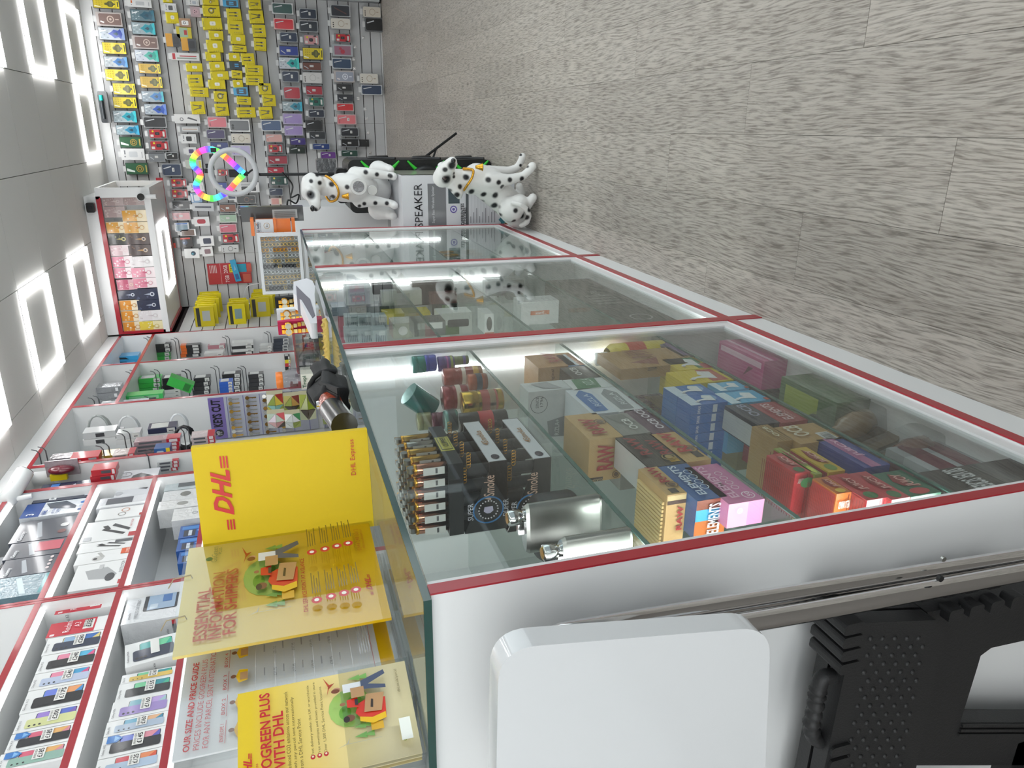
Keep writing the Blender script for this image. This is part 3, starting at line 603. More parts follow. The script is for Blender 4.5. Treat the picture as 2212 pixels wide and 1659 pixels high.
for box, stl, ds in [((310, -5, 530, 66), st_white('b9bcbf', 'd9682a'), 'white pack with orange plug'), ((337, 83, 556, 192), st_teal('5f7c86', '14566c', '1d6f86'), 'dark teal phone case'), ((347, 198, 562, 312), st_teal(), TC_), ((355, 320, 590, 440), st_ring(), 'brown ring phone case'),
    ((376, 444, 592, 556), st_teal('c3cad6', '1fa494', '3fd0bc'), 'silver teal phone case'), ((410, 568, 610, 662), st_yellow('cda52c'), 'amber clear phone case'), ((425, 683, 626, 792), st_yellow('cda52c'), 'amber clear phone case'), ((436, 813, 640, 917), st_teal('93a1ad', '1c6fb4', '2fb7c9'), 'blue teal phone case'), ((460, 928, 665, 1032), st_teal('a9b2bb', '2a55b4', '6c8fe0'), 'blue emblem phone case'),
    ((450, 1043, 666, 1147), st_plain('2b2d31', False), 'black phone case in clear bag'), ((490, 1153, 668, 1242), st_rugged('b3202c'), 'red rugged phone case'), ((500, 1258, 688, 1352), st_rugged('b3202c'), 'red rugged phone case'), ((500, 1358, 650, 1452), st_flip('787c80'), 'grey bagged phone case'), ((655, 1363, 768, 1432), st_plain('17181a', True), 'small black boxed gadget'), ((615, 1463, 800, 1580), st_plain('33415a', True), 'navy framed tablet case')]: hung(c2, box, stl, ds, R2, group='cases in the second row')
R3 = 'gadget column under top rows'
for box, stl, ds, nm, ct in [((630, -5, 715, 22), st_cable(2), 'yellow boxed plug', 'plug_pack', 'charger'), ((640, 28, 752, 112), st_white('3b3c40', '8a8c90'), 'white boxed earphones', 'earphone_pack', 'earphones'), ((655, 108, 770, 208), st_cable(2), 'yellow boxed earphones', 'earphone_pack', 'earphones'), ((775, 163, 880, 247), ('a87e5a', [('f', 'q', (.25, .2, .75, .8, .1), 'eceae6'), ('f', 'o', (.5, .55, .16, .6), '2b2b2b')]), 'brown boxed earbuds', 'earphone_pack', 'earphones'),
    ((750, 238, 888, 345), ('c9b800', [('f', 'r', (.1, .25, .9, .8), '9db89a'), ('f', 'r', (.3, .3, .7, .5), 'b5282a')]), 'yellow pack with red gadget', 'gadget_pack', 'gadget'), ((655, 300, 790, 420), ('33343a', [('f', 'r', (0, .55, 1, 1), 'd79a1c'), ('f', 'q', (.2, .1, .8, .5, .1), '1c1d20')]), 'orange black bagged gadget', 'gadget_pack', 'gadget'), ((795, 343, 930, 457), ('33343a', [('f', 'r', (0, .55, 1, 1), 'd79a1c'), ('f', 'q', (.2, .1, .8, .5, .1), '1c1d20')]), 'orange black bagged gadget', 'gadget_pack', 'gadget'),
    ((860, -5, 955, 50), st_white('aeb6bf', '8a8c90'), 'silver blister pack', 'gadget_pack', 'gadget'), ((875, 58, 970, 152), ('b9a0a4', [('f', 'e', (.5, .5, .3), 'c9a6ac'), ('f', 'e', (.4, .6, .05), '2b2326'), ('f', 'e', (.6, .6, .05), '2b2326'), ('f', 'e', (.5, .42, .09), 'a5838b')]), 'pink novelty earbud case', 'earphone_pack', 'earphones'),
    ((700, 473, 960, 542), ('dadad8', [('f', 'r', (.2, .1, .35, .8), '8f9c8f'), ('f', 'r', (.5, .1, .62, .7), 'b52a34'), ('f', 'r', (.1, .85, .9, .95), 'b52a34')]), 'white red pen pack', 'pen_pack', 'pen'),
    ((730, 1023, 965, 1107), ('dededd', [('f', 'o', (.45, .72, .2, .6), '77797c'), ('f', 'p', [(.25, .12), (.4, .12), (.7, .45), (.55, .5)], '55575b')]), 'white boxed phone holder', 'holder_box', 'phone holder'), ((780, 1128, 967, 1187), ('9a9c9e', [('f', 'r', (.2, .1, .8, .9), 'cfd0d0'), ('f', 'r', (.45, .15, .55, .85), 'b28b6a')]), 'slim grey watch strap pack', 'strap_pack', 'watch strap'), ((790, 1200, 932, 1287), st_white('202225', '8a8c90'), 'white boxed smart watch', 'watch_box', 'watch'), ((838, 1318, 930, 1392), ('dcdcdc', [('f', 'q', (.25, .25, .75, .75, .1), '4b3f6b')]), 'white boxed purple earbuds', 'earphone_pack', 'earphones'), ((830, 1430, 982, 1512), ('bdc2b8', [('f', 'o', (.5, .5, .28, .7), '8a9290'), ('f', 'r', (.1, .05, .9, .18), 'd9c944')]), 'grey boxed cable', 'cable_pack', 'charging cable')]:
    hung(c2, box, stl, ds, R3, nm, ct, 'gadgets in the column under the top rows', dy=.01)
b_ = lambda: [('f', 'baseus', .5, .945, .5, .06, '2b2a12')]
for row, L_items in (('first cable pack row', [(835, 565, 985, 640, 2), (850, 664, 988, 776, 0), (870, 784, 1040, 870, 0), (880, 904, 1005, 1021, 3)]),
    ('second cable pack row', [(985, -6, 1130, 46, 1), (985, 49, 1142, 148, 1), (980, 154, 1160, 262, 2), (1040, 274, 1172, 362, 2), (1020, 349, 1166, 468, 2), (1010, 464, 1150, 546, 2), (1045, 549, 1182, 632, 2), (1055, 634, 1220, 711, 2), (1035, 714, 1190, 797, 2), (1085, 819, 1205, 917, 1), (1095, 924, 1220, 1036, 3)]),
    ('third cable pack row', [(1165, -5, 1305, 62, 'b'), (1200, 74, 1332, 182, 0), (1210, 184, 1350, 307, 0), (1235, 309, 1370, 402, 2), (1250, 408, 1382, 466, 3), (1220, 473, 1320, 546, 2), (1225, 549, 1345, 622, 't'), (1245, 633, 1342, 707, 3), (1257, 713, 1347, 782, 2), (1260, 779, 1392, 857, 'b'), (1290, 868, 1422, 942, 0), (1290, 958, 1462, 1052, 0)]),
    ('fourth cable pack row', [(1395, -5, 1510, 82, 3), (1400, 89, 1532, 207, 3), (1430, 219, 1552, 332, 0), (1445, 343, 1557, 457, 0), (1330, 474, 1452, 582, 0), (1365, 584, 1530, 677, 0), (1370, 679, 1532, 766, 0), (1485, 744, 1602, 847, 1), (1520, 849, 1642, 952, 3), (1490, 954, 1612, 1062, 3)])):
    for x0, y0, x1, y1, v in L_items:
        if v == 'b': hung(c2, (x0, y0, x1, y1), ('2f9fd0', [('f', 'q', (.15, .1, .85, .78, .1), '22303c'), ('f', 'r', (.3, .3, .45, .6), '3fb2e6'), ('f', 'r', (.55, .3, .7, .6), '3fb2e6')]), 'blue charging cable pack', row, 'cable_pack', 'charging cable', 'cable packs on pegs', .02)
        elif v == 't': hung(c2, (x0, y0, x1, y1), ('16383c', [('f', 'q', (.15, .15, .85, .8, .1), '1f2a2e'), ('f', 'r', (.3, .3, .45, .6), '3f9fd6'), ('f', 'r', (.55, .3, .7, .6), '3f9fd6')]), 'dark teal cable pack', row, 'cable_pack', 'charging cable', 'cable packs on pegs', .01)
        else:
            o = hung(c2, (x0, y0, x1, y1), st_cable(v), ['yellow twin cable pack', 'yellow coiled cable pack', 'yellow charger plug pack', 'yellow crossed cable pack'][v], row, 'cable_pack', 'charging cable', 'cable packs on pegs', .025, random.uniform(-.06, .06), b_())
            w = o.dimensions.x if o.dimensions.x else .1
R4 = 'mixed cases beside ring light'
for kf, box, stl, ds in [(c2, (1025, 1043, 1207, 1147), st_plain('d9707c', False, 'b9a9aa'), 'pink phone case'), (c2, (1015, 1158, 1192, 1247), st_plain('3b2f5e', False), 'purple phone case'), (c2, (1050, 1263, 1222, 1346), st_flip('1f3272'), 'blue flip phone case'), (c2, (1220, 1068, 1412, 1182), ('dcdddd', [('f', 'q', (.1, .05, .9, .95, .1), '6a6d70'), ('f', 'e', (.3, .82, .1), '2a2b2e'), ('f', 'e', (.5, .82, .1), '2a2b2e')]), 'grey phone case in white box'), (c2, (1237, 1194, 1422, 1287), st_magsafe('d5cfc2', 'a39684'), 'clear phone case with ring'), (c2, (1237, 1299, 1422, 1397), st_plain('b6aed2', False, 'c3c3c6'), 'lilac phone case'),
    (c2, (1505, 1073, 1697, 1177), st_plain('2e4d78', False, 'cfd2d4'), 'navy phone case in white box'), (c2, (1545, 1198, 1707, 1277), st_plain('cf9a92', False), 'rose phone case in bag'), (c2, (1562, 1289, 1707, 1372), st_rugged('b3202c'), 'red rugged phone case'), (c2, (1567, 1384, 1752, 1477), st_flip('a03444'), 'crimson flip phone case'), (c2, (1562, 1488, 1722, 1560), st_flip('b3283f'), 'pinkish red flip phone case'), (c4, (1197, 20, 1302, 86), st_rugged('b3202c'), 'red rugged phone case'), (c4, (1182, 130, 1292, 212), st_flip('2a3f8f'), 'blue bagged flip case'),
    (c4, (1372, 140, 1580, 232), ('dddddd', [('f', 'q', (.15, .15, .6, .8, .08), '2b2c30'), ('f', 'r', (.68, .15, .9, .8), 'aeb0b2')]), 'large white tablet case box'), (c4, (1290, 205, 1368, 300), ('d6d6d6', [('f', 'r', (.12, .08, .88, .92), '36405a')]), 'navy screen in white box'), (c4, (1370, 258, 1547, 332), st_magsafe('3a3b3c', '8f6a5c'), 'black framed phone case'), (c4, (1217, 328, 1372, 412), st_flip('7b4a35'), 'brown leather phone case'), (c4, (1377, 343, 1562, 442), st_plain('2b2e33', False), 'dark bagged phone case'),
    (c4, (1217, 418, 1377, 502), st_flip('9db79f', 'c6cfc6'), 'pale green phone case'), (c4, (1217, 513, 1377, 592), st_plain('cf6f80', False, 'c9a9ad'), 'pink phone case'), (c4, (1232, 598, 1402, 687), st_rugged('b3222f', '2a1416'), 'red black rugged phone case'), (c4, (1232, 698, 1397, 772), st_magsafe('c9caca', '4a4b4e'), 'white phone case with black ring')]: hung(kf, box, stl, ds, R4, group='mixed cases beside the ring light')
R5 = 'red case row under cabinet'
for box, stl, ds in [((772, 103, 932, 187), st_rugged('b3202c'), 'red rugged phone case'), ((777, 198, 947, 287), st_rugged('b0202a'), 'red rugged phone case'), ((792, 303, 967, 387), st_flip('1a1c20'), 'black glossy flip case'), ((792, 398, 962, 482), st_flip('d59aa0', 'b9a9aa'), 'pink flip phone case'), ((815, 500, 950, 585), ('d5d7da', [('f', 'r', (.1, .1, .75, .9), '7b97a8'), ('f', 'r', (.8, .1, .95, .9), '2468b4')]), 'blue edged clear phone case'), ((865, 560, 1010, 622), ('e3e3e3', [('f', 'r', (.06, .1, .94, .9), '6f5a50')]), 'white framed brown case')]: hung(c4, box, stl, ds, R5, group='cases under the overhead cabinet', dy=.02)
R6 = 'gadget row below overhead cabinet'
for box, stl, ds, nm, ct in [((950, 138, 1082, 222), st_white('4c5056', '8a8c90'), 'white boxed adapter', 'adapter_box', 'adapter'), ((960, 230, 1062, 322), ('6f93b8', [('f', 'q', (.2, .2, .8, .7, .1), 'd9dee3'), ('f', 'r', (.1, .8, .9, .92), 'e3e5e8')]), 'blue white charger pack', 'charger_pack', 'charger'), ((975, 328, 1172, 402), ('b7babd', [('f', 'r', (.38, .12, .6, .88), '232a3a')]), 'slim clear pack with torch', 'torch_pack', 'torch'), ((990, 448, 1132, 532), ('dadada', [('f', 'q', (.25, .25, .75, .8, .2), 'a8283a')]), 'white box with red earbuds', 'earphone_pack', 'earphones'), ((800, 630, 982, 722), ('25211f', [('f', 'e', (.5, .4, .26), '3c4a63'), ('f', 'e', (.46, .44, .08), '9fb4d6'), ('f', 'r', (.8, .1, .95, .6), 'd23a22'), ('f', 'r', (.0, .88, .5, 1), 'd23a22')]), 'black red computer mouse pack', 'mouse_pack', 'computer mouse'), ((905, 735, 1042, 822), ('e4e5e5', [('f', 'e', (.5, .4, .24), '23404f'), ('f', 'e', (.46, .45, .1), '4d93a8')]), 'white computer mouse pack', 'mouse_pack', 'computer mouse'), ((1040, 620, 1172, 712), ('e0e0e0', [('f', 'q', (.22, .2, .78, .75, .1), '3d4254')]), 'white box with navy earbuds', 'earphone_pack', 'earphones'), ((1060, 715, 1162, 802), ('dedede', [('f', 'q', (.25, .2, .75, .75, .1), '8a7076')]), 'white box with mauve earbuds', 'earphone_pack', 'earphones')]: hung(c4, box, stl, ds, R6, nm, ct, 'gadgets below the overhead cabinet', dy=.03, spin=random.uniform(-.1, .1))
RA = 'upper dark case row'
for box, stl, ds in [((213, 28, 432, 142), st_plain('1f4c46', False, 'c9cccb'), 'dark green phone case'), ((233, 183, 442, 297), st_plain('d21f2e', False, 'd9a9a4'), 'bright red phone case'), ((292, 318, 477, 422), st_plain('22304a', True), 'navy heart phone case'), ((287, 443, 487, 562), st_flip('243b8f'), 'royal blue flip case'), ((283, 568, 492, 692), st_teal('c9cfd6', '20a6a2', '46cfc6'), 'silver teal phone case'), ((313, 703, 492, 822), st_plain('27334b', True), 'navy phone case in bag'), ((330, 858, 507, 992), st_plain('b32335', False), 'tilted red phone case'), ((318, 1008, 522, 1112), st_teal('9fb0b6', '17849c', '2fb2cf'), TC_), ((323, 1128, 527, 1242), st_plain('9c87c0', False, 'a9a2b8'), 'lilac phone case'), ((338, 1248, 532, 1352), st_plain('9c87c0', False, 'a9a2b8'), 'lilac phone case with sticker'), ((393, 1368, 562, 1448), st_plain('3a2a78', True, '26262b'), 'violet case in black tray'), ((388, 1458, 557, 1532), st_plain('14261d', True, '15181a'), 'blackish green phone case')]: hung(c3, box, stl, ds, RA, group='cases in the upper dark row')
RB = 'row below upper dark cases'
for box, stl, ds in [((488, 83, 668, 192), st_plain('1e2a3f', True), 'navy phone case with heart'), ((485, 203, 682, 322), st_plain('1d2530', True), 'black green phone case'), ((523, 343, 692, 452), st_rugged('c98f90'), 'pink rugged phone case'), ((523, 473, 727, 597), st_yellow(), YC_), ((518, 608, 717, 707), st_flip('6b3f33'), 'brown flip phone case'), ((518, 718, 722, 832), st_magsafe('d2d0ce', 'b5b3b0'), 'white phone case with ring'), ((553, 843, 727, 952), st_flip('a82a3a'), 'red flip phone case'), ((573, 963, 742, 1062), st_rugged('1f6a5c', '123c36'), 'green rugged phone case'), ((578, 1088, 747, 1172), st_plain('222a3c', True), 'navy bagged phone case'), ((550, 1193, 727, 1302), st_plain('15161a', False, '1f2022'), 'tilted black phone case'), ((588, 1308, 757, 1392), st_flip('2b2f34', '6e7276'), 'dark bagged phone case'), ((618, 1428, 802, 1492), st_plain('27407c', True), 'blue phone case'), ((698, 1508, 862, 1582), st_plain('6b3a8c', True), 'purple phone case')]: hung(c3, box, stl, ds, RB, group='cases in the lower dark row')
RC = 'second lowest case row'
for box, stl, ds in [((798, 48, 1002, 168), ('b9bcbe', [('f', 'q', (.06, .05, .94, .95, .1), '20242e'), ('f', 'p', [(.2, .2), (.3, .2), (.8, .8), (.7, .8)], '5d3a36')]), 'navy boxed phone case'), ((798, 178, 1007, 292), st_magsafe('ddd8cd'), 'cream phone case with ring'), ((838, 333, 1007, 422), st_rugged('c0202e'), 'red rugged phone case'), ((818, 443, 1027, 562), ('aab0b4', [('f', 'r', (.12, .1, .88, .9), '9c6a7e'), ('f', 'e', (.4, .5, .2), 'b83a4c'), ('f', 'e', (.65, .6, .12), 'b83a4c')]), 'pink patterned phone case'), ((813, 578, 1017, 687), st_plain('2f4763', False, 'bfc3c6'), 'slate blue phone case'), ((833, 703, 1042, 822), st_ring('9aa0b0', 'e9ecf2'), 'silver patterned phone case'), ((858, 833, 1022, 912), st_flip('191a1e', '55585c'), 'black flip phone case'), ((868, 938, 1032, 1012), st_flip('1b1f2c', '4a4d52'), 'dark navy flip case'), ((858, 1028, 1037, 1107), st_plain('d0222a', False, 'b9a9a8'), 'bright red phone case'), ((863, 1138, 1062, 1242), st_plain('e0757c', True, 'c9a9a9'), 'salmon pink phone case'), ((898, 1268, 1087, 1362), st_plain('1c1f28', True), 'black bagged phone case'), ((903, 1378, 1087, 1467), st_flip('1d1e20'), 'black leather flip case'), ((903, 1493, 1082, 1562), st_plain('274a40', True), 'dark green phone case')]: hung(c3, box, stl, ds, RC, group='cases in the second lowest row')
RD = 'lowest case row'
for box, stl, ds in [((1118, 63, 1307, 177), st_magsafe('ddd6c8'), 'cream phone case with ring'), ((1143, 173, 1332, 317), st_plain('17181b', False, '5b5d60'), 'black heart phone case'), ((1088, 728, 1282, 837), st_magsafe('ddd9cf'), 'cream phone case with ring'), ((1103, 843, 1322, 947), st_plain('2c3f5c', False, 'c3c6c9'), 'navy phone case'), ((1088, 1388, 1187, 1462), ('131416', [('f', 'q', (.15, .1, .85, .9, .1), '1b1c1f')]), 'small black wallet')]: hung(c3, box, stl, ds, RD, group='cases in the lowest row')
RE = 'column above counter end'
for box, stl, ds in [((1660, 80, 1842, 170), st_rugged('1e4a42', '143430'), 'green rugged phone case'), ((1662, 190, 1792, 262), st_plain('27334b', False), 'navy bagged phone case'), ((1680, 280, 1782, 342), ('d9b9b4', [('f', 'r', (.1, .3, .9, .9), 'd99a92'), ('f', 'r', (.1, .05, .9, .25), 'e3dcc0')]), 'pink cream phone case')]: hung(c4, box, stl, ds, RE, group='cases above the counter end')
# bare pegs left on the slat wall
n = 0
for x, y in ((1130, 370), (1050, 465), (1035, 585), (1045, 680), (1080, 980), (1150, 1085), (1165, 1180), (1180, 1320), (1200, 1525), (1165, 1410)):
    n += 1; px, py = c3(x, y); p = at(px, py, Y=YB-.03); o = empty('peg_hook', (p.x, YB, p.z)); tag(o, f"bare chrome peg on the lower slat wall, {ORD[n]} from photo's upper edge", 'hook', 'bare pegs on the slat wall')
    g = G().tube([(0, 0, 0), (0, -.06, 0), (0, -.07, .008)], .0022, 6, CHROME); g.obj('arm', o); G().box(-.012, -.004, -.012, .012, 0, .012, CHROME).obj('plate', o)
# slim black torch lying on the fascia above the cases
p = at(*c2(105, 960), Y=YB-.12); o = empty('torch_pack', (p.x, p.y, p.z)); tag(o, 'black blister pack with teal torch standing out above the top row of cases', 'torch')
G().rbox(-.12, -.035, .12, .035, -.01, .03, .012, P('1a2126', .3, 0, .5)).obj('card', o); G().cyl((-.09, -.018, .01), (.05, -.018, .01), .012, None, 12, P('2a2f33', .3)).obj('torch', o); G().cyl((.05, -.018, .01), (.09, -.018, .01), .014, None, 12, P('1bb7ac', .3)).obj('head', o)
# SIM card strips
for k, (ref, col, t1) in enumerate((((455, 612, 545, 572), 'b02130', '20GB'), ((455, 618, 545, 595), 'b02130', '7GB'))):
    pass
p0 = at(452, 615, Y=7.12); p1 = at(455, 570, Y=7.12); p2 = at(545, 612, Y=7.12); w = p1.x-p0.x; h = p0.z-p2.z; 
pbox('sim_card_board', 'red sim card board reading 20GB and 7GB in front of the slat wall', 'sign', ((p0.x+p1.x)/2, 7.12, p2.z), 0, w, .01, h, 'b02130',
     [('f', 'r', (0, .70, 1, .705), 'e9d3d3'), ('f', 'r', (.5, .0, .505, .7), 'd9a3a3'), ('f', 'r', (.55, .1, .95, .36), '1796b3'), ('f', 'r', (.55, .37, .95, .5), 'e6d214'), ('f', 'r', (.05, .02, .45, .2), 'c25a4a'), ('f', 'r', (.55, -.02, .95, .09), 'c2564a')]+[('f', 'r', (.55, .93-.035*i, .92, .945-.035*i), 'e6c5c6') for i in range(5)],
     [('f', '20GB', .72, .58, .38, .09, 'f3e6e6'), ('f', '7GB', .25, .56, .34, .09, 'f3e6e6'), ('f', '750', .75, .435, .3, .08, '26280c')])
p = at(540, 610, Y=7.05); o = empty('lanyard_strap', (p.x, 7.05, p.z)); tag(o, 'white looped lanyard strap hanging before the slat wall', 'strap')
pts = smooth_path([Vector(at(a, b_2, Y=7.05))-Vector((p.x, 7.05, p.z)) for a, b_2 in ((560, 612), (535, 618), (526, 640), (532, 656), (548, 652), (560, 635), (566, 618))], 6)
g = G()
for a_, b_2 in zip(pts[:-1], pts[1:]): g.add([a_+Vector((0, -.02, 0)), b_2+Vector((0, -.02, 0)), b_2+Vector((0, .02, 0)), a_+Vector((0, .02, 0)), a_*.96+Vector((0, -.02, 0)), b_2*.96+Vector((0, -.02, 0)), b_2*.96+Vector((0, .02, 0)), a_*.96+Vector((0, .02, 0))], [(0, 1, 2, 3), (7, 6, 5, 4), (0, 4, 5, 1), (3, 2, 6, 7)], P('e6e8ea', .4), True)
g.obj('band', o)
p = at(508, 608, Y=7.10); pbox('tag_pack', 'light blue hanging tag pack beside the red sim card board', 'pack', (p.x, 7.10, p.z-.03), 0, .05, .012, .2, '2f9fcb', [('f', 'r', (.2, .1, .8, .35), '2b5f9e'), ('f', 'p', [(.3, .5), (.7, .55), (.5, .8)], '7fb0d8')], spin=1.4)
# yellow packs hanging on the side return of the slat wall
nn = 0
for gi, (x0, x1, ya, yb, cnt, where) in enumerate(((428, 470, 650, 712, 9, 'upper stack'), (497, 535, 690, 712, 4, 'middle stack'), (548, 590, 664, 712, 6, 'lower stack'))):
    for k in range(cnt):
        yy = ya+(yb-ya)*(k+.5)/cnt; cx = (x0+x1)/2+(6 if k % 3 == 1 else 0)-(k-cnt/2)*1.2
        Y = 6.95-.075*k if gi != 1 else 6.6-.08*k; Xp = None
        p = at(cx, yy, Y=Y); h = abs(at(x0, yy, Y=Y).z-at(x1, yy, Y=Y).z)
        pbox('charger_pack', f'yellow black charger pack, {ORD[k+1]} from back in the {where} on the slat return', 'charger', (max(p.x, -1.48), Y, p.z-h/2), 0, .17, .03, h, P(['dccb00', 'e5d520', 'd3c010'][k % 3], .4),
             [('f', 'r', (.05, .72, .95, .9), '24241a'), ('f', 'r', (.3, .2, .8, .6), ['7f9a9a', '3a3a2a', 'b3b8b4'][k % 3]), ('n', 'r', (0, 0, 1, .2), '1c1c18'), ('t', 'r', (.0, .0, 1, .5), '2a2a20')], group='yellow packs on the slat return')
# ================================================================ boxed perfumes in the overhead cabinet
def perfume(c, c2_, ring='cfd0d0', bg='e6dede', gold=None):
    D = [('f', 'r', (.03, .02, .97, .98), bg), ('f', 'r', (.03, .42, .97, .98), c)]
    random.seed(int(c, 16) % 97)
    for i in range(9): D.append(('f', 'e', (random.uniform(.12, .88), random.uniform(.45, .92), random.uniform(.04, .09)), c2_ if i % 2 else bg))
    D += [('f', 'p', [(.42, .4), (.5, .62), (.58, .4), (.5, .3)], gold or c2_), ('f', 'e', (.5, .27, .2), ring), ('f', 'o', (.5, .27, .2, .84), gold or c2_), ('f', 'e', (.5, .27, .1), bg)]
    return D
PERF = {'pg': ('a58f8c', 'c9b8b5', 'cfc3c1', 'b9a7a5', None, 'dusky pink'), 'go': ('d99a1f', 'f0c66a', 'e6d3a0', 'ecdcb8', 'c47f12', 'gold'), 'bk': ('20251f', '8c8f62', 'd3cf9a', '23281f', 'b9a860', 'black'),
        'pp': ('d9bcc0', 'ecd9db', 'e3d0d2', 'e9dcdd', None, 'pale pink'), 'pk': ('d9839a', 'f1c3cd', 'eedadd', 'f1e4e6', 'c55a78', 'pink'), 'dk': ('b94a6a', 'd98ba0', 'e3c9b8', 'd4a3ae', None, 'deep pink'),
        'nv': ('1c2440', '46506e', 'd5d9df', '1d2846', 'aab3c6', 'navy'), 'or': ('e0921f', 'f2bd62', 'e6d2a8', 'f0e2c6', 'c87a14', 'orange'), 'br': ('3a211d', '6b4a3a', 'd5d0cb', '3d2520', 'b98a4a', 'brown silver'),
        'wh': ('e4dfe0', 'cfc6c8', 'dcd8d8', 'eceaea', None, 'white'), 'yl': ('e6cf3f', 'f3e58a', 'dcd7a8', 'eee6b8', 'd3b41a', 'yellow')}
UP = [('pg', 170, 272, 360, 352), ('pg', 184, 357, 366, 457), ('go', 176, 496, 366, 598), ('bk', 190, 600, 382, 700), ('pp', 210, 703, 402, 801), ('pk', 225, 804, 412, 903), ('pk', 240, 905, 428, 1002), ('dk', 300, 1011, 462, 1106), ('nv', 308, 1110, 460, 1190), ('or', 296, 1198, 482, 1290), ('or', 310, 1292, 492, 1388), ('or', 325, 1390, 502, 1487)]
LO = [('pg', 360, 272, 522, 346), ('go', 345, 390, 527, 493), ('go', 360, 496, 547, 598), ('br', 378, 600, 562, 698), ('br', 400, 700, 580, 799), ('wh', 415, 803, 597, 901), ('pk', 427, 903, 612, 996), ('pk', 445, 998, 627, 1087), ('nv', 460, 1093, 637, 1195), ('nv', 480, 1195, 652, 1286), ('wh', 491, 1289, 667, 1381), ('yl', 501, 1383, 682, 1476)]
for items, zb, nm in ((LO, 1.962, 'lower'), (UP, None, 'upper')):
    for i, (kd, x0, y0, x1, y1) in enumerate(items):
        a, b = c4(x0, y0), c4(x1, y1); Y = 6.165; cy = (a[1]+b[1])/2
        w = abs(at((a[0]+b[0])/2, a[1], Y=Y).x-at((a[0]+b[0])/2, b[1], Y=Y).x)*.985; h = abs(at(a[0], cy, Y=Y).z-at(b[0], cy, Y=Y).z)*.99
        p = at((a[0]+b[0])/2, cy, Y=Y); c = PERF[kd]
        z = zb if zb else p.z-h/2
        if zb: h = p.z+h/2-zb
        else: z = 2.105; h = min(p.z+h/2, 2.248)-z
        pbox('perfume_box', f'{c[5]} boxed perfume, {ORD[i+1]} from the dome camera end, {nm} row of the overhead cabinet', 'perfume box', (p.x, Y, z), 0, w, .09, h, film(c[3]), perfume(*c[:5]), group='perfume boxes in the overhead cabinet')
for k, (c, ds) in enumerate((('d9c890', 'cream'), ('c9a0a8', 'rose'), ('d3b36a', 'gold'), ('e3dede', 'white'))):
    pbox('perfume_box', f'{ds} slim perfume box standing in the open end of the overhead cabinet', 'perfume box', (-.56-.012*k, 6.60+.075*k, 1.962), PI/2, .06, .14, .27, glossy(c), [('n', 'r', (.1, .3, .9, .8), 'efe8e0'), ('f', 'r', (.1, .1, .9, .6), 'e6d9b8')], group='slim perfume boxes in the cabinet end')
# cameras fixed to the cabinet
def dome(px, py, Y, nm, label, r=.03):
    p = at(px, py, Y=Y); o = empty('security_camera', (p.x, Y, p.z)); tag(o, label, 'camera'); return o
o = dome(305, 425, 6.1, '', 'white bullet security camera with black lens on the overhead cabinet edge')
G().cyl((.0, .0, 0), (0, .03, -.0), .018, .022, 14, WHITE).cyl((0, -.0, 0), (.0, -.02, .0), .03, .03, 18, WHITE).obj('housing', o); G().cyl((0, -.021, 0), (0, -.026, 0), .026, .024, 18, P('0a0a0c', .1, 0, .6)).obj('lens', o)
G().tube([(0, 0, -.01), (.0, .0, -.05), (0, .0, -.1)], .016, 10, WHITE).obj('arm', o)
o = dome(197, 448, 6.12, '', 'small black square sensor camera stuck below the ceiling on the white fascia')
G().rbox(-.035, -.028, .035, .028, -.03, .016, .012, P('121316', .25, 0, .4)).obj('housing', o); G().cyl((0, -.031, 0), (0, -.034, 0), .012, None, 14, P('2a2c30', .15)).obj('lens', o)
p = at(40, 1042, X=-1.50); o = empty('security_camera', (p.x, p.y, p.z)); tag(o, 'white bullet security camera pointing out from the fascia above the clipper boxes', 'camera')
dv = Vector((.55, .75, -.36)).normalized()
G().lathe([(.001, -.115), (.026, -.11), (.036, -.09), (.038, 0), (.037, .055), (.033, .06)], (0, 0, 0), 22, P('eceeee', .25, 0, .4)).obj('housing', o).rotation_euler = dv.to_track_quat('Z', 'Y').to_euler()
m_ = G().lathe([(.0331, .058), (.033, .062), (.02, .066), (.0001, .067)], (0, 0, 0), 20, P('08090b', .08, 0, .8)).obj('lens', o); m_.rotation_euler = dv.to_track_quat('Z', 'Y').to_euler()
e_ = Vector((-1.546, p.y-.06, p.z-.06))-Vector((p.x, p.y, p.z)); G().tube([-dv*.06, -dv*.06+Vector((-.015, -.02, -.03)), e_], .012, 10, WHITE).obj('arm', o)
words(o, 'arlo', (.028, -.03, .012), Matrix.Rotation(PI*.3, 3, 'Z') @ Matrix.Rotation(PI/2, 3, 'X'), .03, .012, '9a9c9e')
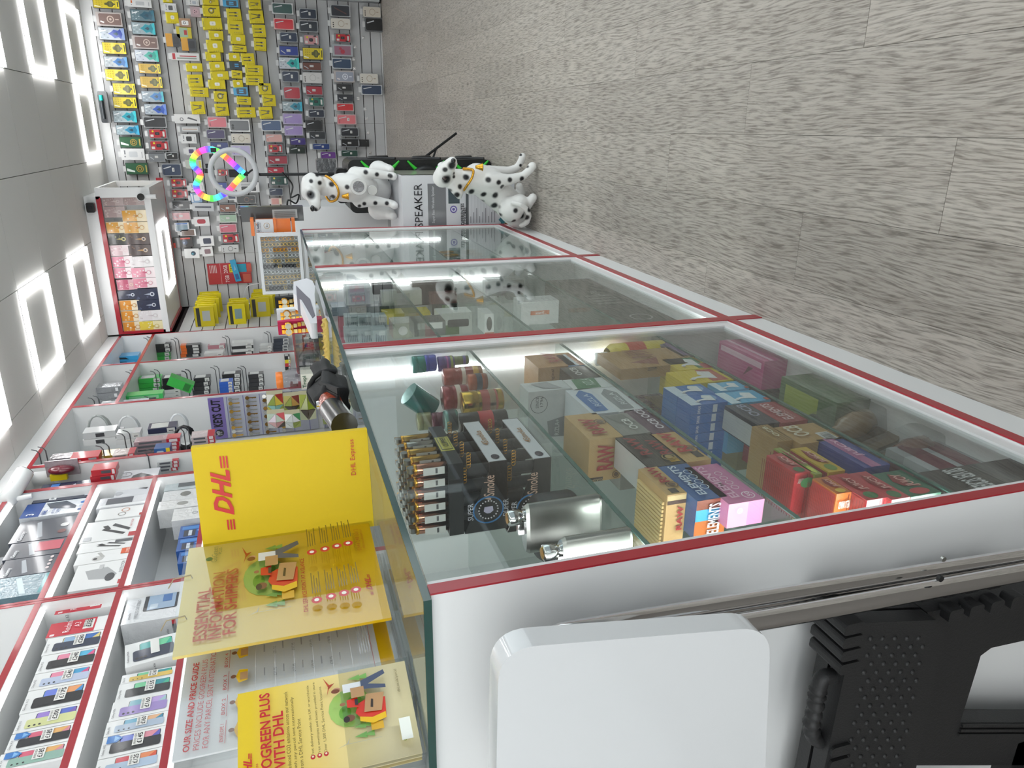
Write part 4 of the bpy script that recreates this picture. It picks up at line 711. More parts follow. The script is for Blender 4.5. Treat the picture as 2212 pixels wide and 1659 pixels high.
# ================================================================ boxes on the near shelf units
s_ = K(0, 1240, 3.959); t_ = K(0, 1000, 5.027); u7 = K(60, 700, 4.367); u8 = K(380, 700, 5.267)
def shelved(kf, T, TF, zb, name, label, cat, body, dec=(), txt=(), X=-1.585, d=.09, group=None, tilt=0, spin=0):
    a = at(*kf(*T), X=X); b = at(*kf(*TF), X=X); h = (a.z+b.z)/2-zb
    return pbox(name, label, cat, (X, (a.y+b.y)/2, zb), PI/2, (b.y-a.y)*.985, d, h, body, dec, txt, group, tilt, spin)
def phone_dec(back, scr, badge=False, lens='23252a'):
    D = [('f', 'q', (.50, .14, .9, .74, .06), '15161a'), ('f', 'q', (.52, .15, .88, .73, .05), scr[0]), ('f', 'p', [(.52, .3), (.88, .16), (.88, .4), (.52, .55)], scr[1]), ('f', 'p', [(.52, .62), (.7, .5), (.88, .58), (.88, .72), (.52, .72)], scr[2])]
    D += [('f', 'q', (.14, .12, .6, .86, .07), back)]+[('f', 'e', (.25, .79-.075*i, .045), lens) for i in range(3)]+[('f', 'r', (.3, .38, .92, .54), 'ecebe7')]
    if badge: D += [('f', 'p', [(.62, .93), (.96, .93), (.96, .78), (.79, .70), (.62, .78)], '2f78c4'), ('f', 'p', [(.65, .82), (.93, .82), (.79, .74)], '7fb6e6')]
    return D
def phone_txt(model, price, badge=False, brand='SAMSUNG'):
    T = [('f', model, .34, .945, .5, .045, '3a3b3f'), ('f', brand, .3, .05, .34, .028, '3a3b3f'), ('f', 'BRAND NEW', .61, .505, .5, .035, '2b2b2d'), ('f', price, .61, .435, .5, .075, '141416', 0, .02), ('n', model, .5, .7, .5, .05, '6a6b70')]
    if badge: T += [('f', '24', .79, .865, .16, .07, 'f2f5f8', 0, .02)]
    return T
WB = P('e9eaea', .3, 0, .3)
UPPER = [((365, 700), (400, 556), 'Galaxy A35 5G', '£280', '27324a', ('d9c77a', '3a6fb8', '8fb0d0'), False, 'navy backed phone priced £280'), ((300, 858), (365, 703), 'Galaxy A25', '£240', '17191d', ('d9568a', '4fb4d9', 'e58aa6'), False, 'black backed phone with pink screen priced £240'),
    ((240, 1004), (300, 861), 'Galaxy A25', '£240', 'b7c3dc', ('d9568a', '3f9fd0', 'e58aa6'), False, 'ice blue backed phone priced £240'), ((165, 1203), (240, 1007), 'Galaxy A12', '£175', '181a20', ('3f8fd0', 'e9a06a', '6a7fd9'), False, 'black phone priced £175'),
    ((115, 1370), (165, 1206), 'Galaxy A15', '£200', 'd3d79a', ('7a62b4', '5a6fc9', '9a7fd0'), False, 'lime backed phone priced £200'), ((20, 1540), (115, 1374), 'Galaxy A14', '£185', '1d2026', ('d98a9a', 'e6b06a', 'd9607a'), True, 'black backed phone with blue badge priced £185'), ((-70, 1712), (20, 1544), 'Galaxy A14', '£185', '8fb3a6', ('d98a9a', 'e6b06a', 'd9607a'), True, 'mint backed phone priced £185')]
for T, TF, md, pr, bk, sc, bd, ds in UPPER:
    shelved(s_, T, TF, 1.695, 'phone_box', f'white box showing a {ds} on the upper phone shelf', 'phone box', WB, phone_dec(bk, sc, bd), phone_txt(md, pr, bd), d=.06, group='phone boxes on the upper shelf')
for T, TF, ds in (((467, 352), (500, 258), 'next to the divider'), ((397, 552), (432, 430), 'next to the navy phone box')):
    shelved(s_, T, TF, 1.695, 'phone_box', f'red and white phone box priced £155, {ds}', 'phone box', WB, [('f', 'r', (0, .27, 1, 1), 'c8283c'), ('f', 'r', (.25, .3, .9, .46), 'ecebe7'), ('f', 'q', (.06, .88, .2, .95, .03), 'f0d9dc')],
        [('f', 'Redmi', .55, .70, .8, .11, 'f2dfe2'), ('f', 'A3', .62, .55, .34, .1, 'f2dfe2'), ('f', '£155', .6, .37, .55, .09, '1a1a1c', 0, .02), ('f', 'BRAND NEW', .6, .44, .5, .03, '2b2b2d'), ('n', 'Redmi A3', .5, .8, .8, .06, '7a7b80')], d=.06, group='red phone boxes on the upper shelf')
LOWER = [((1022, 950), (1052, 868), 'Galaxy A06', '£160', 'd9b95a', ('3fb38f', '2a8f9a', '7fd0a0'), False, 'gold backed phone priced £160'), ((980, 1100), (1022, 947), 'Galaxy A06', '£155', '1b2026', ('3fb38f', '2a8f9a', '7fd0a0'), False, 'black backed phone priced £155'), ((920, 1268), (976, 1098), 'Galaxy A05s', '£160', '9c88c4', ('9fc3c9', 'b9a0d9', '7fb0c0'), False, 'lilac backed phone priced £160'),
    ((882, 1400), (920, 1270), 'Galaxy A05s', '£160', 'a9b9cc', ('3f8fb0', 'e6b48a', '5fa3c0'), False, 'silver blue phone priced £160'), ((838, 1590), (884, 1402), 'Galaxy A05', '£145', '181b22', ('5a5fc0', 'd98a9a', '6f7fd0'), True, 'black phone priced £145'), ((790, 1760), (838, 1594), 'Galaxy A04e', '£125', 'a9bdd3', ('d9563a', 'e68a5a', 'c83a4a'), False, 'pale blue phone priced £125')]
for T, TF, md, pr, bk, sc, bd, ds in LOWER:
    shelved(s_, T, TF, 1.455, 'phone_box', f'white box showing a {ds} on the lower phone shelf', 'phone box', WB, phone_dec(bk, sc, bd), phone_txt(md, pr, bd), d=.06, group='phone boxes on the lower shelf')
a = at(*s_(1075, 760), X=-1.59)
pbox('phone_box', 'white phone box leaning askew beside the car stereo box, green screen shown', 'phone box', (-1.57, a.y+.03, 1.462), PI/2, .115, .06, a.z-1.46, WB, phone_dec('27324a', ('2fb39a', '6fd0a0', '2a9fa0')), [('f', 'Galaxy A06', .4, .945, .5, .045, '3a3b3f'), ('n', 'Galaxy A06', .5, .5, .7, .05, '3a3b3f')], 'phone boxes on the lower shelf', 0, -.16)
shelved(s_, (1035, 440), (1105, 165), 1.455, 'stereo_box', 'large white box showing a car stereo screen on the lower phone shelf', 'electronics box', film('dfe1e4'), [('f', 'q', (.3, .2, .86, .72, .04), '3a3c42'), ('f', 'r', (.33, .24, .8, .66), '9fb6cf'), ('f', 'r', (.36, .5, .5, .62), 'c9d8e6'), ('f', 'r', (.54, .3, .76, .44), '4f78b4'), ('n', 'r', (.1, .2, .9, .26), '2a2a2d'), ('n', 'r', (.75, .2, .9, .26), 'c02a34')],
    [('f', 'yesido', .2, .9, .2, .05, '6a6c72'), ('f', 'WIRELESS CAR STEREO', .4, .8, .6, .05, '77797f'), ('n', 'yesido', .4, .34, .4, .05, '6a6c72')], d=.11)
CH = P('3d4350', .28, 0, .6)
g2 = 'grooming kits on the top shelf'
shelved(t_, (372, 440), (440, 240), 1.945, 'clipper_box', 'navy hair clipper box beside the unit divider, top shelf', 'clipper box', P('27314a', .25, 0, .7), [('f', 'r', (.06, .62, .5, .74), 'eef1f3'), ('f', 'r', (.55, .7, .95, .84), '2f78c4'), ('f', 'p', [(.2, .4), (.8, .46), (.86, .42), (.2, .34)], 'a8b0ba'), ('f', 'r', (.1, .1, .4, .16), 'cfd6de')], [('f', 'WAHL', .27, .68, .36, .06, '27314a', 0, .02)], group=g2)
shelved(t_, (215, 610), (292, 455), 1.945, 'clipper_box', 'white and blue adjustable clipper box on the top shelf', 'clipper box', film('e3e8ee'), [('f', 'r', (0, .72, 1, 1), '27509a'), ('f', 'p', [(.3, .2), (.5, .6), (.9, .7), (.95, .4), (.5, .2)], '3b4656'), ('f', 'e', (.2, .12, .08), '3a5f9a'), ('f', 'e', (.45, .12, .08), 'b9c6d9'), ('f', 'e', (.7, .12, .08), '3a78c4')], [('f', 'WAHL', .22, .65, .3, .08, '27509a', 0, .03), ('f', 'ADJUSTABLE', .27, .52, .4, .05, '27509a'), ('f', 'CLIPPER', .24, .45, .3, .05, '27509a'), ('f', '3', .16, .85, .12, .12, 'f0f4f8', 0, .02)], group=g2)
for (T, TF), ds, extra in (((( 110, 880), (212, 645)), 'with red nozzles pictured', [('f', 'e', (.3, .25, .09), '6b2a2a'), ('f', 'e', (.6, .25, .09), 'd9d9d9')]), (((45, 1060), (108, 885)), 'with a red panel', [('f', 'r', (.3, .15, .9, .55), 'c8455a')]), (((-35, 1262), (43, 1064)), 'with pale nozzles pictured', [('f', 'e', (.25+.2*i, .22, .07, .03), 'd9c9c9') for i in range(4)])):
    shelved(t_, T, TF, 1.945, 'clipper_box', f'dark grey hair clipper box {ds}, top shelf', 'clipper box', CH, [('f', 'p', [(.1, .6), (.85, .72), (.9, .66), (.15, .52)], 'aab0b8'), ('f', 'r', (0, 0, 1, .05), 'c23a4a')]+extra, [('f', 'Geemy', .26, .85, .42, .09, 'e6e8ec', 0, .02)], group=g2)
shelved(t_, (-120, 1500), (-38, 1266), 1.945, 'clipper_box', 'teal glossy grooming box nearest the phone shelves, top shelf', 'clipper box', film('6f8c98'), [('f', 'p', [(.1, .5), (.9, .7), (.9, .6), (.1, .4)], 'cfe0e6'), ('f', 'r', (.05, .05, .95, .2), '3a8f96')], group=g2)
a = at(*t_(110, 950), X=-1.6); pbox('gift_box', 'small black and silver box lying on the grooming boxes', 'box', (-1.62, a.y-.05, 2.17), PI/2+.2, .16, .1, .055, '141519', [('t', 'r', (.05, .05, .95, .9), 'b9bcc0'), ('f', 'r', (.1, .2, .9, .8), 'a9acb0')])
g3 = 'gadget boxes on the middle shelf'
shelved(t_, (1288, 372), (1300, 95), 1.695, 'inflator_box', 'white box showing a black tyre inflator, on the middle shelf', 'gadget box', P('d9dadf', .3, 0, .4), [('f', 'p', [(.18, .2), (.3, .62), (.55, .78), (.78, .7), (.86, .5), (.7, .14), (.4, .08)], '303238'), ('f', 'p', [(.4, .56), (.62, .64), (.7, .5), (.48, .42)], '45484f'), ('f', 'r', (.46, .52, .6, .6), 'aab4b0'), ('f', 'e', (.12, .9, .06), 'bfc1c6'), ('f', 'o', (.84, .9, .09, .85), '8a8c92')], [('f', '120W', .84, .9, .1, .03, '6a6c72')], group=g3)
shelved(t_, (1040, 505), (1092, 392), 1.695, 'gadget_box', 'clear wrapped silver gadget box beside the inflator box', 'gadget box', film('d3d5da'), [('f', 'r', (.3, .35, .9, .85), '5b5f68'), ('f', 'r', (.05, .05, .25, .95), 'eceef0')], group=g3)
shelved(t_, (1030, 632), (1082, 508), 1.695, 'headphone_box', 'white box showing copper ringed headphones, middle shelf', 'gadget box', WB, [('f', 'o', (.35, .5, .16, .75), '8f8a86'), ('f', 'o', (.7, .45, .17, .75), 'c98f76'), ('f', 'r', (.05, .06, .25, .14), 'b03a34')], group=g3)
hold = [('f', 'p', [(.2, .3), (.28, .26), (.6, .66), (.52, .7)], '26272b'), ('f', 'p', [(.5, .6), (.7, .7), (.74, .62), (.55, .54)], '26272b'), ('f', 'p', [(.38, .22), (.48, .2), (.8, .5), (.7, .54)], '3a3c42'), ('f', 'r', (.06, .82, .24, .95), 'c8cacd'), ('f', 'r', (.06, .05, .26, .2), 'b9343c')]
shelved(t_, (865, 880), (945, 655), 1.695, 'phone_holder_box', 'large white box showing a black long arm phone holder, middle shelf', 'phone holder box', WB, hold, [('f', 'GRAVITY HOLDER', .72, .2, .36, .04, 'b0404a')], group=g3)
shelved(t_, (835, 990), (868, 884), 1.695, 'phone_holder_box', 'smaller white box showing a black phone holder, middle shelf', 'phone holder box', WB, hold[:3]+[('f', 'r', (.68, .1, .95, .4), '54565c')], group=g3)
shelved(t_, (808, 1118), (838, 995), 1.695, 'hair_dryer_box', 'white box with orange corner showing a white hair dryer, middle shelf', 'gadget box', WB, [('f', 'e', (.35, .62, .22, .1), 'c3c3c1'), ('f', 'e', (.33, .66, .09), '2b2b2e'), ('f', 'p', [(.4, .56), (.85, .66), (.88, .6), (.45, .5)], 'b3b3b1'), ('f', 'r', (.5, 0, 1, .24), 'd9561f')], [('f', '2 SPEED', .74, .12, .4, .06, 'f6e6dc')], group=g3)
shelved(t_, (770, 1400), (812, 1122), 1.695, 'detector_box', 'white box showing a silver cylinder detector camera, middle shelf', 'gadget box', WB, [('f', 'p', [(.28, .3), (.36, .7), (.72, .82), (.78, .42), (.45, .2)], 'a9abad'), ('f', 'e', (.36, .32, .16, .09), '3f4146'), ('f', 'r', (.72, .5, .9, .58), 'c6c7c8'), ('f', 'r', (.04, .04, .2, .14), 'b9343c')], [('f', 'DETECTOR', .7, .14, .45, .06, '4a4b50')], group=g3)
g4 = 'boxes on the lower gadget shelf'
for T, TF, ds, bd, D in [((1925, 215), (1938, 135), 'black framed display box', 'b9bbbd', [('f', 'r', (.05, .1, .95, .9), '24262a')]), ((1780, 310), (1800, 222), 'clear blister gadget box', 'bcc6c9', [('f', 'r', (.3, .3, .9, .7), '5a5f63')]), ((1762, 420), (1775, 316), 'white box with grey oval speaker', 'd5d7d8', [('f', 'e', (.55, .5, .25, .12), '77797c')]), ((1705, 520), (1730, 425), 'white box with silver oval speaker', 'dcdddd', [('f', 'e', (.55, .5, .22, .12), '9a9c9e')]), ((1830, 640), (1920, 500), 'white box showing wired earphones', 'd9dada', [('f', 'o', (.7, .5, .14, .8), 'f3f3f3'), ('f', 'o', (.5, .3, .1, .8), '6a6b6e'), ('f', 'r', (.04, .04, .2, .12), 'b9343c')])]:
    shelved(t_, T, TF, 1.455, 'gadget_box', f'{ds} on the lower gadget shelf', 'gadget box', film(bd), D, group=g4)
for k, (T, TF) in enumerate((((1935, 825), (1962, 690)), ((1912, 965), (1935, 830)), ((1925, 1100), (1950, 970)))):
    shelved(t_, T, TF, 1.455, 'battery_pack', f'blue flip top battery pack, {ORD[k+1]} from the earphone box, lower gadget shelf', 'battery pack', '1f57a3', [('f', 'r', (.1, .3, .6, .8), '16243f'), ('f', 'r', (.65, .1, .9, .9), '3f86cf'), ('f', 'r', (.14, .45, .56, .6), 'c9d3e0'), ('f', 'e', (.5, .12, .1), '7fb0e0'), ('n', 'r', (0, 0, 1, .5), '10131a')], X=-1.6, d=.05, group='blue battery packs in a row')
# ================================================================ packs on pegs and piles in the far shelf units
def pile(kf, rect, n, cols, ds, where, name='ink_pack', cat='ink cartridge', X=-1.68, depth=.08, dec=None, tilt=0, group=None, peg=True):
    (x0, y0), (x1, y1) = kf(rect[0], rect[1]), kf(rect[2], rect[3])
    cx, cy = (x0+x1)/2, (y0+y1)/2; Y = at(cx, cy, X=X).y
    for k in range(n):
        a = at(cx, y1-(y1-y0)*k/n, Y=Y); b = at(cx, y1-(y1-y0)*(k+1)/n, Y=Y); w = b.x-a.x
        h = abs(at(x0, cy, Y=Y).z-at(x1, cy, Y=Y).z); dz = random.uniform(-.004, .004)
        c = cols[k % len(cols)]
        D = dec or [('f', 'r', (.08, .06, .92, .34), 'dddeda'), ('f', 'r', (.3, .12, .45, .28), '2b2b2d'), ('r', 'r', (.1, .3, .9, .9), 'cfd2cf'), ('t', 'r', (.1, .1, .9, .5), 'd5d5d2')]
        pbox(name, (f'{ds}, {ORD[k+1]} from the wall, {where}' if n > 1 else f'{ds}, {where}'), cat, ((a.x+b.x)/2, Y, a.z-h/2+dz), random.uniform(-.06, .06), abs(w)*.96, depth, h, c if not isinstance(c, str) else glossy(c), D, group=group or 'packs on pegs in the far shelf units', spin=tilt)
    if peg:
        zt = at(x0, cy, Y=Y).z+.012; a = at(cx, y1, Y=Y); b = at(cx, y0, Y=Y)
        for j in (0, 1):
            o = empty('peg_hook', (XR, Y+.05-.03*j, zt+.004+.02*j)); tag(o, f"{'upper' if j else 'lower'} steel peg holding the {ds}, {where}", 'hook', 'steel pegs in the far shelf units')
            L_x = b.x-XR+.03
            G().tube([(0, 0, 0), (L_x, 0, 0), (L_x+.016, 0, .01), (L_x+.024, 0, .03)], .0028, 6, metal('77797c', .35)).obj('arm', o); G().box(0, -.014, -.014, .004, .014, .014, STEEL).obj('plate', o)
GRN, BLK, ORG, WHT = '2fae3f', '1b1c1f', 'e0691f', 'd6d8d6'
b5, b6 = 'fifth shelf unit', 'corner shelf unit'
pile(u7, (1045, 512, 1262, 690), 4, [GRN, '37b54a'], 'green white ink box', 'upper peg of '+b5, group='green ink boxes')
pile(u7, (1275, 508, 1442, 690), 5, [WHT, WHT, BLK, BLK, BLK], 'white black ink box', 'second peg of '+b5)
pile(u7, (1565, 508, 1720, 665), 4, [BLK], 'black ink box', 'third peg of '+b5)
a = at(*u7(1455, 625), X=-1.60); pbox('ink_pack', 'bright green ink box hanging tilted between the pegs of the fifth shelf unit', 'ink cartridge', (a.x, a.y, a.z-.06), 0, .06, .08, .15, '31b443', [('f', 'r', (.1, .1, .9, .35), '1d7a2c')], spin=.5)
a = at(*u7(1110, 692), X=-1.60); pbox('ink_pack', 'pale green ink box lying level under the green boxes, fifth shelf unit', 'ink cartridge', (a.x, a.y, a.z-.1), 0, .035, .08, .24, '3fc463', [('f', 'r', (.2, .1, .8, .8), '8fd6a0')])
pile(u8, (205, 610, 392, 800), 4, [BLK, '23242a'], 'black ink box, white label', 'lower first peg, '+b5)
pile(u8, (530, 568, 745, 790), 5, [BLK], 'tall black ink box', 'lower second peg of '+b5)
pile(u8, (500, 658, 655, 790), 4, ['1f5fc4'], 'blue ink box', 'front of the tall black boxes', X=-1.60, peg=False, group='blue ink boxes')
pile(u8, (832, 570, 1006, 755), 4, [BLK, '26272b'], 'black gold ink box', 'lower third peg of '+b5)
pile(u7, (1195, 188, 1350, 345), 4, [GRN, '27903a', BLK, '2a2c2a'], 'green black memory card pack', 'upper peg of '+b6, 'memory_pack', 'memory card')
pile(u8, (60, 238, 285, 375), 4, [BLK], 'black pack with orange top', 'second peg of '+b6, 'memory_pack', 'memory card', dec=[('f', 'r', (0, .72, 1, 1), ORG), ('t', 'r', (0, 0, 1, 1), ORG), ('r', 'r', (.0, .72, 1, 1), ORG), ('f', 'r', (.1, .1, .9, .4), 'c9cac8')])
pile(u8, (100, 148, 262, 222), 1, [WHT], 'white boxed adapter', 'above the orange topped packs', 'adapter_box', 'adapter', dec=[('f', 'r', (.3, .3, .6, .7), '2b2c30')])
pile(u8, (350, 163, 535, 237), 2, [BLK], 'black white pack', 'third peg of '+b6, 'memory_pack', 'memory card')
pile(u8, (365, 240, 560, 325), 2, ['d3cfcf', 'b9808a'], 'grey red pack', 'below the third peg of '+b6, 'memory_pack', 'memory card', peg=False)
pile(u8, (330, 330, 550, 392), 2, ['c9a79a', 'd0d0ce'], 'small mixed pack', 'low under third peg of '+b6, 'memory_pack', 'memory card', peg=False)
pile(u8, (640, 213, 885, 350), 4, [BLK, WHT, '25262a', WHT], 'black white ink pack', 'fourth peg of '+b6, 'memory_pack', 'memory card')
pile(u8, (690, 160, 790, 212), 1, [WHT], 'white card pack', 'above the fourth peg packs', 'memory_pack', 'memory card')
pile(u8, (955, 160, 1056, 245), 2, [WHT, 'c6c8c6'], 'white barcode pack', 'fifth peg of '+b6, 'memory_pack', 'memory card')
pile(u8, (950, 250, 1090, 345), 3, ['6b1f26', 'c9cac8', 'c2c3c1'], 'dark red grey pack', 'below the fifth peg of '+b6, 'memory_pack', 'memory card', peg=False)
pile(u8, (1112, 165, 1282, 312), 4, ['2c3442'], 'slate ink box', 'before the orange card, '+b6, dec=[('f', 'r', (.05, .0, .95, .36), 'd5d6d4'), ('f', 'r', (.2, .05, .7, .3), '55585c'), ('r', 'r', (.1, .1, .9, .9), '3a4454')])
a = at(*u8(1110, 150), X=-1.66); pbox('orange_card', 'orange header card standing behind the slate ink boxes', 'card', (a.x, a.y, a.z-.13), 0, .12, .01, .2, 'e2661c')
# top shelves
pile(u7, (835, 180, 1112, 233), 1, [film('d0cbc6')], 'beige boxed router', 'far end of the corner unit top shelf', 'router_box', 'router box', dec=[('f', 'r', (.1, .2, .9, .6), 'a99a8c')], peg=False, depth=.12)
pile(u7, (795, 234, 1092, 303), 1, [film('d8d3cc')], 'cream boxed router', 'next to the beige box, top shelf', 'router_box', 'router box', dec=[('f', 'r', (.1, .3, .9, .5), '8a6f5f')], peg=False, depth=.12)
pile(u7, (752, 305, 1052, 385), 2, ['3fa3d9'], 'sky blue router box', 'corner unit top shelf', 'router_box', 'router box', dec=[('f', 'p', [(.2, .3), (.7, .4), (.8, .65), (.3, .6)], '22303c'), ('f', 'r', (.6, .75, .9, .88), 'dfeaf2')], peg=False, depth=.12)
pile(u7, (790, 400, 1000, 560), 2, ['3fa3d9', '5bb0de'], 'sky blue router box', 'fifth unit top shelf', 'router_box', 'router box', dec=[('f', 'p', [(.2, .35), (.7, .45), (.8, .7), (.3, .65)], '22303c'), ('f', 'r', (.1, .1, .9, .2), 'dfeaf2')], peg=False, depth=.12)
pile(u7, (610, 595, 880, 760), 3, [P('c9ccd0', .12, .7, .3, 0, .9, 60)], 'silver foil pouch', 'near end of fifth unit top shelf', 'foil_pouch', 'pouch', dec=[('f', 'r', (.2, .1, .8, .2), 'eceef0')], peg=False, depth=.1)
# open unit: cable pouches
b4 = 'open shelf unit'
pile(u7, (700, 768, 785, 905), 2, [film('1d1e22')], 'black zip pouch', 'beside the cable bag', 'pouch', 'pouch', dec=[('f', 'r', (.1, .8, .9, .86), '8a8c90')])
a = at(*u7(960, 860), X=-1.66); o = pbox('cable_bag', 'silver bag printed CABLE with a black zip, hanging in the open shelf unit', 'cable bag', (a.x, a.y, a.z-.15), PI/5, .2, .03, .3, P('b9bcbf', .2, .4, .4, 0, 1, 40), [('f', 'r', (.72, .0, .95, .1), '9aa'[0]*6), ('f', 'r', (0, 0, 1, .13), '17181b'), ('f', 'e', (.16, .35, .08), 'c02232')]+[('f', 'r', (.08+.1*i, .03, .13+.1*i, .09), 'e3e4e6') for i in range(9)], [('f', 'CABLE', .5, .38, .6, .12, '1a1b1e', 0, .03)])
pile(u7, (1182, 765, 1452, 890), 1, [WB], 'white box showing a coiled webcam', 'open unit upper right pile', 'webcam_box', 'gadget box', dec=[('f', 'e', (.5, .4, .22), '5a5d62'), ('f', 'e', (.5, .4, .1), '2b2c30'), ('f', 'p', [(.5, .55), (.6, .8), (.9, .75), (.7, .7)], '3a3c42')], depth=.06)
pile(u7, (1140, 800, 1215, 935), 1, [WB], 'slim white carton', 'beside the webcam box', 'carton', 'gadget box', peg=False)
def coil(kf, cx, cy, X, r, rr_, col, label, turns=5, sq=.6):
    p = at(*kf(cx, cy), X=X); o = empty('cable_coil', (p.x, p.y, p.z)); tag(o, label, 'cable')
    pts = [Vector((r*math.cos(t*2*PI/14)*(1-.02*(t//14)), -.02+.006*(t//14)+.003*math.sin(t*3.1), r*sq*math.sin(t*2*PI/14)*(1+.03*(t//14)))) for t in range(14*turns)]
    G().tube(pts, rr_, 6, P(col, .4)).obj('cable', o); G().box(-.006, -.035, r*sq-.02, .006, .02, r*sq+.012, P('d9dadb', .3)).obj('tie', o)
coil(u7, 680, 985, -1.62, .085, .006, 'a9aeac', 'grey cable coiled in a clear bag, open shelf unit')
coil(u7, 1430, 945, -1.62, .07, .005, 'dfe3e6', 'white cable coil under the webcam box')
coil(u7, 1480, 1070, -1.62, .07, .007, '15181f', 'black cable coil hanging below the white coil', 7)
coil(u7, 960, 985, -1.60, .08, .005, 'd5d8da', 'white cable coil beside the grey bagged coil', 5)
pile(u7, (522, 1015, 835, 1140), 2, ['e3e4e4', 'c9cbcc'], 'white slim lamp box', 'open unit pile', 'lamp_box', 'gadget box', dec=[('f', 'r', (.2, .35, .8, .62), '3f4044')], X=-1.6, peg=False)
pile(u7, (835, 1030, 1065, 1135), 2, ['dedfdf', 'd0d2d3'], 'white long carton', 'open unit pile', 'carton', 'gadget box', X=-1.6, peg=False)
pile(u7, (1130, 980, 1405, 1080), 2, ['dfe0e0', '2c3350'], 'white navy cable carton', 'open unit pile', 'carton', 'gadget box', X=-1.6, peg=False)
BL = film('8f7f86')
redcard = [('f', 'r', (.0, .0, 1, .3), 'c02232'), ('f', 'r', (.1, .06, .9, .24), 'e3d9da'), ('f', 'r', (.25, .4, .75, .9), '55585e'), ('r', 'r', (0, 0, 1, .3), 'c02232')]
pile(u7, (1000, 1095, 1440, 1300), 6, [BL, film('a58a90')], 'red blister card', 'open unit long peg', 'blister_pack', 'adapter', dec=redcard, X=-1.62, group='red blister cards on the long peg')
pile(u7, (800, 1230, 1010, 1372), 4, [film('b9a9a4')], 'small red blister card', 'open unit near peg', 'blister_pack', 'adapter', dec=redcard, X=-1.6, group='small red blister cards')
pile(u7, (1220, 1295, 1425, 1390), 3, [film('c3c6c6')], 'clear blister card', 'open unit lowest peg', 'blister_pack', 'adapter', dec=redcard, X=-1.6)
pile(u7, (1205, 1170, 1355, 1285), 1, ['2b5f9e'], 'blue yellow car charger card', 'in front of the red blister cards', 'blister_pack', 'charger', dec=[('f', 'r', (0, 0, 1, .25), 'e6c81a'), ('f', 'q', (.2, .4, .8, .85, .1), 'c9d6e3')], X=-1.57, peg=False)
pile(u7, (1550, 1060, 1772, 1160), 3, [film('c9b9ba')], 'short red white blister card', 'under the keys cut board', 'blister_pack', 'adapter', dec=redcard, X=-1.6)
# narrow unit: hanging blister cards
b3 = 'narrow unit'
pile(u7, (192, 1265, 505, 1332), 3, [film('5a4f58')], 'dark blister card', b3+' upper peg', 'blister_pack', 'cable', dec=[('f', 'r', (.2, .2, .8, .8), '3a3c44')], X=-1.57)
pile(u7, (395, 1260, 672, 1362), 2, ['bf2030'], 'red hanging card with grey plugs', b3, 'blister_pack', 'adapter', dec=[('f', 'r', (.15, .08, .85, .36), '9fa3a8'), ('f', 'e', (.5, .66, .2), 'd9c3c5')], X=-1.56, peg=False)
pile(u7, (650, 1240, 860, 1372), 2, ['c9c07a', 'b09020'], 'yellow hanging card', b3, 'blister_pack', 'adapter', dec=[('f', 'r', (.1, .6, .9, .9), 'e3dfb0')], X=-1.6, peg=False)
pile(u7, (595, 1370, 832, 1485), 2, ['c0202e'], 'red hanging card with combination padlock', b3, 'blister_pack', 'padlock', dec=[('f', 'q', (.3, .2, .8, .6, .1), '4a4c52'), ('f', 'r', (.1, .05, .9, .16), 'e3d9da')], X=-1.54, peg=False)
p = at(*u7(315, 1375), X=-1.55); o = empty('shuttle_pack', (p.x, p.y, p.z)); tag(o, 'maroon oval hanging gadget in clear blister, lowest of the narrow unit', 'gadget')
G().ball((0, 0, 0), .05, P('6b1a2a', .25, 0, .5), 16, 10, (.45, .6, 1.15)).obj('shell', o); G().box(-.04, .02, -.07, .04, .03, .07, film('9a8f94')).obj('blister', o); G().box(-.05, -.01, -.02, -.02, .015, .05, P('e6cf1a', .4)).obj('tag', o)
p = at(*u7(120, 1430), X=-1.60); o = empty('white_canister', (p.x, p.y, p.z-.06)); tag(o, 'smooth white cylinder canister behind the white camera', 'canister'); G().lathe([(.0001, 0), (.05, 0), (.053, .005), (.053, .15), (.05, .158), (.0001, .16)], (0, 0, 0), 24, P('e6e7e7', .3)).obj('body', o); G().lathe([(.0001, .161), (.045, .161), (.0001, .165)], (0, 0, 0), 24, WHITE2).obj('lid', o)
# key cutting board with hanging keys
x0k, x1k, zt, yk = -1.822, -1.553, 1.535, 4.508
kb = pbox('key_board', 'key cutting board with purple header reading KEYS CUT and hanging keys', 'sign', ((x0k+x1k)/2, yk, .9), 0, x1k-x0k, .012, zt-.9, P('b9bcc9', .45), [('f', 'r', (0, .86, 1, 1), '7d6bb0'), ('f', 'e', (.14, .93, .09), '1b1a22')]+[('f', 'r', (0, .83-.15*i, 1, .836-.15*i), '6f70a8') for i in range(6)], [('f', 'KEYS CUT', .62, .93, .66, .085, '17161c', 0, .03), ('f', 'MP', .14, .93, .1, .05, 'e6e6ea')])
kcol = [metal('c9a050', .3), metal('a9a7a2', .3), metal('8a6a3a', .35), metal('bdbbb6', .25)]
key_m = []
for m_ in kcol:
    g = G(); g.prism([(.012*math.cos(t*PI/6), .012*math.sin(t*PI/6)) for t in range(12)], -.0015, .0015, m_, False); g.prism([(-.003, -.01), (.003, -.01), (.003, -.05), (.0, -.054), (-.004, -.05), (-.0055, -.042), (-.0035, -.038), (-.006, -.03), (-.003, -.026)], -.001, .001, m_); key_m.append(g.mesh('key'))
hdr = (zt-.9)
for r in range(4):
    for k in range(10):
        xx = x0k+(x1k-x0k)*(k+.6)/10.2; o = link('key', key_m[(r+k*k) % 4], None, (xx, yk-.012, .9+hdr*(.80-.155*r)), random.uniform(-.5, .5))
        tag(o, f"{['brass', 'steel', 'bronze', 'nickel'][(r+k*k) % 4]} key blank, {ORD[k+1]} from the wall, {ORD[r+1]} row of the key board", 'key', 'key blanks on the key board')
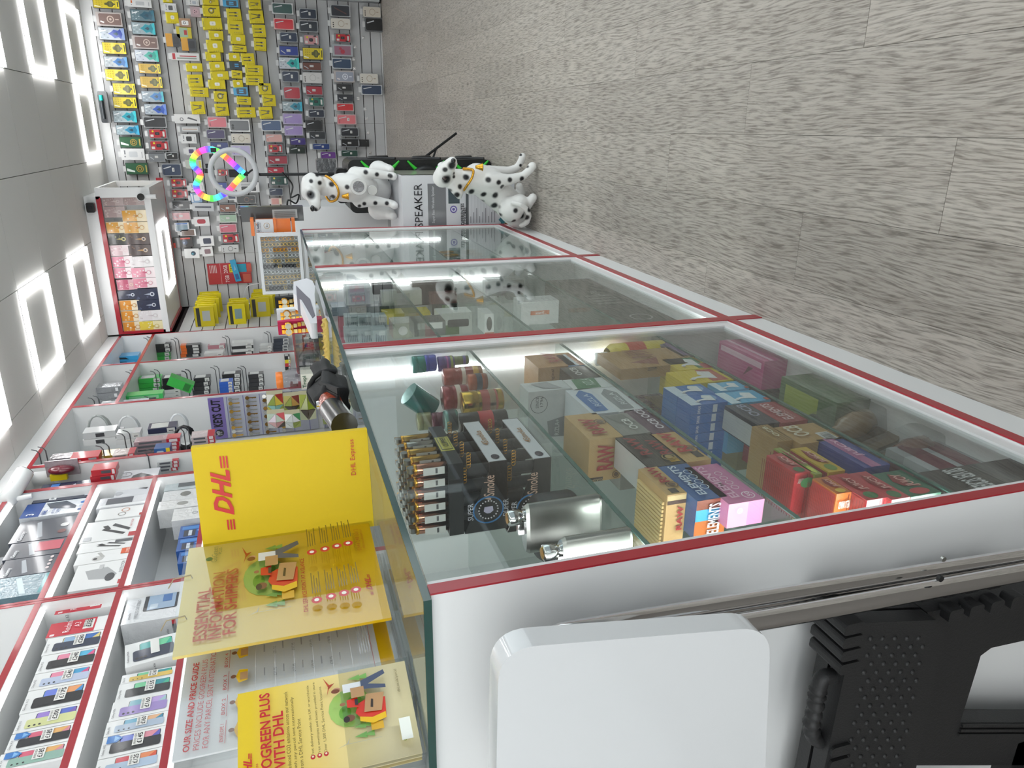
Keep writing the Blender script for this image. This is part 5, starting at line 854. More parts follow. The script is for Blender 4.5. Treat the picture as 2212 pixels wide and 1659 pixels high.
# faceted gift boxes in the open unit
k9 = K(560, 680, 5.925)
def facet(rect, cols, label, X=-1.6):
    (x0, y0), (x1, y1) = k9(rect[0], rect[1]), k9(rect[2], rect[3]); cy = (y0+y1)/2; cx = (x0+x1)/2; Y = at(cx, cy, X=X).y
    p = at(cx, cy, Y=Y); w = abs(at(cx, y0, Y=Y).x-at(cx, y1, Y=Y).x); h = abs(at(x0, cy, Y=Y).z-at(x1, cy, Y=Y).z); o = empty('gift_box', (p.x, Y, p.z-h/2)); tag(o, label, 'gift box', 'faceted gift boxes in the open unit')
    xs = (-w/2, 0, w/2); zs = (0, h*.5, h); mid = -w*.28; n = 0
    pts = lambda i, j: (xs[i], (mid if i == 1 else 0) + (-.015 if j == 1 else 0), zs[j])
    for i in (0, 1):
        for j in (0, 1):
            a, b, c, d = pts(i, j), pts(i+1, j), pts(i+1, j+1), pts(i, j+1)
            for tri in (((a, b, c), (a, c, d)) if (i+j) % 2 else ((a, b, d), (b, c, d))):
                cen = Vector([sum(v[k] for v in tri)/3 for k in range(3)]); t2 = [cen+(Vector(v)-cen)*.93+Vector((0, -.001, 0)) for v in tri]
                g = G(); g.add([Vector(v) for v in t2]+[Vector(v)+Vector((0, .004, 0)) for v in t2], [(0, 1, 2), (5, 4, 3), (0, 3, 4, 1), (1, 4, 5, 2), (2, 5, 3, 0)], P(cols[n % len(cols)], .25, 0, .5)); g.obj('facet_panel', o); n += 1
    g = G(); g.add([(xs[0], 0, 0), (0, mid, 0), (xs[2], 0, 0), (xs[2], .06, 0), (xs[0], .06, 0), (xs[0], 0, h), (0, mid, h), (xs[2], 0, h), (xs[2], .06, h), (xs[0], .06, h)], [(4, 3, 2, 1, 0), (5, 6, 7, 8, 9), (0, 1, 6, 5), (1, 2, 7, 6), (2, 3, 8, 7), (3, 4, 9, 8), (4, 0, 5, 9)], P('c9c3a0', .4)); g.obj('carton', o)
facet((100, 1010, 310, 1250), ['b3bf5a', '8fcfc4', '9ad3ca', 'c9c24a', 'a8332a', 'd9c24a', '8a9a3a', 'e3e0d6'], 'olive and turquoise faceted gift box, upper near box of the pile')
facet((315, 1030, 520, 1250), ['8a9a2f', '3a2f28', '45372e', '9aa63a', '7a2a26', 'b98f4a', '8f9a3a', 'b3a85a'], 'olive and brown faceted gift box, upper far box of the pile')
facet((105, 1255, 330, 1440), ['4a3a2f', 'd99a9a', 'e3b3b3', 'c9c9c9', 'd9626a', 'cfd9c9', 'e6d6e0', 'b9c9b9'], 'pink and grey faceted gift box, lower near box of the pile')
facet((330, 1260, 530, 1440), ['9aa63a', '8a9a2f', 'd0d6d0', 'e0e3e0', '4a8f5a', 'dcdcd8', 'c3c9c3', 'efefec'], 'olive and white faceted gift box, lower far box of the pile')
facet((520, 1010, 720, 1340), ['d9dcb4', '55452f', '4a3c30', 'c9cfa8', 'e3e3e3', '8a9a2f', 'b9bf8a', '9aa63a'], 'striped olive and white faceted gift box behind the umbrella')
# small goods in the low cubbies of the far units
for kf, rect, cols, ds, where in [(k9, (568, 258, 618, 460), ['a0584a'], 'small brown carton', 'cubby beside the watches'), (k9, (575, 320, 640, 460), ['2f9a3f', '2b5fc0', 'dcdcd0'], 'green blue card pack', 'low cubby of the corner unit'), (k9, (640, 280, 700, 460), ['2f7a7f', 'cfd6d2'], 'teal card pack', 'low cubby of the corner unit'), (k9, (330, 530, 400, 710), ['17181b', 'c02a34', 'e6d21a', '1a1a1d'], 'black yellow notebook', 'upright in the fifth unit'), (k9, (500, 560, 670, 670), ['3f4c52'], 'clear grey gadget tray', 'low cubby of the fifth unit'), (k9, (400, 880, 700, 940), ['b02330', '7a3a2f'], 'red carton', 'behind the sweet jar')]:
    pile(kf, rect, len(cols), cols, ds, where, 'carton', 'box', X=-1.6, peg=False, depth=.07)
# ================================================================ goods inside the near display counter
cA = K(1080, 740, 3.6075); cB = K(1300, 680, 3.318); cC = K(760, 740, 3.19); cE = K(640, 480, 3.6867); cF = K(1040, 560, 3.6867); cG = K(860, 900, 4.609); cH = K(1560, 660, 3.19)
def cbox(kf, T, TF, C, X, label, body, dec=(), txt=(), name='paper_box', cat='rolling paper box', zb=None, depth=.09, TL=None, group='rolling paper boxes in the near counter', r=0):
    X = FX; a = at(*kf(*T), X=X); b = at(*kf(*TF), X=X)
    if zb is None: zb = at(*kf(*C), X=X).z
    if TL is not None: depth = X-at(*kf(*TL), Y=a.y).x
    y0, y1 = a.y, min(b.y, 1.355)
    return pbox(name, label, cat, (X, (y0+y1)/2, zb), PI/2, y1-y0, depth, a.z-zb, body, dec, txt, group)
FX = -.424
S1, S2, S3 = .7025, .5085, .2825
TAN, TRED = P('c3a06a', .5), 'a52a2c'
def seal(f, u, v, r, c='6b4a2a'): return [(f, 'o', (u, v, r, .82), c), (f, 'e', (u, v, r*.55), c)]
o = cbox(cA, (700, 762), (500, 572), (960, 730), -.55, 'upright tan box printed RAW CLASSIC in red, back row of the middle shelf', TAN, [('n', 'r', (.0, .55, .1, .99), '3a2a20')]+seal('n', .12, .16, .09)+seal('f', .6, .2, .1),
         [('n', 'RAW', .56, .5, .6, .5, TRED, 0, .03), ('f', 'RAW', .42, .55, .6, .45, TRED, 0, .03), ('n', 'CLASSIC', .05, .76, .36, .06, 'd9c49a', PI/2)], TL=(690, 1090))
cbox(cA, (222, 388), (150, 322), (580, 375), -.56, 'tall silver white rolling paper box marked SINCE 1796', P('cdd0d0', .35, 0, .3), [('n', 'p', [(.1, .05), (.5, .1), (.42, .55), (.12, .5)], '8a8d90'), ('n', 'o', (.75, .75, .16, .94), '55585b'), ('f', 'p', [(.1, .2), (.9, .4), (.8, .8), (.2, .6)], '9fa2a5')], [('n', 'SINCE', .8, .8, .2, .07, '4a4c50'), ('n', '1796', .8, .7, .18, .07, '4a4c50'), ('n', 'RIZLA+', .3, .32, .3, .1, 'd5d7d8')], TL=(232, 800))
cbox(cA, (582, 372), (500, 292), (900, 345), -.56, 'white rolling paper box with green panel under the silver box', P('d3d6d4', .4), [('f', 'p', [(.05, .3), (.95, .2), (.95, .8), (.05, .9)], '1f7a4a'), ('n', 'p', [(.1, .2), (.9, .2), (.9, .8), (.1, .8)], '1f7a4a')], [('f', 'RIZLA', .5, .5, .6, .25, 'b9d3c4')], zb=S2, TL=(600, 800))
cbox(cA, (722, 560), (590, 366), (930, 540), -.52, 'white rolling paper box with blue arrow panel', P('d0d5da', .4), [('f', 'p', [(.08, .3), (.75, .2), (.95, .5), (.75, .85), (.08, .85)], '2f6fb4')], [('f', 'RIZLA', .45, .52, .5, .22, 'c9d9e8')])
cbox(cA, (930, 542), (760, 357), (1130, 492), -.52, 'white rolling paper box with silver arrow panel', P('d6d8d9', .4), [('f', 'p', [(.08, .3), (.75, .2), (.95, .5), (.75, .85), (.08, .85)], '8d9194')], [('f', 'RIZLA', .45, .52, .5, .22, 'd9dcde')], zb=S2)
cbox(cA, (960, 725), (790, 570), (1190, 710), FX-.008, 'grey box printed OCB on top of the purple box', '8a8a84', [('f', 'p', [(.5, .1), (.95, .2), (.95, .9), (.6, .7)], '6f706b')], [('f', 'OCB', .4, .4, .5, .3, 'd5d5cf', 0, .02)])
cbox(cA, (1190, 712), (950, 532), (1360, 682), FX, 'purple box printed OCB twice, under the grey box', '5d3a52', [('f', 'r', (.0, .48, 1, .51), '7a566e')], [('f', 'OCB', .3, .4, .4, .38, 'd9cfd6', 0, .02), ('f', 'OCB', .75, .42, .4, .38, 'd9cfd6', 0, .02)], zb=S2)
cbox(cA, (1160, 975), (920, 742), (1440, 922), FX-.004, 'black box printed RAW in dark red, lid flap open', '29251f', [('f', 'r', (.0, .49, 1, .5), '6b5a40'), ('f', 'r', (.06, .1, .2, .35), 'b98f1e'), ('t', 'r', (.02, .02, .98, .98), 'd8d8d6'), ('n', 'r', (.3, .05, .95, .9), '191714')]+seal('f', .2, .28, .1, 'a58a4a'), [('f', 'RAW', .6, .72, .6, .3, '8f2426', 0, .03), ('f', 'RAW', .5, .25, .5, .3, '8f2426', 0, .03)], TL=(1050, 1230))
cbox(cB, (597, 1060), (362, 857), (822, 1020), FX-.002, 'tan box printed RAW under the black box', TAN, [('f', 'r', (.1, .1, .3, .4), '3a2a20')]+seal('f', .38, .25, .11), [('f', 'RAW', .6, .55, .7, .5, 'b52a2e', 0, .03)], zb=S2, depth=.1)
o = cbox(cB, (470, 1295), (280, 1102), (680, 1335), FX-.006, 'tan open box of RAW papers with ribbed stack, top of the near column', TAN, [('f', 'r', (.04, .3, .2, .7), '3a2a20'), ('n', 'r', (.88, .02, .98, .98), 'd5bd8a'), ('n', 'r', (.8, .02, .88, .98), '4a3226')]+seal('f', .3, .3, .11), [('f', 'RAW', .65, .5, .6, .5, TRED, 0, .03), ('n', 'RAW', .5, .3, .5, .3, TRED, 0, .03)], zb=None, TL=(420, 1640))
g = G(); dmx = o.dimensions
for k in range(22):
    a = at(*cB(470, 1295), X=FX); h_ = .003; w_ = .07
    g.box(-.034, .012+.0055*k, 0, .034, .0158+.0055*k, h_, P('d9bd80', .6))
a = at(*cB(470, 1295), X=FX-.006); b = at(*cB(280, 1102), X=FX-.006)
g.obj('paper_stack', o, (0, .0, a.z-at(*cB(680, 1335), X=FX-.006).z))
cbox(cB, (682, 1335), (402, 1092), (902, 1300), FX-.003, 'blue box printed ELEMENTS with orange side', P('2a5a94', .35, 0, .4), [('n', 'r', (.0, .0, .45, 1), 'b5652a'), ('n', 'r', (.45, 0, .75, 1), '3fa0c9'), ('n', 'r', (.75, 0, 1, 1), '7a3a1f')]+[('f', 'o', (.3+.14*i, .34, .06, .8), 'c9d9ea') for i in range(4)], [('f', 'ELEMENTS', .5, .66, .84, .26, 'cfdcea', 0, .02), ('n', 'ELEMENTS', .5, .4, .8, .4, 'c9cdd3', 0, .02)], TL=(640, 1610))
cbox(cB, (912, 1360), (662, 1087), (1142, 1322), FX, 'pink box printed ELEMENTS with a round 50 badge', P('cf7fa8', .4, 0, .3), [('n', 'r', (.0, .45, 1, 1), 'd79ab8')]+[('f', 'o', (.35+.12*i, .35, .05, .8), 'e9cfdc') for i in range(4)]+[('f', 'o', (.12, .3, .08, .85), 'f0dfe8'), ('n', 'o', (.7, .7, .12, .85), 'f0dfe8')], [('f', 'ELEMENTS', .5, .68, .84, .24, 'e3b4cb', 0, .02), ('f', '50', .12, .3, .1, .12, 'f3e6ec'), ('n', '50', .7, .7, .14, .14, 'f3e6ec')], zb=S2, TL=(900, 1530))
# far end of the middle shelf
cbox(cA, (300, 200), (150, 108), (345, 300), -.50, 'tan box printed RAW Original tips, far end of the middle shelf', P('b98a58', .5), [('n', 'r', (.1, .1, .5, .9), 'a5764a')], [('f', 'RAW', .6, .5, .7, .3, TRED, 0, .02), ('n', 'Original', .7, .7, .5, .08, '5a3320')], zb=S2, depth=.07)
cbox(cA, (540, 185), (430, 100), (705, 180), -.47, 'blue and orange box beside the tan tips box', '3f7ab0', [('f', 'r', (0, .0, 1, .35), 'b5652a'), ('f', 'r', (0, .35, 1, .55), 'c9d3dc')], zb=S2, depth=.05)
cbox(cA, (580, 290), (480, 195), (800, 262), -.455, 'black box printed OCB in silver, far end of the middle shelf', '24221f', [('f', 'r', (.1, .4, .9, .44), '55534f')], [('f', 'OCB', .5, .65, .6, .25, 'c9c9c4', 0, .02)], zb=S2, depth=.12)
p = at(*cA(62, 200), X=-.62); o = pbox('tips_sign', 'tan die cut TIPS sign with red letters standing behind the boxes', 'sign', (p.x, p.y, S2+.09), .3, .05, .004, .09, P('c39a68', .6), seal('f', .3, .15, .2), [('f', 'TIPS', .5, .82, .8, .16, '3f2a20', 0, .02), ('f', 'RAW', .5, .5, .9, .3, TRED, 0, .03)])
G().box(-.004, .004, -.09, .004, .008, 0, P('b38a58', .6)).obj('stand', o)
# ---- third shelf: matches, slim papers and flavoured papers
p = at(*cB(350, 185), X=-.45); h = .13; o = empty('gas_can', (p.x, min(p.y, 1.335), S3)); tag(o, 'yellow lighter gas can with white cap, far end of the third shelf', 'gas can')
G().lathe([(.0001, 0), (.028, 0), (.03, .004), (.03, h-.01), (.022, h)], (0, 0, 0), 22, P('dcc428', .3, 0, .4)).obj('body', o); G().lathe([(.014, h), (.014, h+.025), (.0001, h+.027)], (0, 0, 0), 16, WHITE).obj('cap', o); G().lathe([(.0303, .05), (.0303, .09)], (0, 0, 0), 22, P('c8452a', .4)).obj('label', o)
cbox(cB, (140, 392), (12, 272), (300, 382), -.50, 'brown box printed RAW 110 on the third shelf', P('a8824e', .5), [('f', 'p', [(.1, .5), (.5, .4), (.3, .8)], '8a3a2a')], [('f', 'RAW', .7, .55, .5, .3, '8a4a30', 0, .02), ('n', '110', .82, .62, .3, .12, '2f2218', 0, .02)], zb=S3, TL=(130, 470))
a = at(*cB(300, 420), X=-.48); o = pbox('wrapped_bundle', 'purple bundle in crinkled clear wrap beside the brown box', 'bundle', (-.52, 1.22, S3), PI/2, .13, .09, .12, P('6a5570', .2, 0, 1, 0, 1, 40), [('f', 'r', (.1, .3, .9, .6), '8a7a5a'), ('n', 'r', (.1, .2, .9, .5), '4a4038')])
cbox(cB, (575, 300), (300, 170), (630, 270), -.445, 'slim purple and blue box behind the yellow match boxes', '3f3560', [('f', 'r', (.0, .0, 1, .2), '2f5f9a'), ('f', 'r', (.05, .4, .9, .75), '7a5a8a')], zb=None, depth=.03)
def swan(f, c): return [(f, 'p', [(.2, .25), (.75, .2), (.85, .42), (.62, .5), (.5, .45), (.42, .68), (.3, .8), (.24, .72), (.34, .62), (.32, .45)], c), (f, 'p', [(.24, .74), (.12, .7), (.22, .8)], '5a3a2a')]
for T, TF, C, n, base, ds, extra, X in (((562, 400), (422, 322), (800, 380), 4, 'd9bf22', 'yellow box with a green band and white bird', [('f', 'r', (.05, .1, .95, .4), '2f7a3a'), ('f', 'r', (.0, .0, .4, .25), 'b52a2a')], -.455), ((602, 500), (552, 405), (960, 472), 4, 'd9bf22', 'yellow box with a red band and white bird', [('f', 'r', (.05, .08, .95, .42), 'b83a2a')], -.452),
        ((542, 587), (440, 522), (832, 570), 7, '2f6fb4', 'blue box with white bird, far stack', [('f', 'r', (0, .72, 1, 1), 'cfdfee'), ('f', 'e', (.6, .3, .3), '7fb0de')], -.458), ((642, 652), (545, 588), (922, 632), 9, '2a69b4', 'blue box with white bird, near stack', [('f', 'r', (0, .72, 1, 1), 'cfdfee'), ('f', 'e', (.6, .3, .3), '7fb0de')], -.455)):
    for k in range(n):
        o = cbox(cB, T, TF, C, X, f"{ds}, {ORD[k+1]} from the glass", P(base, .4), (extra+swan('f', 'e9ecec') if k == 0 else [])+[('n', 'r', (.1, .3, .9, .42), 'cfdae6' if '2f' in base or '2a' in base else 'b52a2a')], [('n', 'SWAN', .5, .8, .8, .08, 'f0e6e0')] if 'yellow' in ds else [('n', 'SWAN', .5, .8, .8, .08, 'e6eef6')], 'match_box', 'match box', None, .0165, None, 'thin boxes standing in rows on the third shelf')
        o.location.x -= .0172*k
for T, TF, C, ds in (((932, 640), (845, 562), (1200, 602), 'near'), ((852, 548), (742, 496), (1062, 522), 'far')):
    cbox(cB, T, TF, C, -.44, f'light blue box with white bird, {ds} one in front of the blue stacks', P('5fb0d9', .4), [('f', 'r', (0, .75, 1, 1), 'd9ecf5')]+swan('f', 'f0f4f5')+[('f', 'r', (.0, .02, .2, .12), 'c8452a')], [], 'match_box', 'match box', S3, .09, None, 'thin boxes standing in rows on the third shelf')
cbox(cB, (1112, 790), (872, 652), (1286, 776), -.46, 'navy box printed OCB with open black papers', '28293a', [('f', 'r', (.0, .8, 1, 1), '3a3a44'), ('n', 'r', (.05, .05, .95, .75), '1f1b18')]+[('n', 'r', (.05, .1+.07*i, .95, .12+.07*i), '4a443c') for i in range(9)]+[('t', 'r', (.05, .1, .95, .9), 'aeb0b0')], [('f', 'OCB', .6, .5, .6, .4, '8f93a8', 0, .02)], TL=(860, 1000))
cbox(cB, (1288, 776), (1065, 640), (1455, 750), -.452, 'dark red box printed ELEMENTS under the navy box', 'a13a40', [('f', 'o', (.2+.1*i, .3, .04, .8), 'd9b4b4') for i in range(4)], [('f', 'ELEMENTS', .45, .6, .8, .35, 'd9bcbc', 0, .02)], zb=S3, depth=.1)
cbox(cB, (1260, 912), (1112, 795), (1425, 925), -.45, 'tan ribbed stack printed OCB', P('a5834f', .5), [('f', 'r', (0, .05+.19*i, 1, .075+.19*i), '5d4426') for i in range(5)], [('f', 'OCB', .5, .6, .6, .3, 'd9cfb0', 0, .02)])
cbox(cB, (1425, 928), (1300, 800), (1640, 870), -.445, 'tan box printed OCB with a white barcode sticker', P('b08d5c', .5), [('f', 'r', (.05, .06, .45, .36), 'd3d3d0')]+[('f', 'r', (.08+.05*i, .1, .1+.05*i, .32), '2b2b2d') for i in range(6)], [('f', 'OCB', .6, .68, .6, .36, 'd9cfb8', 0, .02)], zb=S3)
RIB = lambda f, a, b: [(f, 'r', (a, .04+.08*i, b, .06+.08*i), '7f1d22') for i in range(12)]
def flav(kf, T, TF, C, X, ds, c, word, badge, zb=None, TL=None, d=.1, extra=()):
    cbox(kf, T, TF, C, X, ds, P(c, .35, 0, .5), [('f', 'e', (.16, .5, .12, .3), badge), ('f', 'p', [(.3, .2), (.5, .45), (.7, .3), (.9, .6), (.6, .8), (.4, .7)], '8f2026'), ('t', 'r', (.02, .02, .98, .98), 'a52f30')]+RIB('n', .02, .7)+[('t', 'r', (.02+.06*i, .02, .035+.06*i, .98), '7a1f24') for i in range(16)]+list(extra), [('f', 'JUICY', .55, .5, .5, .4, 'd9a39a', 0, .02)]+([('n', word, .84, .5, .75, .12, 'f0efe6', PI/2, .02)] if word else []), zb=zb, TL=TL, depth=d, group='red boxes of flavoured papers')
flav(cH, (505, 1160), (368, 1022), (628, 1150), -.455, 'red box of strawberry flavoured papers with green oval badge', 'b8323a', 'STRAWBERRY', '2f6a3a', TL=(490, 1440), extra=[('n', 'e', (.84, .5, .12, .42), '2f6a3a'), ('n', 'e', (.85, .07, .08, .06), 'd9402f')])
flav(cH, (640, 1165), (500, 965), (735, 1185), -.448, 'red and green box behind the strawberry box', '8f9a3a', None, 'c9d34a', d=.08)
flav(cH, (735, 1150), (640, 965), (860, 1140), -.452, 'yellow box of flavoured papers with fruit picture', 'c9a52a', None, '6a8a2a', d=.08)
for k, (T, TF, C, c, ds) in enumerate((((790, 1300), (760, 1172), (1000, 1350), 'c06a24', 'orange mellow mango paper box with yellow fruit'), ((1000, 1345), (880, 1150), (1170, 1340), 'b5303a', 'red raspberry paper box, second from the shelf edge'), ((1170, 1340), (1000, 1140), (1300, 1320), 'b83a44', 'red watermelon paper box beside the green box'), ((1300, 1320), (1110, 1150), (1420, 1310), '1f5f45', 'green paper box with pink lettering'))):
    flav(cH, T, TF, C, FX+.004-.012*(3-k), ds, c, 'MELLO MANGO' if k == 0 else None, ['d9b53a', '2f6a3a', '2f6a3a', 'b5303a'][k], zb=S3 if k == 3 else None, d=.09)
cbox(cH, (985, 1120), (660, 925), (1110, 1130), -.435, 'blue and pink long paper box', '2f3a8a', [('f', 'r', (.0, .35, 1, .75), 'b56a9a')], [('f', 'JUICY', .6, .55, .6, .3, 'e6b4cf', 0, .02)], zb=S3, depth=.03)
# ---- bottom shelf
def low(kf, T, TF, C, X, ds, nm, ct, c, D=(), tx=(), **k): return cbox(kf, T, TF, C, X, ds, c, D, tx, nm, ct, group='goods on the bottom of the near counter', **k)
B0 = .0925
def lowb(ds, nm, ct, x, y, w, d, h, c, D=(), rz=PI/2, tilt=0): pbox(nm, ds, ct, (x, y, B0), rz, w, d, h, c, D, (), 'goods on the bottom of the near counter', tilt)
lowb('pink boxed gadget at the far end of the bottom shelf', 'gadget_box', 'gadget box', -.43, 1.25, .16, .06, .055, P('c9578f', .35, 0, .5), [('t', 'r', (.05, .1, .95, .3), 'f0c3d9'), ('t', 'p', [(.2, .4), (.4, .8), (.3, .4)], '7a2a4f'), ('f', 'r', (0, .6, 1, .75), 'f0c3d9')])
lowb('black box with white lettering beside the pink box', 'gadget_box', 'gadget box', -.50, 1.25, .16, .06, .085, '2b2826', [('f', 'r', (.3, .45, .9, .6), 'd5d5d2'), ('t', 'r', (.3, .3, .9, .45), 'd5d5d2')])
lowb('brown kraft box with gold emblem', 'gadget_box', 'gadget box', -.57, 1.24, .19, .08, .11, P('8a7040', .5), seal('f', .4, .5, .1, '2a2218'))
lowb('green patterned box under crumpled clear plastic', 'gift_box', 'box', -.435, 1.02, .15, .10, .07, film('4a6a42'), [('t', 'r', (.3, .1, .9, .5), '9aa83a'), ('t', 'e', (.3, .6, .15), '2a4a2f'), ('n', 'r', (.1, .1, .9, .8), '3f5f35')])
lowb('bright green lidded tub beside the clear blister packs', 'tub', 'tub', -.55, .96, .12, .1, .1, film('4a7a35'), [('t', 'r', (.2, .2, .8, .5), '6a9a45'), ('n', 'r', (.2, .2, .8, .7), '5a9040')])
for k, (cx, cy, rx, c, ds) in enumerate(((860, 720, .055, '8a6a45', 'brown hand pipe in a clear blister pack'), (1090, 900, .05, '5a5f58', 'small glass bulb pipe in a clear blister pack'), (1250, 970, .05, '7a4a40', 'reddish glass pipe in a clear blister pack'), (1240, 740, .05, '4f4336', 'dark pipe in a rounded clear blister pack'))):
    o = empty('pipe_pack', (-.455-.05*(k % 2), (.92, .86, .80, .88)[k]-.03*(k == 3), B0)); tag(o, ds+', bottom of the near counter', 'pipe pack', 'blister packs on the bottom shelf'); o.rotation_euler = (0, -.75+.2*k, PI/2+.2*(k-1)) if False else (-.25, 0, PI/2)
    G().rbox(-rx, 0, rx, .15, .02, .026, .02, P('6d5638', .5)).obj('card', o); G().lathe([(.0001, .02), (.02, .022), (.024, .05), (.02, .075), (.011, .085), (.012, .11), (.015, .12), (.0001, .121)], (0, .0, 0), 14, P(c, .15, 0, .9)).obj('pipe', o)
    G().rbox(-rx*.7, .01, rx*.7, .13, -.028, .019, .018, WRAP).obj('blister', o)
o = low(cH, (1415, 1235), (1415, 888), (1330, 1260), -.47, 'grey and maroon striped box beside the screens box', 'gadget_box', 'gadget box', P('a3a5a8', .4), [('f', 'q', (.0, .55, .95, .8, .05), '6d2436'), ('f', 'q', (.1, .1, .95, .4, .05), '6d2436')], zb=B0, depth=.09) if False else None
pbox('gadget_box', 'grey box with two maroon stripes, near end of the bottom shelf', 'gadget box', (-.452, .75, B0), PI/2, .1, .12, .1, P('aeb0b2', .4), [('f', 'q', (.05, .52, 1, .84, .08), '6d2436'), ('f', 'q', (.05, .08, 1, .4, .08), '6d2436'), ('t', 'r', (.05, .1, .95, .4), '6d2436')], group='goods on the bottom of the near counter')
pbox('screens_box', 'black box with a blue and red frame reading SCREENS upside down', 'box', (-.43, .64, B0+.0), PI/2, .085, .13, .17, '2b2725', [('n', 'r', (.02, .02, .98, .98), '3a78b4'), ('n', 'r', (.08, .08, .92, .92), 'b5303a'), ('n', 'r', (.12, .14, .88, .86), '211d1c')], [('n', 'SCREENS', .5, .5, .62, .18, 'e6e6e6', PI, .03), ('f', 'SILVER SCREENS', .5, .7, .8, .2, 'd3d3d3', PI, .02), ('t', 'SILVER SCREENS', .5, .5, .8, .2, 'd9d9d9', PI, .02)])
# ---- top shelf: lighters, display boxes, flasks, tins
def can(kf, rect, X, label, prof_c, zb=None, bands=(), name='tin', cat='tin', ymax=1.355, group='tins and grinders on the top shelf', r_=None):
    (x0, y0), (x1, y1) = kf(rect[0], rect[1]), kf(rect[2], rect[3]); Y = min(at((x0+x1)/2, (y0+y1)/2, X=X).y, ymax)
    p = at((x0+x1)/2, (y0+y1)/2, Y=Y); r = abs(at((x0+x1)/2, y0, Y=Y).x-at((x0+x1)/2, y1, Y=Y).x)/2*.92; zt = at(x0, (y0+y1)/2, Y=Y).z
    zl = at(x1, (y0+y1)/2, Y=Y).z if zb is None else zb
    h = max(zt-zl, .02); o = empty(name, (p.x, Y, zl)); tag(o, label, cat, group); m = prof_c if not isinstance(prof_c, str) else P(prof_c, .25, .3, .5)
    G().lathe([(.0001, 0), (r*.96, 0), (r, .002), (r, h*.62)], (0, 0, 0), 22, m).obj('body', o); G().lathe([(r*.97, h*.62), (r*1.01, h*.64), (r*1.01, h-.002), (r*.95, h), (.0001, h)], (0, 0, 0), 22, m).obj('lid', o)
    for z0, z1, c in bands: G().lathe([(r*1.012, h*z0), (r*1.012, h*z1)], (0, 0, 0), 22, P(c, .35)).obj('band', o)
    return o
for rect, X, ds, c, bands in [((415, 88, 505, 212), -.452, 'teal metal grinder, far row of the top shelf', '1f8f86', ()), ((497, 80, 575, 202), -.452, 'blue metal grinder beside the teal one', '3f4fc0', ()), ((590, 90, 700, 200), -.452, 'rainbow metal grinder beside the blue one', '5a3a8f', ((.1, .25, '8fa03a'), (.4, .5, 'b54a9a'))), ((700, 90, 800, 155), -.452, 'olive rainbow metal grinder at the far divider', '6a7a3a', ((.2, .4, '4a3a8a'),)),
    ((630, 165, 890, 292), -.452, 'tall red tin with flower pattern', 'a33a2c', ((.1, .25, 'd9a53a'), (.45, .55, 'e3d3c3'))), ((625, 290, 792, 462), -.452, 'short red tin with white skull lid', '96323a', ((.3, .5, 'd9c9b9'),)), ((800, 210, 925, 330), -.452, 'patterned orange tin behind the gold tin', 'b5562c', ((.3, .6, '2f3a4a'),)), ((755, 325, 1030, 482), -.452, 'gold lidded tin with red and cream print', metal('c9a545', .2), ((.15, .55, 'a8453a'), (.2, .35, 'e3d9b0'))),
    ((450, 478, 545, 605), -.50, 'pale olive round tin stack behind the lighters', 'aaa878', ()), ((550, 478, 632, 605), -.49, 'maroon round tin behind the lighters', '6a2a3f', ()), ((640, 462, 725, 612), -.47, 'teal honeycomb patterned tin', '5f8f86', ((.2, .8, '2f3a3a'),)), ((735, 470, 1060, 612), -.452, 'black roll printed with red letters behind the display boxes', '1d1a18', ((.3, .6, 'b52a2e'),))]:
    can(cC, rect, X, ds, c, bands=bands)
a = at(*cC(465, 400), X=-.47); o = empty('tin', (a.x, min(a.y, 1.33), a.z)); tag(o, 'teal tilted metal grinder leaning on the others', 'tin', 'tins and grinders on the top shelf'); G().cyl((0, 0, -.03), (0, 0, .025), .022, None, 20, P('1a7f78', .2, .5, .4)).obj('body', o); o.rotation_euler = (0, .7, 0)
# lighter tray
tr_ = empty('lighter_tray', (0, 0, 0)); tag(tr_, 'black and clear tray printed CLIPPER holding rows of metal lighters', 'tray')
bx, by, zt, n1 = -.435, .895, .853, 6; b = Vector((-.547, by, 0)); sp = (bx-b.x)/n1; fy = by+.135; ZB_ = .832
G().box(b.x, by, ZB_, bx, by+.004, zt, P('1a1a1b', .3, 0, .4)).box(bx-.004, by+.004, ZB_, bx, fy, zt, P('1a1a1b', .3, 0, .4)).box(b.x, by+.004, ZB_, b.x+.004, fy, zt, P('1a1a1b', .3, 0, .4)).box(b.x, fy, ZB_, bx, fy+.004, zt, P('1a1a1b', .3, 0, .4)).box(b.x+.004, by+.004, ZB_, bx-.004, fy, ZB_+.004, BLACK).obj('tray', tr_)
lab = pbox('brand_label', None, None, (bx+.0005, by+.07, ZB_+.001), PI/2, .05, .001, .02, P('c3b94a', .4), [('f', 'r', (.06, .1, .94, .9), '2a2a1a'), ('f', 'r', (.09, .14, .91, .86), 'c9bf4f')], [('f', 'CLIPPER', .5, .5, .7, .4, '1d1d14', 0, .02)], parent=tr_)
LG = {}
for c in ('c98f78', 'c9a050', 'b5b2ac'):
    m_ = metal(c, .2); g1 = G().lathe([(.0001, 0), (.0075, 0), (.0075, .058)], (0, 0, 0), 14, m_); g1.lathe([(.0075, .058), (.0078, .059), (.0078, .062), (.0001, .0621)], (0, 0, 0), 14, GOLD)
    g2_ = G().box(-.0076, -.0076, .02, .0035, -.0072, .05, P('dcdcd8', .4)).box(-.0055, -.0079, .03, .002, -.0076, .033, P('5a5a5c', .4)); g3_ = G().cyl((-.004, 0, .066), (.004, 0, .066), .0055, None, 12, metal('8a8a88', .3)); g3_.box(-.0035, .002, .062, .0035, .008, .071, GOLD)
    LG[c] = (g1.mesh('lighter'), g2_.mesh('sticker'), g3_.mesh('striker'))
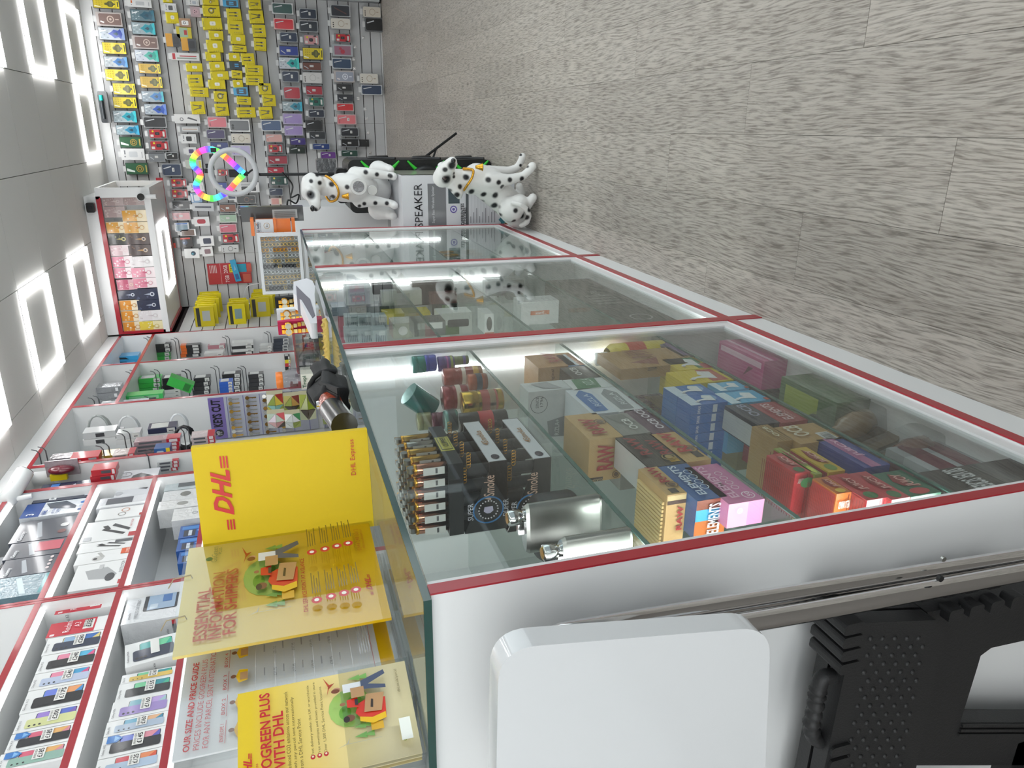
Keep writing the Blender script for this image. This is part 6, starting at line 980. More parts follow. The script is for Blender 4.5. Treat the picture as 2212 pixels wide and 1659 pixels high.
def lighter(c, x, y, label, k):
    o = link('lighter', LG[c][0], None, (x, y, ZB_+.0045)); tag(o, label, 'lighter', 'metal lighters in the tray'); link('sticker', LG[c][1], o); link('striker', LG[c][2], o)
for r in range(5):
    for k in range(n1):
        rose = r == 0 or (r < 3 and k < 3)
        lighter('c98f78' if rose else ('b5b2ac' if (r, k) == (3, 5) else 'c9a050'), b.x+sp*(k+.5), by+.016+.026*r, f"{'rose gold' if rose else 'silver' if (r, k) == (3, 5) else 'gold'} lighter, {ORD[k+1]} from the aisle end, {ORD[r+1]} row of the tray", k)
# printed display boxes of dark tubes
def disp(T, TF, C, X, BL, ds, hb):
    y0, y1, zl = .892, T, C
    o = empty('display_box', (X, y0, zl)); tag(o, ds, 'display box', 'display boxes of dark tubes'); dp = hb[0]; h0 = .001; h1 = .026; hb_ = hb[1]
    BK = P('131214', .3, 0, .4)
    G().prism([(0, 0), (0, h1), (-dp*.12, h1), (-dp, hb_), (-dp, 0)], 0, .002, BK).obj('side_panel', o)
    G().prism([(0, 0), (0, h1), (-dp*.12, h1), (-dp, hb_), (-dp, 0)], y1-y0-.002, y1-y0, BK).obj('side_panel', o)
    lip = G().box(-.002, .002, h0, 0, y1-y0-.002, h1, P('d6d6da', .3)).box(-.002, .002, 0, 0, y1-y0-.002, h0, BK).box(-dp, .002, 0, -dp+.002, y1-y0-.002, hb_, BK).obj('front_panel', o)
    words(o, '4Smoke', (.0012, (y1-y0)*.55, (h0+h1)/2), FACE_ROT['r'], (y1-y0)*.36, (h1-h0)*.4, 'a8763f', .01)
    g = G(); g.poly([(.0008, (y1-y0)*.1+.008*math.cos(t*PI/8), (h0+h1)/2+.006*math.sin(t*PI/8)) for t in range(16)], P('2a2233', .3)); g.obj('emblem', o)
    words(o, '4Smoke', (-dp*.36, -.0012, hb_*.42), FACE_ROT['f'], dp*.36, .016, 'd9b5a0', .01)
    g = G(); e = [(-dp*.68+dp*.19*math.cos(t*PI/12), -.001, hb_*.45+.022*math.sin(t*PI/12)) for t in range(24)]; g.tube(e, .0012, 5, P('2f78b4', .4), True)
    for t in range(20): g.ball((-dp*.68+dp*.13*math.cos(t*PI/10), -.001, hb_*.45+.014*math.sin(t*PI/10)), .0012, P('e6e0e6', .4), 6, 4)
    g.poly([(-dp*.68+dp*.05*u, -.0016, hb_*.45+.012*v) for u, v in ((-1, .2), (-.3, .6), (1, .5), (1, -.5), (-.3, -.6), (-1, -.2))], P('c9c3dc', .4)); g.obj('emblem', o)
    words(o, 'SUPER', (-dp*.68, -.0016, hb_*.45+.026), FACE_ROT['f'], dp*.25, .008, 'd9d9e0'); words(o, 'DUPER', (-dp*.68, -.0016, hb_*.45-.026), FACE_ROT['f'], dp*.25, .008, 'd9d9e0')
    for i in range(4):
        for j in range(4):
            x = X-dp*(.16+.21*i); yy = y0+.018+(y1-y0-.036)*j/3; zz = zl+.047+.006*i
            t = empty('dark_tube', (x, yy, zz-.045)); tag(t, f"black key chain tube, {ORD[i+1]} from the front, {ORD[j+1]} along, {ds.split(',')[1].strip()}", 'tube', 'black tubes in the display boxes')
            G().cyl((0, 0, 0), (0, 0, .06), .0085, None, 12, P('1d2023', .6)).obj('tube', t); g = G()
            for q in range(5): g.tube([(.011+.0045*q+.003*math.cos(w*PI/4), -.009, .052+.003*math.sin(w*PI/4)) for w in range(8)], .0007, 4, GOLD, True)
            g.obj('key_chain', t)
disp(1.045, None, .769, -.438, None, 'black display box with white lip, upper of the two stacked', (.108, .062))
disp(1.05, None, S1+.0005, -.442, None, 'black display box with white lip, lower on the glass shelf', (.112, .065))
# flasks
def flask(base, top, ang, ds):
    p = at(*cA(*base), Z=S1); Y = p.y; h = at(*cA(*top), Y=Y).z-S1; o = empty('hip_flask', (min(p.x, -.449), Y, S1), ang); tag(o, ds, 'flask', 'steel hip flasks on the top shelf')
    w = .064; out = []
    sec = [(w/2*math.cos(t*PI/12), .013*math.sin(t*PI/12)-.006*(math.cos(t*PI/12)**2)) for t in range(24)]
    g = G()
    for z0, z1, s0, s1 in ((0, .003, .93, 1), (.003, h-.004, 1, 1), (h-.004, h, 1, .9)):
        vs = [(x*s0, y*s0, z0) for x, y in sec]+[(x*s1, y*s1, z1) for x, y in sec]; g.add(vs, [(i, (i+1) % 24, (i+1) % 24+24, i+24) for i in range(24)], STEEL, True)
    g.add([(x*.93, y*.93, 0) for x, y in sec], [tuple(range(23, -1, -1))], STEEL); g.add([(x*.9, y*.9, h) for x, y in sec], [tuple(range(24))], CHROME); g.obj('body', o)
    G().lathe([(.007, h), (.007, h+.006), (.0095, h+.006), (.0095, h+.02), (.006, h+.022), (.0001, h+.022)], (.016, -.004, 0), 16, CHROME).obj('cap', o)
    G().lathe([(.0065, h+.0222), (.0001, h+.0226)], (.016, -.004, 0), 16, GOLD).obj('cap_disc', o); G().box(-.006, -.007, h, .012, .0, h+.009, CHROME).obj('hinge_arm', o)
flask((765, 1305), (185, 1370), .1, 'brushed steel hip flask standing nearer the divider'); flask((1000, 1545), (470, 1580), .1, 'brushed steel hip flask nearest the counter end')
G_ = empty('pipe_gadget', (0, 0, 0)); p = at(*cG(655, 1420), Y=.625); G_.location = (p.x, .625, S1); tag(G_, 'rainbow and gold beaded metal pipe standing at the counter end', 'pipe')
G_.location = (-.452, .61, .868)
G().ball((-.012, 0, .015), .011, P('7a3fa0', .12, .9), 14, 10).obj('bead', G_); G().cyl((-.012, 0, .015), (-.032, 0, .015), .008, .009, 14, metal('8a7a4a', .25)).obj('collar', G_); G().ball((-.042, 0, .015), .011, metal('d9973a', .12), 14, 10).obj('bead', G_); G().cyl((-.05, 0, .013), (-.12, .01, .009), .006, .008, 12, metal('4a4a4c', .3)).obj('stem', G_); G().cyl((-.036, -.006, .02), (-.036, -.012, .036), .007, .008, 14, CHROME).obj('bowl', G_)
p = at(*cC(655, 1375), Y=.80); o = empty('round_case', (p.x, p.y, S1)); tag(o, 'round black case with gold crown emblem beside the lighter tray', 'case'); G().lathe([(.0001, 0), (.042, 0), (.045, .004), (.045, .05), (.04, .056), (.0001, .057)], (0, 0, 0), 26, P('15171a', .5)).obj('body', o); G().ball((.0, -.045, .03), .008, GOLD, 8, 6, (1, .2, 1.2)).obj('emblem', o)
pbox('blue_card', 'blue card lying beneath the lighters on the top shelf', 'card', (-.60, .84, S1), .3, .1, .07, .002, '1f4fb4')
for k in range(4):
    pbox('black_case', f'black glossy case, {ORD[k+1]} in the stack behind the near flask', 'case', (-.535+.004*k, .595+.006*k, S1+.0415*k), .1, .10, .05, .041, P('14181a', .15, 0, .8), [('f', 'r', (.1, .2, .9, .8), '23282b')], group='black cases on the top shelf')
# ================================================================ goods in the middle and far counters
def ib(kf, rect, X, zb, ds, nm, ct, c, D=(), tx=(), d=.07, rz=0, ymax=2.26, gp='goods in the middle counter', ymin=0):
    (x0, y0), (x1, y1) = kf(rect[0], rect[1]), kf(rect[2], rect[3]); Y = max(ymin, min(at((x0+x1)/2, (y0+y1)/2, X=X).y, ymax-d)); cy = (y0+y1)/2
    p = at((x0+x1)/2, cy, Y=Y); w = abs(at((x0+x1)/2, y0, Y=Y).x-at((x0+x1)/2, y1, Y=Y).x); zt = at(x0, cy, Y=Y).z; zl = zb if zb is not None else at(x1, cy, Y=Y).z
    x = min(max(p.x, -.90+w/2), -.45-w/2)
    return pbox(nm, ds, ct, (x, Y, zl), rz, w, d, max(zt-zl, .025), c, D, tx, gp)
M1, M2, M3, M0 = .7405, .5305, .3105, .0925
ib(cE, (385, 395, 600, 530), -.66, None, 'white boxed earbuds with lilac front, top of the middle counter', 'earphone_box', 'earphones', P('dfe1e4', .3), [('f', 'r', (.05, .1, .95, .9), 'c9c6d6'), ('t', 'e', (.5, .5, .25), 'b9babd')])
o = empty('speaker_gadget', (-.62, 1.78, M1)); p = at(*cE(555, 600), X=-.62); o.location = (-.62, p.y, M1); tag(o, 'red domed portable speaker with grey front in the middle counter', 'speaker')
G().prism([(-.035, 0), (.035, 0), (.035, .06), (.026, .085), (-.026, .085), (-.035, .06)], -.03, .03, P('c9202c', .25, 0, .6)).obj('shell', o); G().rbox(-.024, .004, .024, .045, -.033, -.03, .008, P('3f4146', .4)).obj('front', o)
for k in range(4): ib(cE, (610, 470+0*k, 770, 545), -.70+.05*k, None, f'dark slim gadget box, {ORD[k+1]} of four behind the red speaker', 'gadget_box', 'gadget box', ['3a3d40', '44474a', '33363a', '4a4d52'][k], d=.04)
ib(cE, (680, 545, 1000, 665), -.60, None, 'white boxed headset printed with a grey picture', 'headphone_box', 'headphones', P('d6d8d6', .35), [('f', 'r', (.2, .3, .8, .7), 'b9bbbb'), ('t', 'r', (.1, .2, .5, .8), '9fa3a3')])
ib(cE, (285, 675, 420, 745), -.62, None, 'grey blue slim box above the pink box', 'gadget_box', 'gadget box', '7f8b99')
ib(cE, (410, 675, 740, 745), -.54, None, 'dark foil wrapped box beside the grey blue box', 'gadget_box', 'gadget box', film('5f6a70'))
ib(cE, (350, 750, 510, 960), -.60, None, 'pink card box with a white phone symbol', 'sim_box', 'sim card box', P('c23a5a', .4), [('f', 'o', (.7, .4, .14, .6), 'f0dfe4')])
for r in range(2):
    for k in range(3):
        ib(cE, (390+112*k, 815+105*r-60, 500+112*k, 915+105*r-60), -.505+.012*k-.0*r, None, f"grey carton of top-up cards, {ORD[k+1]} of the {'upper' if r == 0 else 'lower'} row, middle counter", 'card_carton', 'carton', P('a3adae', .5), [('f', 'r', (.08, .12+.13*i, .55+.1*(i % 3), .17+.13*i), '55606a') for i in range(6)]+[('f', 'r', (.6, .15, .92, .6), 'c9d0d0')], d=.05, gp='grey cartons of top-up cards')
ib(cE, (700, 725, 1070, 805), -.53, None, 'yellow boxed earbuds in the middle counter', 'earphone_box', 'earphones', 'd9c52a', [('f', 'q', (.35, .45, .75, .85, .1), 'cfd0c0')]+[('f', 'e', (.2+.15*i, .2, .05), '8f8416') for i in range(5)])
ib(cE, (770, 805, 930, 925), -.50, None, 'clear boxed white earbuds beside the yellow box', 'earphone_box', 'earphones', film('b3b5a5'), [('f', 'e', (.5, .5, .3), 'e3e3e0')])
ib(cE, (940, 795, 1190, 905), -.47, None, 'dark grey boxed true wireless earbuds', 'earphone_box', 'earphones', '4f5552', [('f', 'r', (.5, .1, .95, .9), 'c3c5c0'), ('f', 'e', (.72, .5, .12), '8a8c88')])
for k in range(4): ib(cE, (925+45*k, 470+10*k, 965+45*k, 655), -.80+.05*k, M2, f'dark headband headset, {ORD[k+1]} of four on the middle shelf', 'headset', 'headphones', P('3f4038', .35, 0, .5), d=.03)
ib(cE, (1075, 560, 1560, 640), -.70, M2, 'dark red brown gift carton on the middle shelf', 'carton', 'box', P('6a3a32', .5))
ib(cE, (1080, 640, 1690, 720), -.60, M2, 'green topped black optical mouse box', 'mouse_box', 'computer mouse', '30362c', [('f', 'r', (.1, .3, .9, .6), '4f8a35'), ('f', 'r', (.15, .7, .5, .8), 'c9cac0')], [('f', 'Optical Mouse', .5, .45, .6, .18, 'd3dcc9')])
ib(cE, (1140, 720, 1490, 890), -.53, M2, 'green and white box showing a black mouse receiver', 'mouse_box', 'computer mouse', P('c9cdc6', .4), [('f', 'r', (0, .4, .45, 1), '4a6a35'), ('f', 'q', (.35, .1, .7, .75, .08), '2f312f')])
ib(cE, (1500, 715, 1940, 870), -.475, M2, 'white box showing an oval grey speaker', 'speaker_box', 'speaker', P('d3d6d3', .4), [('f', 'e', (.5, .5, .36, .3), '4a4d46'), ('f', 'r', (.0, .0, .06, 1), 'b5522f')])
ib(cE, (1630, 490, 2212, 630), -.58, M3, 'white box with an oval grey speaker, third shelf', 'speaker_box', 'speaker', P('cfd2cf', .4), [('f', 'e', (.45, .55, .3, .3), '8d908e'), ('t', 'e', (.5, .5, .3), '7a7d7b'), ('f', 'r', (.85, .7, .97, .9), '4a4d4a')])
ib(cE, (1790, 620, 2240, 800), -.48, M3, 'white wrapped box with an orange JBL mark', 'speaker_box', 'speaker', film('dcdedd'), [('f', 'r', (.42, .25, .6, .75), 'cf6a2c')], [('f', 'JBL', .51, .5, .14, .3, 'f0e3d9', 0, .02)])
ib(cE, (1530, 330, 1900, 450), -.62, M3, 'small dark grey and white box at the far end of the third shelf', 'gadget_box', 'gadget box', '8d9391', [('t', 'r', (.1, .1, .9, .5), '3a3d3c')])
pbox('soundbar_box', 'long dark grey soundbar box with pale stripes on the bottom shelf', 'speaker', (-.455, 1.87, M0), PI/2, .62, .13, .15, P('57544e', .45), [('f', 'r', (.42+.05*i, .25, .45+.05*i, .8), '8f8d86') for i in range(4)]+[('f', 'o', (.16, .5, .05, .84), 'b9b7b0'), ('t', 'o', (.2, .5, .06, .84), 'a9a7a0')], [('f', '2.4GHz', .62, .5, .12, .2, 'a9a7a0')], 'goods in the middle counter')
pbox('headphone_box', 'white box with dark headphones at the near end of the bottom shelf', 'headphones', (-.452, 1.487, M0), PI/2, .11, .14, .13, P('d6d6d4', .4), [('f', 'e', (.4, .55, .25), '55504d'), ('f', 'e', (.7, .35, .22), '5d5855'), ('t', 'e', (.4, .5, .25), '4f4a48')], group='goods in the middle counter')
# far counter: bangles, cards, boxed watches
for k in range(9):
    p = at(*cE(365+13*k, 118+9*k), X=-.62); o = empty('bangle', (-.66+.012*k, 2.86-.012*k, .745)); tag(o, f'dark glass bangle, {ORD[k+1]} from the wall on the far counter roll', 'bangle', 'bangles on a roll in the far counter')
    G().tube([(0, .045*math.cos(t*PI/10), .045*math.sin(t*PI/10)) for t in range(20)], .005, 8, P(['2f3a35', '4a4f48', '26302c'][k % 3], .12, .3, .8), True).obj('ring', o)
for k in range(7):
    o = empty('silver_bangle', (-.58+.014*k, 2.66-.03*k, .738)); tag(o, f'silver bangle, {ORD[k+1]} from the dark roll, far counter', 'bangle', 'silver bangles in the far counter'); o.rotation_euler = (.3, .2*k, .3)
    G().tube([(0, .036*math.cos(t*PI/10), .036*math.sin(t*PI/10)) for t in range(20)], .0035, 8, SILVER, True).obj('ring', o)
for k in range(6): pbox('watch_card', f'pale blue watch card, {ORD[k+1]} along the back of the far counter', 'watch card', (-.87, 2.42+.12*k, .6905), PI/2, .1, .01, .17, P('8fa9b4', .3, 0, .4), [('f', 'q', (.25, .2, .75, .8, .1), '6f8c99'), ('f', 'e', (.5, .5, .12), 'c9d6da')], group='watch cards in the far counter')
pbox('watch_stand', 'white jewellery stand box in the far counter', 'stand', (-.62, 2.95, .5005), PI/2, .16, .12, .1, P('c9cbca', .4), [('f', 'r', (.1, .2, .9, .8), 'b9bcbc')]); pbox('carton', 'orange box on the second shelf of the far counter', 'box', (-.6, 2.62, .5005), PI/2, .2, .12, .06, P('d9704a', .4), [('f', 'r', (.1, .2, .9, .8), 'e38f6a')])
for r in range(2):
    for k in range(9):
        o = empty('chain_card', (-.50-.14*r, 2.38+.088*k, .3105)); tag(o, f"{'gold' if (k+r) % 3 else 'silver'} chain on clear card, {ORD[k+1]} from near divider, {'front' if r == 0 else 'back'} row, far counter", 'necklace', 'chains in the far counter')
        G().box(-.002, -.03, 0, .0, .03, .09, P('b5b3a5', .35)).obj('card', o); G().tube([(.003, .02*math.cos(t*PI/8), .05+.03*math.sin(t*PI/8)) for t in range(16)], .0026, 6, GOLD if (k+r) % 3 else SILVER, True).obj('chain', o)
# ================================================================ dalmatian figures
def spot_mat(name, spots, base='e4e3e1'):
    m = bpy.data.materials.new(name); m.use_nodes = True; n = m.node_tree.nodes; L = m.node_tree.links; b = n['Principled BSDF']
    t = n.new('ShaderNodeTexCoord'); mu = n.new('ShaderNodeVectorMath'); mu.operation = 'MULTIPLY'; mu.inputs[1].default_value = (1, 0, 1); L.new(t.outputs['Object'], mu.inputs[0]); acc = None
    for (x, z, r) in spots:
        d = n.new('ShaderNodeVectorMath'); d.operation = 'DISTANCE'; d.inputs[1].default_value = (x, 0, z); L.new(mu.outputs[0], d.inputs[0])
        q = n.new('ShaderNodeMapRange'); q.interpolation_type = 'SMOOTHSTEP'; q.inputs[1].default_value = r*.45; q.inputs[2].default_value = r*1.1; L.new(d.outputs['Value'], q.inputs[0])
        if acc is None: acc = q.outputs[0]
        else:
            k = n.new('ShaderNodeMath'); k.operation = 'MINIMUM'; L.new(acc, k.inputs[0]); L.new(q.outputs[0], k.inputs[1]); acc = k.outputs[0]
    mx_ = n.new('ShaderNodeMix'); mx_.data_type = 'RGBA'; mx_.inputs[6].default_value = lin('17151a'); mx_.inputs[7].default_value = lin(base); L.new(acc, mx_.inputs[0]); L.new(mx_.outputs[2], b.inputs['Base Color'])
    b.inputs['Roughness'].default_value = .38; return m
def dog(label, Y0, zb, chains, spots, org):
    O = Vector((at(*org, Y=Y0).x, Y0, zb)); o = empty('dalmatian_figure', O); tag(o, label, 'dog figure')
    W3 = lambda px, py, dy, r: (lambda v: Vector((v.x, v.y, max(v.z, zb+r*.9)))-O)(at(px, py, Y=Y0+dy))
    g = G(); m = spot_mat('dalmatian_coat', [(at(x, y, Y=Y0).x-O.x, at(x, y, Y=Y0).z-zb, r) for x, y, r in spots])
    for ch in chains:
        pts = [(W3(*c), c[3]*.9) for c in ch]
        for p, r in pts: g.ball(p, r, m, 14, 10)
        for (p, r), (q, s) in zip(pts[:-1], pts[1:]): g.cyl(p, q, r, s, 14, m)
    b = g.obj('body', o); rm = b.modifiers.new('skin', 'REMESH'); rm.mode = 'VOXEL'; rm.voxel_size = .0048; rm.use_smooth_shade = True
    sm = b.modifiers.new('soft', 'SMOOTH'); sm.factor = .6; sm.iterations = 7
    return o, O, W3
def collar(o, pts, bell):
    p = smooth_path(pts+[pts[0]], 7)[:-1]; g = G(); n = len(p)
    for i in range(0, n): g.ball(p[i], .0062, GOLD, 8, 5, (1, 1, .8))
    g.obj('chain_collar', o); g = G(); g.lathe([(.0001, .012), (.006, .011), (.009, 0), (.014, -.014), (.0165, -.017), (.013, -.017), (.0001, -.006)], bell, 16, GOLD); g.obj('bell', o)
s6 = lambda x, y: (640+x/6.144, 320+y/6.144); s5 = lambda x, y: (600+x/3.687, 260+y/3.687)
sp1 = [(*s6(x, y), r) for x, y, r in ((190, 430, .011), (305, 455, .012), (275, 350, .011), (180, 600, .023), (460, 472, .014), (655, 502, .013), (640, 300, .012), (905, 312, .013), (1050, 340, .012), (1215, 355, .012), (478, 640, .013), (715, 735, .012), (890, 727, .011), (830, 762, .01), (1030, 715, .012), (1180, 718, .012), (1350, 350, .006), (1350, 410, .006), (1365, 740, .006), (1365, 800, .006), (1345, 870, .007), (1340, 940, .007), (225, 795, .017), (320, 770, .012))]
d1, O1, w1 = dog('spotted dog figure with a speaker in its chest, sitting on the speaker carton', 3.42, .516, [
    [(673, 400, 0, .05), (671, 416, -.02, .045)], [(677, 424, -.05, .036), (681, 441, -.085, .027), (682, 446, -.09, .024)], [(668, 410, -.055, .02), (671, 420, -.06, .018)],
    [(688, 402, .02, .042), (708, 403, .03, .048), (728, 405, .03, .058)], [(738, 405, .0, .07), (765, 405, -.01, .074), (788, 405, .02, .066)], [(788, 405, .07, .08), (822, 410, .12, .088)],
    [(768, 377, 0, .04), (800, 374, -.03, .026), (846, 380, -.035, .019)], [(852, 380, -.04, .02), (858, 381, -.07, .02)], [(778, 432, 0, .04), (810, 434, -.03, .026), (848, 440, -.035, .019)], [(853, 442, -.04, .02), (859, 444, -.07, .02)],
    [(818, 452, .08, .055), (845, 462, .02, .03), (857, 466, -.02, .022)], [(818, 368, .09, .05), (850, 366, .03, .026), (857, 367, .0, .02)],
    [(661, 388, .0, .02), (672, 382, -.005, .022), (690, 390, -.01, .022), (697, 400, -.01, .015)], [(661, 425, .03, .016), (688, 432, .03, .016)]], sp1, (780, 405))
cc = [w1(*s6(x, y), dy, 0) for x, y, dy in ((395, 370, .03), (470, 420, -.045), (545, 520, -.075), (560, 620, -.07), (520, 690, -.03), (440, 700, .03), (380, 600, .085), (360, 460, .085))]
collar(d1, cc, w1(*s6(640, 640), -.085, 0))
pc = w1(*s6(825, 510), -.088, 0); g = G().cyl(pc, pc+Vector((0, -.006, 0)), .036, .035, 26, P('dcdbd9', .4)); g.obj('speaker_rim', d1); G().cyl(pc+Vector((0, -.0061, 0)), pc+Vector((0, -.0085, 0)), .0245, .022, 24, P('b3b4b6', .4, .3, 0, .4, 900)).obj('speaker_grille', d1)
pc = w1(*s6(1010, 560), -.06, 0); G().cyl(pc, pc+Vector((0, -.006, 0)), .022, .02, 22, P('cfcecb', .45)).obj('tweeter', d1)
e = w1(*s6(180, 597), -.077, 0); G().ball(e, .0075, P('0a0708', .08, 0, .8), 10, 8).obj('eye', d1); e = w1(*s6(215, 800), -.115, 0); G().ball(e, .011, P('121013', .2, 0, .5), 10, 8, (1.2, .8, .9)).obj('nose', d1)
sp2 = [(*s5(x, y), r) for x, y, r in ((1325, 465, .022), (1345, 350, .02), (1385, 415, .010), (1388, 445, .009), (1440, 525, .013), (1360, 560, .012), (1415, 590, .015), (1300, 385, .012), (1485, 450, .015), (1640, 465, .014), (1720, 485, .013), (1808, 465, .013), (1903, 457, .013), (1755, 520, .011), (1535, 565, .014), (1625, 585, .013), (1712, 590, .016), (1632, 655, .013), (1720, 675, .015), (1735, 745, .012), (1838, 700, .013), (1925, 755, .015), (1840, 790, .012), (1935, 690, .013), (1945, 275, .007), (2025, 355, .008), (2030, 605, .008), (1945, 360, .008))]
d2, O2, w2 = dog('spotted dog figure sitting on the floor before the speaker carton, head turned', 3.02, .001, [
    [(956, 384, 0, .045), (960, 374, -.02, .042)], [(966, 364, -.05, .034), (974, 353, -.075, .026), (977, 349, -.085, .022)], [(981, 354, -.06, .016), (974, 362, -.05, .02)],
    [(978, 384, .01, .042), (1000, 390, .02, .052), (1020, 392, .02, .062)], [(1030, 384, .0, .066), (1058, 394, .0, .07)], [(1050, 400, .02, .068), (1085, 428, .03, .07), (1116, 455, .03, .072), (1126, 466, .03, .06)],
    [(1055, 374, .04, .036), (1098, 370, .04, .022), (1118, 362, .035, .017), (1127, 345, .03, .017), (1129, 338, .025, .018)], [(1058, 390, -.04, .04), (1100, 388, -.05, .025), (1130, 380, -.055, .019), (1144, 368, -.06, .019), (1150, 359, -.065, .021)],
    [(1104, 452, -.045, .06), (1122, 440, -.06, .045), (1138, 446, -.06, .022), (1145, 438, -.07, .019), (1151, 427, -.08, .021)], [(1112, 428, .05, .03), (1126, 418, .05, .022), (1122, 402, .04, .018)],
    [(1108, 438, -.1, .012), (1124, 442, -.115, .013), (1138, 452, -.11, .013), (1143, 466, -.09, .014), (1138, 480, -.06, .014), (1126, 487, -.04, .013)],
    [(970, 396, .0, .02), (980, 404, -.01, .024), (990, 416, -.01, .024), (992, 424, -.0, .015)], [(952, 358, .02, .016), (972, 352, .02, .016)]], sp2, (1090, 420))
cc = [w2(*s5(x, y), dy, 0) for x, y, dy in ((1480, 385, .0), (1535, 390, -.045), (1558, 405, -.07), (1545, 460, -.075), (1510, 515, -.06), (1480, 555, .0), (1470, 520, .07), (1480, 440, .085))]
collar(d2, cc, w2(*s5(1597, 372), -.08, 0))
for x, y, dy in ((1325, 463, -.062), (1350, 348, -.045)): G().ball(w2(*s5(x, y), dy, 0), .0085, P('2a0f10', .08, 0, .8), 10, 8).obj('eye', d2)
G().ball(w2(*s5(1398, 322), -.105, 0), .010, P('121013', .2, 0, .5), 10, 8).obj('nose', d2)
# ================================================================ speaker carton, party speaker, light stand
bw = .36
sc = pbox('speaker_carton', 'white carton printed SPEAKER standing on the floor at the counter end', 'carton', (-.19-bw/2, 3.262, .001), 0, bw, .36, .512, P('dadade', .4, 0, .3),
     [('f', 'r', (.40, .62, .90, .78), '77777b'), ('f', 'r', (.66, .5, .90, .6), '3a4a52'), ('f', 'e', (.59, .555, .045), '6a5aa8'), ('f', 'o', (.59, .555, .03, .6), 'e6e6f0'), ('f', 'r', (.4, .42, .9, .445), '55585c'), ('f', 'r', (.4, .1, .9, .125), '55585c'), ('r', 'r', (0, 0, 1, 1), 'a3a596')]
     + [('f', 'r', (.42, .39-.027*i, .88, .392-.027*i), 'b5b5b9') for i in range(9)]+[('f', 'r', (.42, .40-.027*i, .5+.05*(i % 3), .407-.027*i), '8a8a8f') for i in range(9)]
     + [('f', 'p', [(.5+a, .05+b), (.56+a, .09+b), (.5+a, .13+b), (.44+a, .09+b)], c) for a, b, c in ((-.05, .02, '3a7a86'), (.0, -.03, '2f3a44'), (-.12, -.02, '5a8a2f'), (.08, .0, 'c9cacc'))],
     [('f', 'SPEAKER', .64, .86, .52, .07, '3f4046', 0, .0), ('f', 'SPEAKER', .64, .86, .5, .058, 'e6e6ea', 0, -.01), ('f', 'Super Bass Wireless Speaker', .65, .735, .44, .03, 'e3e3e6'), ('f', 'DIFERENTES', .53, .475, .26, .03, '2b2b30', 0, .02), ('f', 'COLORES', .51, .45, .2, .028, '2b2b30', 0, .02)])
ps = empty('party_speaker', (-.285, 3.64, 0)); tag(ps, 'tall black party speaker with green arc trims behind the speaker carton', 'speaker')
g = G().rbox(-.10, 0, .145, .70, 0, .3, .03, P('141516', .45, bump=.2, scale=300), 5); g.obj('cabinet', ps)
for k, z in enumerate((.55, .33, .11)):
    G().lathe([(.09, 0), (.1, .02), (.08, .025), (.05, .01), (.03, .016), (.0001, .018)], (0, 0, 0), 26, P('1b1c1e', .4)).obj('woofer', ps, (.02, -.001, z)).rotation_euler = (PI/2, 0, 0)
    G().tube([(.135-.06*math.sin(PI*i/10)+.005, -.008, z+.09-.018*i) for i in range(11)], [.004+.008*math.sin(PI*i/10) for i in range(11)], 8, P('2fae2f', .35, em=.25)).obj('green_trim', ps)
    G().tube([(.148, .02+.26*i/10, z+.085*math.cos(PI*(i/10-.5)*1.2)-.05) for i in range(11)], .008, 8, P('1d1e20', .4)).obj('side_ring', ps)
G().rbox(-.06, .70, .1, .75, .08, .2, .015, BLACK).obj('top_handle', ps)
o = empty('wrapped_gadget', (-.2, 3.66, .752)); p = at(720, 358, Y=3.62); o.location = (p.x, 3.66, .752); tag(o, 'grey black gadget in clear wrap standing on the party speaker', 'gadget'); G().rbox(-.03, 0, .03, .09, 0, .05, .01, film('3a3c40')).obj('body', o)
Yr = 4.25; R4_ = lambda px, py, dy=0: at(px, py, Y=Yr+dy)
pb_ = R4_(560, 377); st_ = empty('light_stand', (pb_.x, Yr, 0)); tag(st_, 'black tripod stand with a grey ring lamp and phone clamp, behind the dog figures', 'ring light')
BO = Vector((pb_.x, Yr, 0))
G().cyl((0, 0, .18), (0, 0, .75), .011, None, 12, BLACK).obj('pole', st_); G().cyl((0, 0, .75), (0, 0, pb_.z+.0), .008, None, 12, P('17181a', .3)).obj('pole', st_); G().cyl((0, 0, .7), (0, 0, .75), .017, None, 12, BLACK).obj('collar', st_); G().cyl((0, 0, .3), (0, 0, .34), .016, None, 12, BLACK).obj('collar', st_)
ft = at(985, 288, Z=.012)-BO
for ang in (0, 2.1, 4.2):
    c, s = math.cos(ang), math.sin(ang); f = Vector((ft.x*c-ft.y*s, ft.x*s+ft.y*c, .01)); G().box(-.009, -.004, 0, .009, .004, 1, BLACK)
    G().tube([(0, 0, .34), f], .008, 6, BLACK).obj('leg', st_); G().tube([(0, 0, .2), f*.62+Vector((0, 0, .13))], .006, 6, BLACK).obj('brace', st_)
rc = R4_(400+770/7.373, 300+530/7.373, -.08)-BO; rad = .110
G().tube([(rc.x+rad*math.cos(t*2*PI/40), rc.y, rc.z+rad*math.sin(t*2*PI/40)) for t in range(40)], .0135, 12, P('c3c5c8', .35, 0, .3), True).obj('ring_lamp', st_)
G().cyl((0, 0, pb_.z), (rc.x, rc.y+.01, rc.z-rad), .007, None, 8, BLACK).obj('ball_joint', st_)
for x, y in ((450, 180), (430, 280), (370, 430), (350, 510)):
    c = R4_(400+x/7.373, 300+y/7.373, -.03)-BO; G().rbox(c.x-.011, c.z-.014, c.x+.011, c.z+.014, c.y-.006, c.y+.006, .002, BLACK).obj('phone_clamp', st_)
hp = [(935, 552), (800, 430), (680, 320), (540, 212), (430, 172), (330, 168), (200, 222), (125, 320), (132, 430), (210, 512), (243, 582), (205, 660), (172, 740), (202, 832), (300, 915), (450, 950), (590, 895), (700, 815), (830, 665), (925, 570)]
